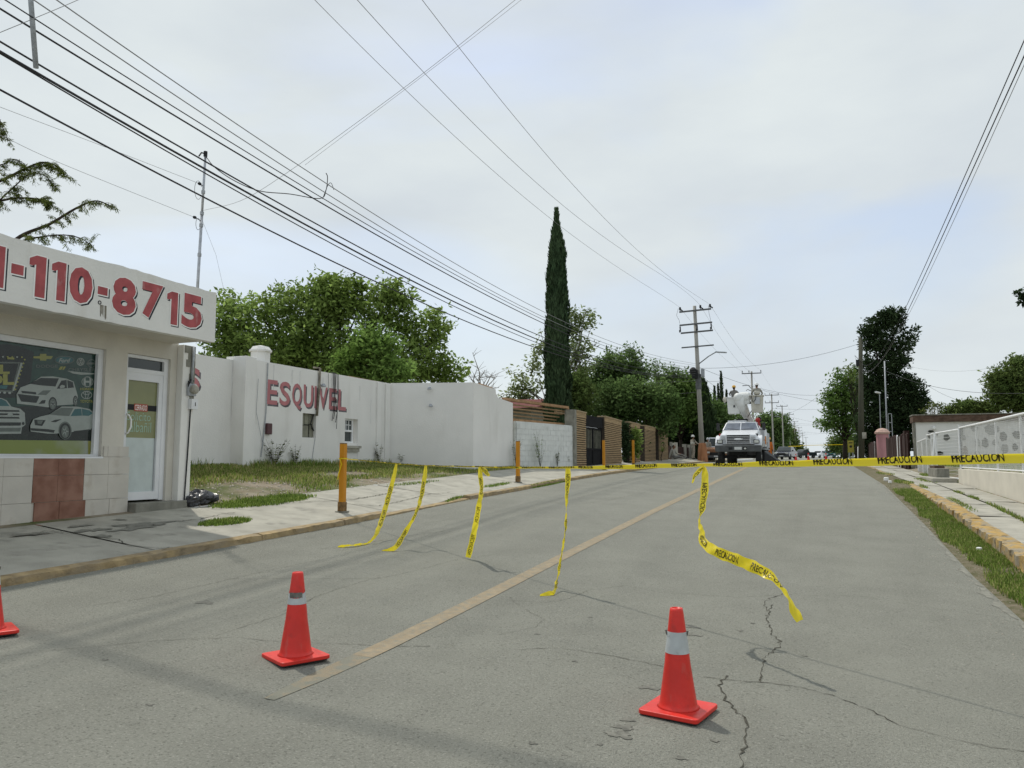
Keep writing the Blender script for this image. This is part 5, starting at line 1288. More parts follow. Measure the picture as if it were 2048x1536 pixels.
qa = arm(617, -1.18, 1.28); arm(644.5, -1.22, 1.30); arm(661, -1.15, 1.33); arm(691, -1.15, 1.33, .1)
heads = []
for dx in (-1.12, .46, 1.2):
    mb = MB(); p = qa + Vector((dx, -.16, dx * tilt + .05)); insul(mb, p.x, p.y, p.z, .34, .09); mb.bar(p + Vector((.02, 0, .16)), p + Vector((.20, 0, .02)), .08, .1); mb.world('insulator', M['dark'], mpole); heads.append(p + Vector((0, 0, .32)))
qb, qc = on_pole(644.5), on_pole(661)
for dx in (-1.17, 1.22, .15):
    mb = MB(); mb.bar(qb + Vector((dx, -.2, dx * tilt - .1)), qc + Vector((dx, -.2, dx * tilt + .1)), .09, .09); insul(mb, qc.x + dx - .05, qc.y - .22, qc.z + dx * tilt + .04, .22, .06); mb.world('fuse_cutout', M['dark'], mpole)
for dx in (-1.3, 1.1):
    mb = MB(); mb.tube([qa + Vector((dx * .97, -.16, dx * tilt + .3)), qa + Vector((dx + (-.1 if dx < 0 else .02), -.2, -.3)), qa + Vector((dx + .1, -.2, -.7)), qb + Vector((dx + .1, -.2, .1))], .012, 5); mb.world('jumper_wire', M['wire'], mpole)
la = on_pole(728); lb = on_y(1432, 704, 61 - 1.0); lc = on_y(1452, 705, 61 - 1.4)
lampo = MB(); lampo.tube([la, on_y(1418, 712, 60.5), lb], .045, 8); lo = lampo.world('lamp_arm', M['galv'], mpole, smooth=True)
mb = MB(); mb.bar(lb, lc, .28, .10); mb.world('lamp_head', M['galv'], lo, bevel=.03)
q = on_pole(744); mb = MB(); mb.box(q.x - .42, q.x + .02, q.y - .45, q.y - .12, q.z - .5, q.z + .2); mb.ball((q.x - .34, q.y - .3, q.z + .1), .3, .25, .32, 10); mb.world('cable_splice', M['dark'], mpole, bevel=.05)
q = on_pole(745); mb = MB(); mb.box(q.x + .26, q.x + .52, q.y - .4, q.y - .1, q.z - .35, q.z + .28); mb.world('meter_box', M['galv'], mpole, bevel=.02)
q = on_pole(760); mb = MB(); mb.lathe((q.x, q.y, q.z - .7), [(.22, 0), (.22, 1.2)], 10); mb.world('strap', M['arm'], mpole)
mb = MB(); mb.lathe((MP.x, MP.y, MP.z - .1), [(.42, 0), (.36, .5), (.34, 1.0), (.27, 1.45), (.2, 1.5)], 10); mb.world('base_wrap', M['pole_wrap'], mpole)

def std_pole(y, x, h, arms, label, r=.16, m='pole', lamp_=False, ytop=None):
    z = G(x, y); o = root('utility_pole', (x, y, z), label, 'utility pole', 'row of concrete utility poles along the street')
    mb = MB(); tapered_pole(mb, (0, 0, -.3), (0, 0, h), r, r * .62, 8); mb.build('pole', M[m], o, smooth=True)
    for dz in arms:
        mb = MB(); mb.bar((-1.35, -.12, h - dz), (1.35, -.12, h - dz), .11, .13); mb.build('crossarm', M['arm'], o)
        for dx in (-1.28, -.35, 1.28):
            mb = MB(); insul(mb, dx, -.12, h - dz + .05, .38, .07); mb.build('insulator', M['arm'], o)
    if lamp_:
        mb = MB(); mb.tube([(0, 0, h - 3.6), (-.8, -.5, h - 3.0), (-1.9, -1.0, h - 2.9)], .05, 6); mb.build('lamp_arm', M['galv'], o)
    return o
PY = [115, 165, 212, 262, 318, 385, 470, 580]
lbs = ['second utility pole along the street, single crossarm above the bucket workers', 'third utility pole along the street, two crossarms, before the dome shaped tree', 'fourth utility pole along the street, lamp arm low on its street side',
       'fifth utility pole along the street, beside the far brick house', 'sixth utility pole along the street, tiny with several arms', 'seventh utility pole, a thin line in the far row', 'eighth utility pole, hair thin near the vanishing point', 'last utility pole seen at the vanishing point of the street']
hh_ = [14.25, 15.0, 15.6, 16.0, 16.0, 16.0, 15.5, 15]
tops = []
for k, y in enumerate(PY):
    x = -8.7; zt = [14.3, 15.0, 15.7, 16.2, 16.4, 16.6, 16.8, 17][k]; arms = [[.3], [.3, 1.85], [.3], [.3, 1.9, 3.4], [.3, 1.9], [.3, 1.7, 3.1], [.3, 1.7], [.3]][k]
    o = std_pole(y, x, zt - G(x, y), arms, lbs[k], .19, 'pole', k in (2,)); tops.append((x, y, zt))
    if k == 0:
        mb = MB(); hz = zt - G(x, y); mb.tube([(0, 0, hz - 2.6), (-.5, -.1, hz - 2.0), (-1.3, -.2, hz - 2.05)], .06, 6); mb.tube([(0, 0, hz - 2.9), (-.6, -.2, hz - 2.6), (-.8, -.2, hz - 2.8)], .05, 6); mb.build('bracket', M['arm'], o)

def sagged(a, b, sag, n=14):
    a, b = Vector(a), Vector(b); return [a.lerp(b, i / n) - Vector((0, 0, sag * 4 * (i / n) * (1 - i / n))) for i in range(n + 1)]
def wire(name, path, r, label, m='wire', group='overhead wires'):
    mb = MB(); mb.tube(path, r * .85, 5); o = mb.build(name, M[m]); tag(o, label, 'overhead wire', group); return o
def smooth_path(P, n=6):
    P = [Vector(p) for p in P]; out = []
    def cr(a, b, c, d, t): return .5 * ((2 * b) + (c - a) * t + (2 * a - 5 * b + 4 * c - d) * t * t + (3 * b - a - 3 * c + d) * t ** 3)
    for i in range(len(P) - 1):
        a = P[i - 1] if i else P[0] * 2 - P[1]; d = P[i + 2] if i + 2 < len(P) else P[-1] * 2 - P[-2]
        for k in range(n): out.append(cr(a, P[i], P[i + 1], d, k / n))
    out.append(P[-1]); return out
def px_wire(px, X, end=None):
    pts = [on_x(u, v, X) for u, v in px]
    if end is not None: pts.append(Vector(end))
    y = np.array([p.y for p in pts]); z = np.array([p.z for p in pts]); w = 1 / np.maximum(8, y); w[-1] *= 6
    f = np.polyfit(y, z, 3, w=w); n = 40; y0 = y[0] - 2.5; x1 = pts[-1].x; out = []
    for i in range(n + 1):
        q = y0 + (y[-1] - y0) * (i / n) ** 1.4; out.append(Vector((X + (x1 - X) * (q - y0) / (y[-1] - y0), q, float(np.polyval(f, q)))))
    return out
# three high conductors, on down the row of poles
hi = [([(630, 0), (820, 190), (1000, 352), (1180, 497)], heads[0], -1.28, 'lowest of the three high conductors over the street, ending at the main pole'), ([(715, 0), (880, 180), (1040, 335), (1230, 490)], heads[1], -.35, 'middle high conductor, running to the middle insulator of the main pole'),
      ([(845, 0), (960, 150), (1080, 293), (1240, 468)], heads[2], 1.28, 'steepest high conductor running to the outer insulator of the main pole')]
for px, hd, dx, lb in hi:
    p0 = on_x(px[0][0], px[0][1], hd.x); path = px_wire(px, hd.x, hd)
    last = hd
    for (x, y, z) in tops:
        nx_ = Vector((x + dx, y - .12, z + .08)); path += sagged(last, nx_, .7 if last is hd else .6, 8)[1:]; last = nx_
    wire('power_line', path, .0085, lb, 'wire_grey')
qv = lambda v: on_pole(v)
low = [([(105, 0), (380, 180), (668, 378), (880, 512), (1087, 634)], -8.60, 728, .010, 'wire_grey', 'topmost thin wire of the bundle from the upper corner to the main pole'),
       ([(62, 0), (360, 196), (655, 386), (880, 528), (1087, 645)], -8.66, 731, .010, 'wire_grey', 'second thin wire of the bundle, just below the topmost'),
       ([(8, 0), (340, 212), (650, 392), (870, 532), (1087, 652)], -8.72, 734, .010, 'wire', 'third wire of the bundle from the upper corner'),
       ([(0, 15), (220, 160), (430, 282), (645, 397), (860, 535), (1090, 662)], -8.78, 737, .015, 'wire', 'dark doubled wire in the middle of the bundle, holding the looping service lead'),
       ([(0, 90), (200, 202), (400, 313), (560, 405), (700, 480), (880, 590), (1060, 678)], -8.86, 742, .015, 'wire', 'thick black cable that passes just behind the head of the roof mast'),
       ([(0, 106), (60, 141), (200, 222), (395, 326), (560, 415), (700, 498), (880, 596), (1060, 690)], -8.90, 746, .020, 'wire', 'thickest black cable of the lower bundle'),
       ([(0, 112), (120, 180), (240, 248), (396, 338), (560, 425), (700, 507), (880, 605), (1060, 696)], -8.95, 750, .012, 'wire', 'black cable just under the thickest cable'),
       ([(0, 189), (160, 266), (330, 348), (470, 421), (680, 532), (860, 623), (1060, 700)], -9.0, 756, .016, 'wire', 'lowest black cable of the bundle, crossing the roof mast halfway up')]
for px, X, v, r, m, lb in low:
    px = px + [(1230, px[-1][1] + (v - px[-1][1]) * (1230 - px[-1][0]) / (1394 - px[-1][0]) + 2)]
    wire('cable', px_wire(px, X, qv(v) + Vector((X + 8.78, -.2, 0))), r, lb, m)
sp = MB(); a, b = on_x(72, 136, -8.74), on_x(60, -20, -8.74); b2 = a + (b - a).normalized() * 1.6; sp.tube([a, b2], .030, 8)
o = sp.build('spacer_bar', M['galv'], None, smooth=True); tag(o, 'grey bar hanging among the wires at the upper left corner', 'bar')
# the service lead: mast head to the doubled wire and up
lead = smooth_path([mtop + Vector((0, .02, -.05)), on_x(430, 335, -9.8), on_x(470, 362, -9.4), on_x(520, 382, -9.1), on_x(580, 388, -8.9), on_x(640, 397, -8.8), on_x(652, 380, -8.76), on_x(655, 355, -8.7), on_x(652, 346, -8.7)], 5)
wire('service_lead', lead, .010, 'sagging black service lead looping from the roof mast head to the wires')
wire('service_lead', smooth_path([on_x(645, 398, -8.78), on_x(655, 372, -8.7), on_x(662, 366, -8.66), on_x(668, 380, -8.62)], 5), .007, 'short curled wire end at the far end of the service lead loop')
m1, m2, m3 = mbot.lerp(mtop, .5), mbot.lerp(mtop, .76), mbot.lerp(mtop, .57)
wire('thin_wire', smooth_path([on_x(-60, 190, -10.6), on_x(0, 214, -10.6), on_x(200, 290, -10.6), m2 + Vector((0, -.12, 0))]), .004, 'thin pale wire to the upper insulator of the roof mast', 'wire_grey')
wire('thin_wire', smooth_path([on_x(-60, 245, -10.6), on_x(0, 270, -10.6), on_x(125, 328, -10.6), m1 + Vector((0, -.18, 0))]), .004, 'thin pale wire to the lower insulator of the roof mast', 'wire_grey')
e_ = Vector((4.5, -1.0, 10.6)); far = ray(1030, 0); 
wire('drop_wire', smooth_path([m3, at(480, 402, 13.2), at(560, 355, 12.6), at(700, 255, 11.6), at(860, 136, 10.9), at(1030, 0, 10.2), at(1200, -140, 9.6)]), .004, 'thin drop wire rising from the roof mast across the street to the top edge', 'wire_grey')
wire('drop_wire', smooth_path([at(610, 330, 12.2), at(700, 262, 11.7), at(860, 141, 11.0), at(1042, 0, 10.3), at(1210, -140, 9.7)]), .003, 'second fainter drop wire just beside the thin drop wire', 'wire_grey')
wire('guy_wire', [m1 + Vector((0, .02, .0)), on_x(432, 510, -12), on_x(450, 590, -13.6)], .003, 'faint wire slanting down behind the roof mast into the tree', 'wire_grey')
wire('corner_wire', smooth_path([at(-60, 90, 9), at(0, 65, 9), at(80, 32, 9.3), at(160, -2, 9.8), at(240, -40, 10.2)]), .005, 'short grey wire crossing the upper left corner the other way', 'wire_grey')
# a crossing bundle overhead; its shadow lies across the near lane
for k, (dz, r) in enumerate([(0, .024), (.09, .018), (.16, .014)]):
    wire('crossing_cable', sagged((-14, 8.7 + dz * .7, 10.9 + dz), (9, 6.6 + dz * .7, 11.2 + dz), .3), r * 1.15, ['thickest of the cables crossing high over the near lane', 'middle cable crossing high over the near lane', 'thinnest cable crossing high over the near lane'][k], group='cables crossing the street')
# right pole with lines overhead and across
RP = Vector((3.12, 69, 0)); RP.z = G(RP.x, RP.y); rtop = on_y(1721, 676, 69)
rp = root('utility_pole', RP, 'dark timber pole in front of the tall dark trees across the street', 'utility pole')
mb = MB(); tapered_pole(mb, RP + Vector((0, 0, -.3)), rtop, .25, .15, 10); mb.world('pole', M['pole_dark'], rp, smooth=True)
mb = MB(); q = on_y(1728, 872, 68.9); mb.lathe((q.x - .05, 69, q.z - .2), [(.235, 0), (.235, .5)], 10); mb.world('white_band', M['concrete'], rp)
mb = MB(); q = on_y(1715, 726, 68.9); mb.box(q.x - .12, q.x + .12, 68.7, 68.9, q.z - .25, q.z + .25); mb.tube([(rtop.x, 68.8, q.z), (rtop.x - .5, 68.6, q.z + .6), (rtop.x - .4, 68.6, q.z + .1)], .02, 5); mb.world('bracket', M['dark'], rp)
rpt = lambda v: on_y(1723, v, 69)
for k, (px, X, v, r, lb) in enumerate([([(2060, 56), (2000, 190), (1893, 430), (1845, 545), (1803, 640), (1768, 690)], 3.45, 728, .012, 'leftmost of the cables that climb from the timber pole to the right edge'), ([(2060, 94), (2000, 212), (1897, 445), (1850, 560), (1808, 650), (1765, 712)], 3.55, 740, .014, 'middle cable climbing from the timber pole to the right edge'),
                                       ([(2060, 118), (2000, 228), (1900, 452), (1858, 568), (1815, 655), (1760, 718)], 3.65, 744, .008, 'thin outer cable climbing from the timber pole to the right edge')]):
    wire('cable', px_wire(px, X, rpt(v)), r, lb, 'wire_grey' if k == 2 else 'wire')
wire('cable', sagged(on_pole(735), rpt(686), .55), .014, 'cable sagging across the street from the main pole to the timber pole')
wire('cable', sagged(on_pole(732), on_y(1660, 788, 100), .9), .014, 'cable falling from the main pole across the far street')
wire('cable', sagged(on_pole(760), on_y(1445, 762, 66), .05), .012, 'short cable right of the main pole')
for k, (a, b, r, lb) in enumerate([((1400, 745), (1506, 800), .012, 'upper of the cables from the main pole to the second pole'), ((1402, 755), (1470, 815), .010, 'lower of the cables from the main pole towards the second pole')]):
    wire('cable', sagged(on_pole(a[1]), (-8.7, 115, 10.8 - k * 1.3), .9), r, lb)
wire('cable', sagged(on_pole(742), (-20, 66, 10.2), .2), .010, 'upper thin line from the main pole into the dark trees')
wire('cable', sagged(on_pole(760), (-21, 60, 8.5), .3), .008, 'pale line from the main pole across the dark trees', 'wire_grey')
wire('cable', sagged(on_pole(783), (-20, 58, 6.6), .2), .008, 'lower pale line from the main pole across the dark trees', 'wire_grey')
for k, (y, z0, z1, lb) in enumerate([(115, 11.9, 8.6, 'cable from the second pole over the far street'), (165, 12.0, 12.2, 'nearer of the lines crossing the far street'), (212, 13.2, 9.6, 'second line crossing the far street'), (214, 11.3, 11.0, 'third line crossing the far street'), (262, 12.8, 12.4, 'fourth line crossing the far street'), (264, 11.0, 9.8, 'fifth line crossing the far street'), (318, 11.4, 12.2, 'sixth line crossing the far street'), (385, 9.5, 9.4, 'lowest line crossing the far street')]):
    wire('cable', sagged((-8.6, y, z0), (8, y + 3, z1), .4, 8), .018, lb)
wire('cable', sagged((-8.6, 165, 10.4), on_y(1646, 785, 98), .8), .014, 'rising cable from the third pole to the tree across the street')

# ------------------------------------------------------------------ bucket truck (written in its own frame: nose at y = 0, facing -y)
TX, TY = -4.28, 45.4
TZ = G(TX, TY) + .02
truck = root('bucket_truck', (TX, TY, TZ), 'white utility bucket truck with raised boom and two buckets, facing the camera', 'truck')
def T(mb, name, m, par=None, **k): return mb.build(name, m, par or truck, **k)
# cab and hood
mb = MB()
mb.hexa([(-1.14, .02, 1.2), (1.14, .02, 1.2), (1.16, 1.9, 1.2), (-1.16, 1.9, 1.2)], [(-.98, .10, 1.78), (.98, .10, 1.78), (1.0, 1.75, 2.08), (-1.0, 1.75, 2.08)])
T(mb, 'hood', M['truck_white'], bevel=.07)
for sx in (-1, 1):
    mb = MB(); pts = []
    for i in range(9):
        a = math.pi * i / 8; pts.append((sx * .86, .86 - .84 * math.cos(a), 1.05 + .70 * math.sin(a)))
    pts += [(sx * .86, 1.45, 1.05)] + [(sx * .86, .86 + .60 * math.cos(math.pi * i / 8), 1.0 + .30 * math.sin(math.pi * i / 8)) for i in range(1, 8)] + [(sx * .86, .2, 1.05)]
    mb.prism(pts, (sx * .42, 0, 0)); T(mb, 'fender', M['truck_white'], bevel=.05)
cabm = MB()
cabm.hexa([(-1.1, 1.7, 1.0), (1.1, 1.7, 1.0), (1.1, 3.2, 1.0), (-1.1, 3.2, 1.0)], [(-1.06, 1.7, 2.06), (1.06, 1.7, 2.06), (1.06, 3.2, 2.06), (-1.06, 3.2, 2.06)])
cabm.hexa([(-1.05, 1.72, 2.06), (1.05, 1.72, 2.06), (1.05, 3.2, 2.06), (-1.05, 3.2, 2.06)], [(-.84, 2.2, 2.56), (.84, 2.2, 2.56), (.86, 3.15, 2.60), (-.86, 3.15, 2.60)])
cab = T(cabm, 'cab', M['truck_white'], bevel=.05)
def qn(y0, z0, y1, z1, t): return (y0 + (y1 - y0) * t, z0 + (z1 - z0) * t)
mb = MB(); ya, za = qn(1.70, 2.06, 2.19, 2.56, .06); yb, zb = qn(1.70, 2.06, 2.19, 2.56, .90)
mb.add([(-.98, ya - .03, za), (.98, ya - .03, za), (.82, yb - .03, zb), (-.82, yb - .03, zb)], [(0, 1, 2, 3)]); ws_ = T(mb, 'windscreen', M['windscreen'], cab)
mb = MB(); mb.add([(-.02, ya - .035, za), (.02, ya - .035, za), (.02, yb - .035, zb), (-.02, yb - .035, zb)], [(0, 1, 2, 3)]); mb.add([(-.80, yb - .04, zb - .10), (-.5, yb - .04, zb - .10), (-.5, yb - .04, zb - .02), (-.78, yb - .04, zb - .02)], [(0, 1, 2, 3)])
T(mb, 'windscreen_bar', M['truck_white'], cab)
mb = MB()
for sx in (-1, 1): mb.bar((sx * .1, ya - .06, za + .02), (sx * .75, ya - .04, za + .08), .02, .02)
T(mb, 'wiper', M['black_plastic'], cab)
for sx in (-1, 1):
    mb = MB(); mb.add([(sx * 1.075, 1.95, 2.12), (sx * 1.075, 3.0, 2.12), (sx * .93, 3.0, 2.5), (sx * .93, 2.3, 2.5)], [(0, 1, 2, 3)]); T(mb, 'side_window', M['windscreen'], cab)
    mb = MB(); mb.box(sx * 1.30 - .09, sx * 1.30 + .09, 1.78, 1.86, 2.05, 2.50); mi = T(mb, 'mirror', M['black_plastic'], bevel=.02)
    mb = MB(); mb.bar((sx * 1.05, 1.85, 2.1), (sx * 1.28, 1.85, 2.12), .03, .03); mb.bar((sx * 1.05, 1.85, 2.45), (sx * 1.28, 1.85, 2.45), .03, .03); T(mb, 'mirror_arm', M['black_plastic'], mi)
mb = MB(); mb.box(-.78, .30, 2.25, 2.6, 2.585, 2.66); mb.box(-.25, .35, 2.3, 2.8, 2.66, 2.76, 1); T(mb, 'roof_light_bar', [M['truck_white'], M['dark']], bevel=.02)
# grille, badge, lamps, bumper
gr = MB(); gr.box(-.62, .36 + .28, -.02, .06, 1.27, 1.75); grl = T(gr, 'grille', M['dark'])
mb = MB()
for k in range(6): mb.box(-.61, .63, -.045, -.02, 1.28 + k * .09, 1.30 + k * .09)
mb.box(-.66, -.62, -.04, .06, 1.25, 1.77); mb.box(.64, .68, -.04, .06, 1.25, 1.77); T(mb, 'grille_bars', M['chrome'], grl)
mb = MB()
for sx in (-1, 1):
    for k in range(5): mb.box(sx * .82 - .12, sx * .82 + .12, -.012, .04, 1.32 + k * .085, 1.355 + k * .085)
T(mb, 'air_slots', M['truck_grey'])
mb = MB(); mb.prism([(-.24, -.06, 1.50), (-.10, -.06, 1.45), (.12, -.06, 1.45), (.28, -.06, 1.50), (.12, -.06, 1.55), (-.10, -.06, 1.55)], (0, .03, 0)); T(mb, 'badge', M['chrome'], grl)
for sx in (-1, 1):
    mb = MB(); mb.box(sx * 1.0 - .16, sx * 1.0 + .16, -.04, .05, 1.26, 1.47); hl = T(mb, 'headlight', M['black_plastic'], bevel=.02)
    mb = MB(); mb.box(sx * 1.0 - .12, sx * 1.0 + .12, -.055, -.03, 1.29, 1.44); T(mb, 'lens', M['lamp_glass'], hl)
    mb = MB(); mb.box(sx * 1.0 - .07, sx * 1.0 + .07, .22, .36, 1.66 + .02, 1.82); T(mb, 'marker_lamp', M['red'] if sx < 0 else M['black_plastic'], bevel=.02)
mb = MB(); mb.hexa([(-1.24, -.28, .78), (1.24, -.28, .78), (1.26, .1, .78), (-1.26, .1, .78)], [(-1.26, -.30, 1.16), (1.26, -.30, 1.16), (1.28, .1, 1.16), (-1.28, .1, 1.16)]); bp_ = T(mb, 'bumper', M['bumper'], bevel=.05)
mb = MB(); mb.box(-.18, .22, -.315, -.30, .90, 1.06); T(mb, 'number_plate', M['plate'], bp_)
mb = MB()
for x0 in (-.5, .27): mb.box(x0, x0 + .22, -.312, -.29, .90, 1.04)
T(mb, 'bumper_opening', M['dark'], bp_)
mb = MB(); mb.ball((.40, -.33, .96), .07, .03, .05, 8); T(mb, 'fog_lamp', M['lamp_glass'], bp_)
def wheel(x, y, r, w, par=truck, name='wheel', dual=False):
    mb = MB(); mb.lathe((x, y, r), [(r * .62, -w / 2), (r * .96, -w / 2), (r, -w * .35), (r, w * .35), (r * .96, w / 2), (r * .62, w / 2)], 22, axis='x'); wh = mb.build(name, M['tyre'], par)
    mb = MB(); mb.lathe((x, y, r), [(r * .60, -w * .45), (r * .35, -w * .2), (r * .2, -w * .55), (r * .05, -w * .55), (r * .05, w * .55), (r * .2, w * .55), (r * .35, w * .2), (r * .60, w * .45)], 16, axis='x'); mb.build('rim', M['rim'], wh); return wh
for sx in (-1, 1):
    wheel(sx * 1.04, .95, .50, .30); wheel(sx * .98, 6.2, .50, .55)
mb = MB(); mb.box(-.45, .45, .3, 8.2, .62, .95); mb.box(-1.0, 1.0, .78, 1.1, .42, .6); T(mb, 'chassis', M['dark'])
# utility body
ub = MB()
ub.box(-1.22, -.70, 3.4, 5.45, 1.0, 2.25); ub.box(.70, 1.22, 3.4, 5.45, 1.0, 2.25); ub.box(-1.22, -.7, 6.95, 8.4, 1.0, 2.05); ub.box(.70, 1.22, 6.95, 8.4, 1.0, 2.05)
ub.box(-1.22, 1.22, 3.4, 8.4, .95, 1.12); ub.box(-1.22, -.7, 5.45, 6.95, 1.45, 2.05); ub.box(.7, 1.22, 5.45, 6.95, 1.45, 2.05)
body = T(ub, 'utility_body', M['truck_grey'], bevel=.02)
for k in range(3):
    mb = MB(); mb.box(1.215, 1.235, 3.45 + k * .68, 3.45 + k * .68 + .60, 1.15, 2.2); dd = T(mb, 'locker_door', M['truck_white'], body, bevel=.01)
mb = MB(); mb.box(1.30, 1.34, 2.5, 3.0, 1.25, 1.72); mb.bar((1.15, 2.8, 1.5), (1.32, 2.8, 1.5), .04, .04); T(mb, 'orange_flag', M['orange'])
mb = MB(); mb.box(.72, 1.0, 3.3, 3.6, 2.25, 2.6); mb.ball((.86, 3.4, 2.72), .16, .16, .16, 8); mb.lathe((.95, 3.5, 2.6), [(.14, 0), (.1, .3)], 8, m=1); T(mb, 'stowed_gear', [M['red'], M['dark']])
mb = MB(); mb.prism([(1.25, 1.7, 0), (2.3, 3.4, 0), (2.3, 3.5, .05), (1.25, 4.2, .9), (1.25, 1.9, .8)], (.05, 0, 0)); mb.prism([(1.2, 3.0, .9), (1.95, 3.0, .02), (1.2, 3.0, .02)], (0, .4, 0))
T(mb, 'stabiliser_leg', M['dark']) 
for sx in (-1,):
    mb = MB(); mb.prism([(sx * 1.2, 3.0, .8), (sx * 1.75, 3.0, .02), (sx * 1.2, 3.0, .02)], (0, .4, 0)); T(mb, 'stabiliser_leg', M['dark'])
mb = MB(); mb.box(-.15, .65, 3.8, 4.6, 1.1, 2.5); mb.lathe((.25, 4.2, 2.5), [(.42, 0), (.42, .12), (.34, .14), (.34, .3)], 16); T(mb, 'turret', M['fibre'], bevel=.02)
# lower boom, elbow, drum and buckets
mb = MB(); mb.hexa([(.10, 3.9, 2.75), (.52, 3.9, 2.75), (.52, 4.4, 2.7), (.10, 4.4, 2.7)], [(-.30, 2.6, 4.03), (.18, 2.6, 4.03), (.16, 3.1, 4.18), (-.26, 3.1, 4.18)]); mb.hexa([(.02, 3.95, 2.6), (.62, 3.95, 2.6), (.62, 4.5, 2.6), (.02, 4.5, 2.6)], [(.06, 3.8, 2.95), (.5, 3.8, 2.95), (.5, 4.4, 2.95), (.06, 4.4, 2.95)])
boom = T(mb, 'boom', M['fibre'], bevel=.09)
mb = MB(); mb.ball((-.20, 2.7, 4.05), .25, .30, .30, 16); mb.tube([(-.14, 2.65, 3.98), (.02, 3.1, 3.35), (.22, 3.8, 2.9)], [.27, .24, .20], 14); T(mb, 'elbow_cover', M['fibre'], boom, smooth=True)
mb = MB(); mb.lathe((0, 3.0, 4.13), [(.20, -.16), (.27, -.12), (.28, .20), (.27, .42), (.20, .50)], 18, axis='x'); mb.hexa([(.0, 2.85, 3.65), (.46, 2.85, 3.70), (.46, 3.25, 3.70), (.0, 3.25, 3.65)], [(.0, 2.85, 4.05), (.48, 2.85, 4.05), (.48, 3.25, 4.05), (.0, 3.25, 4.05)]); T(mb, 'drum', M['fibre'], boom)
mb = MB(); mb.bar((.4, 3.05, 3.75), (.8, 2.95, 3.80), .12, .14); mb.bar((-.2, 3.0, 3.6), (-.5, 2.9, 3.55), .12, .14); mb.tube([(.55, 2.9, 3.9), (.66, 2.85, 3.4), (.45, 2.9, 3.1), (.30, 3.2, 2.9)], .025, 6); T(mb, 'boom_arm', M['bumper'], boom)
def bucket(x0, x1, y0, y1, z0, z1, m):
    t = .03; mb = MB(); i = .05
    o_ = [(x0 + i, y0 + i, z0), (x1 - i, y0 + i, z0), (x1 - i, y1 - i, z0), (x0 + i, y1 - i, z0)], [(x0, y0, z1), (x1, y0, z1), (x1, y1, z1), (x0, y1, z1)]
    n_ = [(x0 + i + t, y0 + i + t, z0 + .05), (x1 - i - t, y0 + i + t, z0 + .05), (x1 - i - t, y1 - i - t, z0 + .05), (x0 + i + t, y1 - i - t, z0 + .05)], [(x0 + t, y0 + t, z1), (x1 - t, y0 + t, z1), (x1 - t, y1 - t, z1), (x0 + t, y1 - t, z1)]
    vs = o_[0] + o_[1] + n_[0] + n_[1]; fs = [(3, 2, 1, 0), (8, 9, 10, 11)] + [(k, (k + 1) % 4, 4 + (k + 1) % 4, 4 + k) for k in range(4)] + [(8 + (k + 1) % 4, 8 + k, 12 + k, 12 + (k + 1) % 4) for k in range(4)] + [(4 + k, 4 + (k + 1) % 4, 12 + (k + 1) % 4, 12 + k) for k in range(4)]
    mb.add(vs, fs); b = T(mb, 'bucket', m)
    mb = MB(); r = .035
    for p, q in (((x0 - .02, y0 - .02), (x1 + .02, y0 - .02)), ((x0 - .02, y1 + .02), (x1 + .02, y1 + .02)), ((x0 - .02, y0), (x0 - .02, y1)), ((x1 + .02, y0), (x1 + .02, y1))): mb.bar((p[0], p[1], z1 - .03), (q[0], q[1], z1 - .03), .05, .06)
    mb.box(x0 + .2, x1 - .25, y0 - .01, y0 + .01, z1 - .45, z1 - .40); T(mb, 'bucket_rim', m, b); return b
bucket(-.86, -.10, 2.85, 3.50, 3.12, 4.12, M['fibre'])
bucket(.53, 1.24, 2.65, 3.30, 3.16, 4.19, M['fibre_tan'])
mb = MB(); mb.ball((-.98, 2.9, 3.98), .13, .13, .18, 10); T(mb, 'tool_pouch', M['fibre_tan'])
mb = MB(); mb.box(.77, 1.07, 2.6, 2.64, 3.65, 4.05, 0); mb.tube([(.59, 2.6, 4.15), (.67, 2.58, 3.75), (.82, 2.58, 3.9), (.87, 2.58, 4.15)], .02, 5, 1); T(mb, 'tool_apron', [M['truck_grey'], M['dark']])

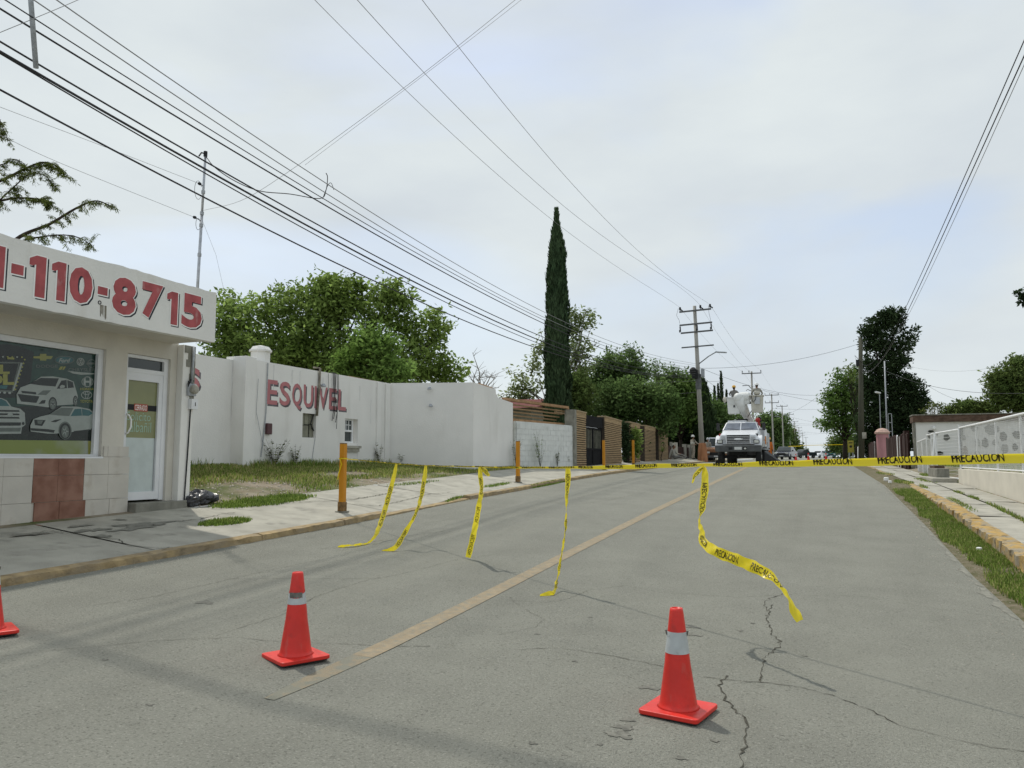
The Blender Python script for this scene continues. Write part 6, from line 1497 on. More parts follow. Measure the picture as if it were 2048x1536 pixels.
# ------------------------------------------------------------------ people
def person(loc, rz, label, J, clothes, hat=None, hairy=True, scale=1.0, vest=None):
    """one continuous skinned body; J maps joints to positions, facing -y"""
    names = ['pelvis', 'spine', 'chest', 'neck', 'head', 'shoulder_l', 'elbow_l', 'wrist_l', 'palm_l', 'shoulder_r', 'elbow_r', 'wrist_r', 'palm_r', 'hip_l', 'knee_l', 'ankle_l', 'toe_l', 'hip_r', 'knee_r', 'ankle_r', 'toe_r']
    R = dict(pelvis=(.15, .12), spine=(.14, .11), chest=(.17, .12), neck=(.06, .06), head=(.07, .08), shoulder=(.075, .075), elbow=(.052, .052), wrist=(.036, .036), palm=(.042, .026), hip=(.10, .10), knee=(.068, .068), ankle=(.05, .05), toe=(.045, .038))
    E_ = [('pelvis', 'spine'), ('spine', 'chest'), ('chest', 'neck'), ('neck', 'head')]
    for s in 'lr': E_ += [('chest', 'shoulder_' + s), ('shoulder_' + s, 'elbow_' + s), ('elbow_' + s, 'wrist_' + s), ('wrist_' + s, 'palm_' + s), ('pelvis', 'hip_' + s), ('hip_' + s, 'knee_' + s), ('knee_' + s, 'ankle_' + s), ('ankle_' + s, 'toe_' + s)]
    o = root('person', loc, label, 'person', None, rz); o.scale = (scale,) * 3
    me = bpy.data.meshes.new('skeleton'); me.from_pydata([J[n] for n in names], [(names.index(a), names.index(b)) for a, b in E_], [])
    t = bpy.data.objects.new('skeleton', me); COL.objects.link(t); t.modifiers.new('skin', 'SKIN'); sb = t.modifiers.new('sub', 'SUBSURF'); sb.levels = 1; sb.render_levels = 1
    sv = me.skin_vertices[0].data
    for i, n in enumerate(names): sv[i].radius = R[n.split('_')[0]]; sv[i].use_root = (i == 0)
    dg = bpy.context.evaluated_depsgraph_get(); dg.update(); bm_ = bpy.data.meshes.new_from_object(t.evaluated_get(dg)); bpy.data.objects.remove(t)
    vs = [tuple(v.co) for v in bm_.vertices]; fs = [tuple(p.vertices) for p in bm_.polygons]
    seg = [(names.index(a), names.index(b)) for a, b in E_]; P = [Vector(J[n]) for n in names]
    def m_of(c):
        best, bi = 9, 0
        for k, (a, b) in enumerate(seg):
            d = P[b] - P[a]; u = max(0, min(1, (c - P[a]).dot(d) / d.length_squared)); e = (P[a] + d * u - c).length
            if e < best: best, bi = e, k
        a, b = E_[bi]
        if b == 'head' or b.startswith('palm'): return 0
        if b.startswith('toe'): return 3
        if b.startswith(('hip', 'knee', 'ankle')) or (a == 'pelvis' and c.z < P[0].z + .04): return 2
        return 1
    mb = MB(); mb.v = vs; mb.f = fs; mb.m = [m_of(sum((Vector(vs[i]) for i in f), Vector()) / len(f)) for f in fs]
    h = Vector(J['head']); mb.ball((h.x, h.y - .015, h.z + .03), .077, .098, .118, 14, 0)          # skull and jaw
    mb.ball((h.x, h.y - .115, h.z + .02), .014, .022, .024, 6, 0)
    for s in (-1, 1):
        mb.ball((h.x + s * .078, h.y, h.z + .025), .012, .022, .032, 6, 0); mb.ball((h.x + s * .030, h.y - .103, h.z + .048), .012, .008, .008, 6, 3)
    mb.bar((h.x - .024, h.y - .103, h.z - .028), (h.x + .024, h.y - .103, h.z - .028), .006, .008, 3)
    for s in 'lr':                                                                                 # fingers
        p, w = Vector(J['palm_' + s]), Vector(J['wrist_' + s]); d = (p - w).normalized(); sd = d.cross(Vector((0, 1, .2))).normalized()
        for k, L in enumerate((.062, .074, .078, .066)):
            b = p + sd * (-.027 + .018 * k); mb.tube([b, b + d * L * .5, b + d * L * .9 + Vector((0, -.02, -.006))], [.0095, .0088, .006], 5, 0)
        b = p - d * .03 - sd * .03; mb.tube([b, b - sd * .022 + d * .028, b - sd * .026 + d * .055], [.011, .0095, .007], 5, 0)
    body = mb.build('body', [M['skin'], clothes[0], clothes[1], M['dark']], o, smooth=True)
    if hairy:
        mb = MB(); mb.ball((h.x, h.y + .014, h.z + .055), .083, .096, .10, 12); mb.build('hair', M['hair'], o, smooth=True)
    if hat:
        mb = MB(); mb.lathe((h.x, h.y, h.z + .085), [(.140, -.004), (.142, .008), (.118, .016), (.116, .06), (.098, .110), (.06, .138), (.01, .148)], 18); mb.prism([(h.x + .11 * math.cos(a), h.y - .06 - .11 * math.sin(a), h.z + .082) for a in np.linspace(0, math.pi, 9)], (0, 0, .008)); mb.bar((h.x, h.y - .09, h.z + .20), (h.x, h.y + .09, h.z + .20), .02, .014)
        mb.build('hard_hat', hat, o, smooth=False)
    if vest:
        c, s_ = Vector(J['chest']), Vector(J['spine']); mb = MB(); mb.lathe((c.x, c.y, 0), [(.205, s_.z - .02), (.20, s_.z + .05), (.205, c.z - .02)], 14)
        for i in range(len(mb.v)): mb.v[i] = (mb.v[i][0], c.y + (mb.v[i][1] - c.y) * .74, mb.v[i][2])
        mb.build('safety_belt', vest, o, smooth=True)
    return o
def stand(**k):
    J = dict(pelvis=(0, 0, .95), spine=(0, 0, 1.12), chest=(0, .01, 1.33), neck=(0, 0, 1.48), head=(0, -.01, 1.60), shoulder_l=(.19, .01, 1.41), elbow_l=(.25, .03, 1.14), wrist_l=(.25, -.07, .90), palm_l=(.25, -.10, .83),
             shoulder_r=(-.19, .01, 1.41), elbow_r=(-.25, .03, 1.14), wrist_r=(-.25, -.07, .90), palm_r=(-.25, -.10, .83), hip_l=(.10, 0, .90), knee_l=(.115, -.02, .50), ankle_l=(.125, .02, .09), toe_l=(.145, -.12, .045), hip_r=(-.10, 0, .90), knee_r=(-.115, -.02, .50), ankle_r=(-.125, .02, .09), toe_r=(-.145, -.12, .045))
    J.update(k); return J
def truck_pt(x, y, z): return (TX + x, TY + y, TZ + z)
person(truck_pt(-.46, 3.2, 3.175), 2.9, 'worker in a yellow hard hat and grey shirt, back turned, in the left bucket', stand(elbow_l=(.36, -.16, 1.28), wrist_l=(.42, -.40, 1.20), palm_l=(.43, -.47, 1.19), elbow_r=(-.33, -.10, 1.16), wrist_r=(-.24, -.32, 1.10), palm_r=(-.2, -.38, 1.10)), (M['cloth_grey'], M['cloth_khaki']), M['hat_yellow'], scale=.93)
person(truck_pt(.89, 3.0, 3.215), 3.3, 'worker in a white hard hat and khaki shirt standing in the tan bucket', stand(elbow_l=(.34, -.04, 1.16), wrist_l=(.26, -.26, 1.04), palm_l=(.22, -.32, 1.03), elbow_r=(-.34, -.04, 1.16), wrist_r=(-.26, -.26, 1.04), palm_r=(-.22, -.32, 1.03)), (M['cloth_khaki'], M['cloth_khaki']), M['hat_white'], vest=M['fibre_tan'], scale=.95)
pp = on_x(1386, 900, -9.3); pz_ = G(-9.3, pp.y)
person((-9.3, pp.y, pz_ + .02), 2.3, 'worker in tan clothes and white hard hat standing on pavement beside the utility pole', stand(elbow_l=(.30, -.10, 1.16), wrist_l=(.26, -.34, 1.12), palm_l=(.25, -.41, 1.11), elbow_r=(-.34, -.16, 1.18), wrist_r=(-.40, -.42, 1.14), palm_r=(-.41, -.49, 1.13), knee_l=(.12, -.05, .5), ankle_r=(-.15, .10, .09), toe_r=(-.17, -.04, .045)), (M['cloth_tan'], M['cloth_tan']), M['hat_white'], vest=M['fibre_tan'], scale=1.06)
pp = on_x(1411, 900, -8.0); 
person((-8.28, 63.2, G(-8.3, 63.2) + .02), -.4, 'worker with a grey cap and khaki shirt half hidden behind the pole base', stand(elbow_r=(-.30, -.10, 1.14), wrist_r=(-.2, -.30, 1.06), palm_r=(-.16, -.36, 1.06)), (M['cloth_khaki'], M['cloth_dark']), M['truck_grey'], scale=1.0)
pp = on_x(1543, 900, -2.3)
_x = ray(1539, 915).x * 60 / ray(1539, 915).y
person((_x, 60.0, G(_x, 60.0) + .01), .5, 'worker in orange clothes standing in the road behind the truck', stand(), (M['vest_orange'], M['vest_orange']), M['hat_yellow'], scale=1.0)
sit = dict(pelvis=(0, 0, .13), spine=(0, .07, .30), chest=(0, .10, .50), neck=(0, .06, .65), head=(0, .02, .76), shoulder_l=(.19, .09, .58), elbow_l=(.26, -.05, .36), wrist_l=(.20, -.26, .34), palm_l=(.17, -.33, .33), shoulder_r=(-.19, .09, .58), elbow_r=(-.26, .16, .32), wrist_r=(-.28, .20, .10), palm_r=(-.28, .16, .05), hip_l=(.10, -.02, .12), knee_l=(.14, -.42, .30), ankle_l=(.16, -.78, .10), toe_l=(.17, -.86, .17), hip_r=(-.10, -.02, .12), knee_r=(-.14, -.46, .14), ankle_r=(-.15, -.88, .07), toe_r=(-.17, -.93, .16))
pp = on_x(1350, 905, -9.7)
person((-9.75, pp.y, G(-9.75, pp.y) + .03), 1.3, 'person in grey clothes sitting on the pavement with legs out, by the pale fence pier', sit, (M['cloth_khaki'], M['cloth_grey']), None, scale=1.15)

# ------------------------------------------------------------------ other vehicles
def car(loc, rz, label, paint, kind, L=4.4, Wd=1.75, H=1.45, low=None, cat='car'):
    o = root('parked_car', loc, label, cat, None, rz); low = low or paint; w = Wd / 2
    mb = MB()
    if kind == 'van':
        lowp = [(0, .38), (0, .85), (.15, 1.0), (1.1, 1.15), (L, 1.15), (L, .38)]; top = [(1.05, 1.15), (1.75, H), (L - .3, H), (L - .02, 1.15)]
    elif kind == 'pickup':
        lowp = [(0, .45), (0, .95), (.12, 1.08), (1.3, 1.15), (L, 1.12), (L, .45)]; top = [(1.3, 1.15), (1.85, H), (2.9, H), (3.1, 1.12)]
    else:
        lowp = [(0, .32), (-.02, .62), (.15, .78), (1.15, .95), (L - .6, .98), (L, .9), (L, .32)]; top = [(1.1, .95), (1.85, H), (L - 1.3, H), (L - .5, .97)]
    mb.prism([(-w, y, z) for y, z in lowp], (Wd, 0, 0)); mb.build('body', low, o, bevel=.07)
    mb = MB(); n = len(top); t = .17
    a = [(-w + (.04 if z < H else t), y, z) for y, z in top]; b = [(w - (.04 if z < H else t), y, z) for y, z in top]
    mb.add(a + b, [tuple(range(n)), tuple(range(2 * n - 1, n - 1, -1))] + [((i + 1) % n, i, n + i, n + (i + 1) % n) for i in range(n)]); mb.build('cabin', paint, o, bevel=.04)
    (y0, z0), (y1, z1) = top[0], top[1]; f = lambda k: (y0 + (y1 - y0) * k - .035, z0 + (z1 - z0) * k + .01)
    ya, za = f(.12); yb, zb = f(.88); mb = MB(); mb.add([(-w + .12, ya, za), (w - .12, ya, za), (w - .23, yb, zb), (-w + .23, yb, zb)], [(0, 1, 2, 3)]); mb.build('windscreen', M['glass_dark'], o)
    for s in (-1, 1):
        y2, y3 = top[2][0], top[3][0]; mb = MB(); mb.add([(s * (w - .05), y0 + .35, z0 + .05), (s * (w - .05), y3 - .35, z0 + .05), (s * (w - .15), y2 - .12, H - .07), (s * (w - .15), y1 + .12, H - .07)], [(0, 1, 2, 3)]); mb.build('side_window', M['glass_dark'], o)
        mb = MB(); mb.box(s * (w - .28) - .20, s * (w - .28) + .16 * (1), -.05, .06, .66, .80); mb.build('headlight', M['lamp_glass'], o, bevel=.02)
        mb = MB(); mb.box(s * (w + .09) - .09, s * (w + .09) + .09, y0 + .35, y0 + .45, z0 + .02, z0 + .16); mb.build('mirror', low, o, bevel=.02)
        for y in (.8, L - .85): wheel(s * (w - .10), y, .34, .22, o)
    mb = MB(); mb.box(-w * .55, w * .55, -.06, .02, .52, .74); mb.build('grille', M['dark'], o); mb = MB(); mb.box(-w + .03, w - .03, -.09, .05, .32, .50); mb.build('bumper', M['bumper'] if kind != 'sedan' else low, o, bevel=.03)
    mb = MB(); mb.box(-.22, .22, -.10, -.085, .38, .48); mb.build('number_plate', M['plate'], o); return o
def spot(u, Y): r = ray(u, 915); x = r.x * Y / r.y; return (x, Y, G(max(-8.2, min(2, x)), Y) + .01)
pv_ = car(spot(1434, 62), 0, 'old brown and white pickup parked half hidden behind the bucket truck', M['truck_white'], 'pickup', 4.8, 1.95, 1.95, M['brown_van'], 'pickup')
car(spot(1563, 94), -.18, 'dark blue car facing the camera beyond the bucket truck', M['car_dark'], 'sedan', 4.4, 1.72, 1.5)
car(spot(1588, 150), -.75, 'black pickup standing crosswise behind the dark blue car', M['car_black'], 'pickup', 4.8, 1.8, 1.6, None, 'pickup')
car(spot(1628, 168), -.5, 'small white car far down the street at the end of the road', M['truck_white'], 'sedan', 4.4, 1.75, 1.5)
car(spot(1662, 150), .1, 'teal car parked far away under the trees on the right kerb', M['poster_teal'], 'sedan', 4.3, 1.7, 1.4)
ft = MB(); a, b = on_y(1577, 893, 86), on_y(1602, 892, 86); ft.bar(a, b, .04, .07); a, b = on_y(1600, 891, 130), on_y(1690, 889, 130); ft.bar(a, b, .04, .07)
o = ft.world('caution_tape', M['tape'], None); tag(o, 'thin second line of yellow tape far away across the street', 'caution tape')

# ------------------------------------------------------------------ right side of the street
XF = 4.5
rw = root('retaining_wall', (XF, 26, .8), 'low smooth cream wall carrying the white mesh fence', 'wall')
yb_ = on_x(1917, 955, XF).y; mb = MB(); mb.box(XF, XF + .22, 6.0, yb_, .0, 1.405); mb.world('wall', M['retain'], rw, bevel=.01)
fn = root('mesh_fence', (XF + .1, 26, 1.4), 'white wire mesh fence with a sloping looking top rail on the low cream wall', 'fence')
xf = XF + .11; ztf = 2.84
mb = MB(); mb.tube([(xf, 6, ztf), (xf, yb_ - .1, ztf)], .035, 8); mb.world('top_rail', M['fence_white'], fn, smooth=True)
mb = MB(); mb.tube([(xf, 6, 1.46), (xf, yb_ - .1, 1.46)], .02, 6); mb.world('bottom_rail', M['fence_white'], fn)
yy = yb_ - .12
k = 0
while yy > 7:
    mb = MB(); mb.tube([(xf + .02, yy, 1.38), (xf + .02, yy, ztf)], .028, 8); mb.world('post', M['dark'] if k == 0 else M['fence_white'], fn); yy -= 2.9; k += 1
V = []; Fq = []
def mesh_wires(x, y0, y1, z0, z1, st, r):
    H = z1 - z0; c = y0 - H
    while c < y1:
        for sgn in (1, -1):
            pa = (c, z0) if sgn > 0 else (c, z1); pb = (c + H, z1) if sgn > 0 else (c + H, z0)
            (ya, za), (yb2, zb) = pa, pb
            if yb2 <= y0 or ya >= y1: continue
            if ya < y0: t = (y0 - ya) / (yb2 - ya); za = za + (zb - za) * t; ya = y0
            if yb2 > y1: t = (y1 - ya) / (yb2 - ya); zb = za + (zb - za) * t; yb2 = y1
            n = len(V); o_ = .003 * sgn
            d = Vector((0, yb2 - ya, zb - za)).normalized(); s = Vector((0, -d.z, d.y)) * r
            for p in ((ya, za), (yb2, zb)):
                for dx, sg in ((-r, 0), (0, 1), (r, 0), (0, -1)): V.append((x + o_ + dx, p[0] + s.y * sg, p[1] + s.z * sg))
            Fq.extend([(n + a, n + (a + 1) % 4, n + 4 + (a + 1) % 4, n + 4 + a) for a in range(4)])
        c += st
mesh_wires(xf, 16, yb_ - .1, 1.46, ztf, .095, .0032)
off = np.array(fn.location); o = np_mesh('wire_mesh', np.array(V) - off, Fq, M['mesh_wire'], fn); o['kind'] = 'stuff'
# the open gate in the fence and the fence beyond it
gf = root('mesh_gate', (XF, 37, 1.0), 'white tubular mesh gate standing ajar beyond the low cream wall', 'gate')
mb = MB(); yg0, yg1 = yb_ + .12, 37.2
for a, b in (((xf, yg0, 1.0), (xf, yg0, ztf - .05)), ((xf, yg1, .98), (xf, yg1, ztf)), ((xf, yg0, ztf - .05), (xf, yg1, ztf)), ((xf, yg0, 1.05), (xf, yg1, 1.02))): mb.tube([a, b], .035, 6)
mb.world('gate_frame', M['fence_white'], gf)
mb = MB()
for k in range(13): mb.tube([(xf, yg0, 1.2 + k * .125), (xf, yg1, 1.2 + k * .127)], .008, 4)
mb.world('wire_mesh', M['mesh_wire'], gf)
mb = MB(); mb.tube([(xf - .02, yg0 - .06, .95), (xf, yg0 - .06, 2.95)], .03, 8); mb.world('gate_post', M['fence_white'], gf)
for yq in (yg1 + .25,):
    mb = MB(); mb.tube([(xf - .25, yq - .4, 1.0), (xf, yq, ztf)], .035, 6); mb.tube([(xf - .25, yq - .4, 1.0), (xf + .35, yq + .9, 1.0)], .03, 6); mb.world('brace', M['fence_white'], gf)
f2 = root('mesh_fence', (XF, 41, 1.0), 'far stretch of white mesh fence between the gate and the dark timber boards', 'fence')
mb = MB()
for yq in (38.6, 40.2, 42.0, 44.0): mb.tube([(xf, yq, .9), (xf, yq, 2.86 if yq < 41 else 2.6)], .03, 6)
mb.tube([(xf, 37.6, ztf), (xf, 40.2, 2.84)], .035, 6); mb.tube([(xf, 40.2, 2.7), (xf, 44, 2.6)], .03, 6); mb.world('posts', M['fence_white'], f2)
V = []; Fq = []; mesh_wires(xf, 37.6, 44, 1.1, 2.62, .11, .005); o = np_mesh('wire_mesh', np.array(V) - np.array(f2.location), Fq, M['mesh_wire'], f2); o['kind'] = 'stuff'
# planter block and steps at the gate
pl = root('concrete_planter', (4.3, 33.5, 1.0), 'weathered square concrete block on a slab by the gate', 'concrete block')
mb = MB(); mb.box(3.98, 4.40, 32.4, 34.8, .8, 1.40); mb.world('block', M['concrete_grey'], pl, bevel=.02); mb = MB(); mb.box(3.70, 4.48, 31.25, 34.9, .7, 1.07); mb.world('slab', M['concrete'], pl, bevel=.02)
mb = MB(); mb.box(4.02, 4.36, 33.2, 34.6, 1.40, 1.5); mb.world('lid', M['parapet'], pl)
# white building with dark brick parapet and round motifs
wb2 = root('white_house', (9, 48, 1.4), 'low white house with dark brick parapet and round motifs behind the mesh fence', 'house')
YH = 48.0; xl = on_y(1826, 850, YH).x; ztop = on_y(1900, 828, YH).z; zpar = on_y(1900, 843.5, YH).z
mb = MB(); mb.box(xl + .12, 17, YH, 49.4, .9, zpar); hw_ = mb.world('wall', M['white_paint'], wb2)
mb = MB(); mb.box(xl, 17.2, YH - .15, 49.4, zpar + .002, ztop - .06); mb.world('parapet', M['parapet'], wb2)
mb = MB(); mb.box(xl - .03, 17.25, YH - .20, 49.4, ztop - .058, ztop); mb.world('coping', M['concrete_grey'], wb2)
mb = MB(); mb.box(xl - .02, xl + .10, YH - .05, YH + .3, 1.0, zpar - .05); mb.world('downpipe', M['concrete_grey'], wb2)
sc_ = 8.258
def motif(cx, cy, rx, ry, m, arc=None):
    u, v = 1800 + cx / sc_, 790 + cy / sc_; c = on_y(u, v, YH); k = (c - EYE_P).dot(c_fwd) / F_PX / sc_ ; rx, ry = rx * k * 1.08, ry * k; mb = MB(); n = 26; vs = []
    for i in range(n):
        a = 2 * math.pi * i / n; q = 1 + .08 * math.sin(a * (5 + int(abs(cx)) % 6) + cy) + .06 * math.sin(a * 3 + cx)
        vs += [(c.x + rx * q * math.cos(a), YH, c.z + ry * q * math.sin(a)), (c.x + rx * q * math.cos(a), YH - .03, c.z + ry * q * math.sin(a))]
    mb.add(vs, [(2 * i, 2 * ((i + 1) % n), 2 * ((i + 1) % n) + 1, 2 * i + 1) for i in range(n)] + [tuple(2 * i + 1 for i in range(n))]); mb.world('round_motif', M[m], wb2)
for a in [(1515, 570, 98, 85, 'motif_grey'), (1705, 685, 48, 78, 'motif'), (1942, 655, 68, 62, 'motif'), (1405, 790, 44, 82, 'motif'), (1575, 785, 40, 55, 'motif_grey'), (1728, 890, 46, 84, 'motif_grey'), (1900, 860, 36, 60, 'motif'), (1228, 545, 48, 60, 'motif_grey'),
          (1278, 785, 34, 75, 'motif_grey'), (1010, 620, 30, 90, 'motif'), (1040, 705, 38, 46, 'motif'), (1072, 920, 40, 75, 'motif_brown'), (1275, 960, 34, 34, 'motif_grey'), (490, 670, 30, 45, 'motif_grey'), (590, 650, 26, 34, 'motif_grey'), (768, 700, 42, 55, 'motif_grey'), (450, 815, 46, 32, 'motif'), (650, 960, 54, 30, 'motif'), (2040, 930, 26, 40, 'motif_brown'), (510, 600, 40, 18, 'motif')]: motif(*a)
mb = MB(); c = on_y(1868, 856, YH - .12); mb.ball(c, .10, .10, .12, 10); mb.bar(c, c + Vector((0, .14, 0)), .04, .04); mb.world('globe_lamp', M['hat_white'], wb2)
# timber boards, pink pillar, white boards
def boards(y0, y1, w, gap, h0, h1, m, label, X=4.55, whites=()):
    o = root('board_fence', (X, (y0 + y1) / 2, G(X, (y0 + y1) / 2)), label, 'fence'); y = y0; k = 0
    while y < y1:
        z = G(4.46, y) - .1; kd = (Vector((X, y, 1.7)) - EYE_P).dot(c_fwd) / F_PX; h = EYE + (918 - h0 - (h1 - h0) * (y - y0) / (y1 - y0)) * kd - z + random.uniform(-.08, .08); mb = MB(); dx = random.uniform(-.02, .02)
        mb.prism([(X + dx, y, z), (X + dx, y + w, z), (X + dx, y + w, z + h - .06), (X + dx, y + w / 2, z + h), (X + dx, y, z + h - .06)], (.05, 0, 0)); mb.world('board', M['fence_white'] if k in whites else m, o); y += w + gap; k += 1
    mb = MB(); mb.box(X + .075, X + .15, y0, y1, G(X, y0) + .3, G(X, y0) + .42); mb.box(X + .075, X + .15, y0, y1, G(X, y0) + 1.5, G(X, y0) + 1.62); mb.world('rail', m, o); return o
bf = lambda u: on_x(u, 900, 4.55).y
boards(bf(1815), bf(1772), .42, .05, 868, 877, M['maroon'], 'dark maroon timber board fence between the mesh fence and the pink pillar', whites=(9, 12))
boards(bf(1754), bf(1734), .55, .06, 882, 889, M['maroon'], 'shorter dark board fence just past the pink pillar', whites=(5,))
mb = MB()
for u, w_, h, lb in ((1811, .35, 3.35, 'tallest maroon timber post, nearest the white house'), (1803, .4, 3.15, 'maroon timber post just left of the tallest one, above the dark boards')):
    q = bf(u); mb = MB(); mb.box(4.5, 4.75, q - w_, q + w_, 1.0, h); o = mb.world('timber_post', M['maroon'], None); tag(o, lb, 'post', 'maroon timber posts')
Yp = on_x(1766, 900, 4.75).y; zb = G(4.46, Yp); kk = (Vector((4.75, Yp, 1.7)) - EYE_P).dot(c_fwd) / F_PX
o = root('pink_pillar', (4.75, Yp, zb), 'round pink plastered pillar with a domed cap between the dark board fences', 'pillar')
h = EYE + (918 - 868) * kk - zb; r = 11.5 * kk
mb = MB(); mb.lathe((4.75, Yp, zb), [(r * 1.1, -.2), (r * 1.05, .2), (r * .93, .25), (r, h)], 20); mb.world('shaft', M['pink'], o, smooth=False)
mb = MB(); mb.lathe((4.75, Yp, zb + h), [(r * 1.02, -.02), (r * 1.22, .02), (r * 1.22, .16), (r * 1.1, .2), (r * .9, .34), (r * .5, .44), (r * .02, .47)], 20); mb.world('cap', M['pink_cap'], o)
o = root('garden_gate', (4.9, 78, 1.4), 'white gate post and wall panel left of the pink pillar, behind the timber pole', 'gate post')
q = bf(1733); mb = MB(); k2 = (Vector((4.6, q, 1.7)) - EYE_P).dot(c_fwd) / F_PX; mb.box(4.4, 4.4 + 6.5 * k2, q, q + .4, 1.2, EYE + (918 - 866.5) * k2); mb.world('post', M['fence_white'], o)
mb = MB(); mb.box(5.0, 6.4, q + 1.5, q + 1.6, 1.2, EYE + (918 - 877) * k2 * 1.02); mb.world('panel', M['fence_white'], o)
boards(bf(1724), bf(1714), .8, .5, 889, 894, M['fence_white'], 'row of white boards behind the timber pole, next to the yellow sign')
ys = 84; o = root('yellow_sign', (on_y(1703, 905, ys).x, ys, G(3.4, ys)), 'upright yellow sign board with dark print on the right pavement by the tree trunk', 'sign')
mb = MB(); a, b = on_y(1696, 905, ys), on_y(1707, 881, ys); mb.box(a.x, b.x, ys, ys + .06, a.z, b.z); sb_ = mb.world('board', M['sign_yellow'], o)
mb = MB(); mb.add([(a.x + .1, ys - .004, b.z - .28), (b.x - .1, ys - .004, b.z - .28), (b.x - .1, ys - .004, b.z - .18), (a.x + .1, ys - .004, b.z - .18)], [(0, 1, 2, 3)]); mb.lathe(((a.x + b.x) / 2, ys - .006, (a.z + b.z) / 2), [(.13, 0), (.13, .004)], 10, axis='y'); mb.world('print', M['dark'], sb_)
mb = MB(); mb.box(a.x + .05, a.x + .15, ys + .01, ys + .05, 1.2, a.z); mb.box(b.x - .15, b.x - .05, ys + .01, ys + .05, 1.2, a.z); mb.world('leg', M['galv'], o)
# mast with ladder, small lamp, in front of the dark trees
am = root('antenna_mast', (7.6, 72, 1.5), 'tall thin mast with a ladder section in front of the dark tree on the right', 'mast')
at_, ab_ = on_y(1769, 722, 72), on_y(1774, 880, 72); mb = MB(); mb.tube([ab_ - Vector((0, 0, 2)), at_], .055, 8); mb.world('tube', M['galv'], am, smooth=True)
l0, l1 = on_y(1776, 828, 72), on_y(1783, 828, 72); mb = MB()
for l in (l0, l1): mb.tube([(l.x, 72, 1.3), l], .03, 6)
for k in range(6): z = 1.8 + k * .75; mb.tube([(l0.x, 72, z), (l1.x, 72, z)], .025, 5)
mb.world('ladder', M['galv'], am)
o = root('small_lamp', (6.6, 74, 1.4), 'small street lamp with a pale head left of the tall mast', 'street lamp')
a, b, c = on_y(1761, 870, 74), on_y(1759, 786, 74), on_y(1752, 784, 73.5); mb = MB(); mb.tube([a - Vector((0, 0, 2)), b], .035, 6); mb.world('pole', M['galv'], o); mb = MB(); mb.bar(b, c, .22, .12); mb.world('lamp_head', M['fence_white'], o)
wire('cable', sagged(on_y(1772, 742, 72), at(2060, 786, 40), .6), .014, 'line from the tall mast across the sky above the white house'); wire('cable', sagged(at(1846, 765, 76), at(1915, 800, 70), .15), .012, 'short line from the dark tree down to the olive bushes')
wire('cable', sagged(at(1820, 733, 76), at(2010, 730, 62), .5), .008, 'faint upper line between the dark tree and the green tree at the right edge', 'wire_grey')

# ------------------------------------------------------------------ trees
def leaf_cloud(C, n, size, up=.35, droop=0.0, aspect=.45):
    """leaf quads about the points C (k x 3)"""
    idx = rng.integers(0, len(C), n); P = C[idx]
    d = rng.normal(size=(n, 3)); d[:, 2] = d[:, 2] * .7 - droop; d /= np.linalg.norm(d, axis=1)[:, None]
    nn = rng.normal(size=(n, 3)); nn[:, 2] += up * 2; w = np.cross(d, nn); w /= (np.linalg.norm(w, axis=1)[:, None] + 1e-9)
    L = size * rng.uniform(.6, 1.4, n)[:, None]; Wd = L * aspect / 2
    V = np.stack([P, P + d * L * .5 + w * Wd, P + d * L, P + d * L * .5 - w * Wd], 1).reshape(-1, 3)
    return V, np.arange(n * 4).reshape(-1, 4)
def blob_points(blobs, n_clumps, clump_r, per, squash=.8):
    """clump centres filling ellipsoids (towards their outside), then leaf roots about each"""
    vol = np.array([b[1][0] * b[1][1] * b[1][2] for b in blobs]) ** .75; pick = rng.choice(len(blobs), n_clumps, p=vol / vol.sum()); out = []
    for k in pick:
        c, r = blobs[k]; d = rng.normal(size=3); d /= np.linalg.norm(d); q = rng.random() ** .42
        out.append(np.array(c) + d * q * np.array(r))
    C = np.array(out); cr = clump_r * rng.uniform(.5, 1.3, len(C))
    g = rng.normal(size=(len(C), per, 3)); g /= np.linalg.norm(g, axis=2)[:, :, None]; g *= (rng.random((len(C), per, 1)) ** .5) * cr[:, None, None]; g[:, :, 2] *= squash
    return C, (C[:, None] + g).reshape(-1, 3)
def limbs(mb, base, fork, tips, r, rnd, sub=2):
    mb.tube([base, Vector(base).lerp(Vector(fork), .5) + Vector((rnd.gauss(0, .1), rnd.gauss(0, .1), 0)), fork], [r, r * .85, r * .72], 8)
    for t in tips:
        t = Vector(t); f = Vector(fork); q = f.lerp(t, rnd.uniform(.35, .6)) + Vector((rnd.gauss(0, .2), rnd.gauss(0, .2), rnd.uniform(.0, .5)))
        mb.tube([f, q, t], [r * .5, r * .28, r * .07], 5)
def tree(name, label, blobs_px, d, leaf, m, clumps, per, clump_r, base, trunk_r=.18, bark='bark', up=.3, droop=0, group=None, fork_f=.35, tips=14, cat='tree', depth=.8, aspect=.45, squash=.8):
    blobs = []
    for (u, v, ru, rv, *dd) in blobs_px:
        c = at(u, v, d + (dd[0] if dd else 0)); k = d / F_PX; blobs.append((tuple(c), (ru * k, max(ru, rv) * k * depth, rv * k)))
    base = Vector(base); o = root(name, base, label, cat, group); C, L = blob_points(blobs, clumps, clump_r, per, squash)
    V, Fc = leaf_cloud(L, len(L), leaf, up, droop, aspect)
    np_mesh('crown', V - np.array(base), Fc, M[m], o)
    rnd = random.Random(len(label)); top = Vector(np.mean(C, 0)); fork = base.lerp(Vector((top.x, top.y, top.z)), fork_f); mb = MB()
    sel = [C[i] for i in rng.choice(len(C), min(tips, len(C)), replace=False)]; limbs(mb, base - Vector((0, 0, .2)), fork, sel, trunk_r, rnd); mb.world('trunk', M[bark], o, smooth=True)
    return o
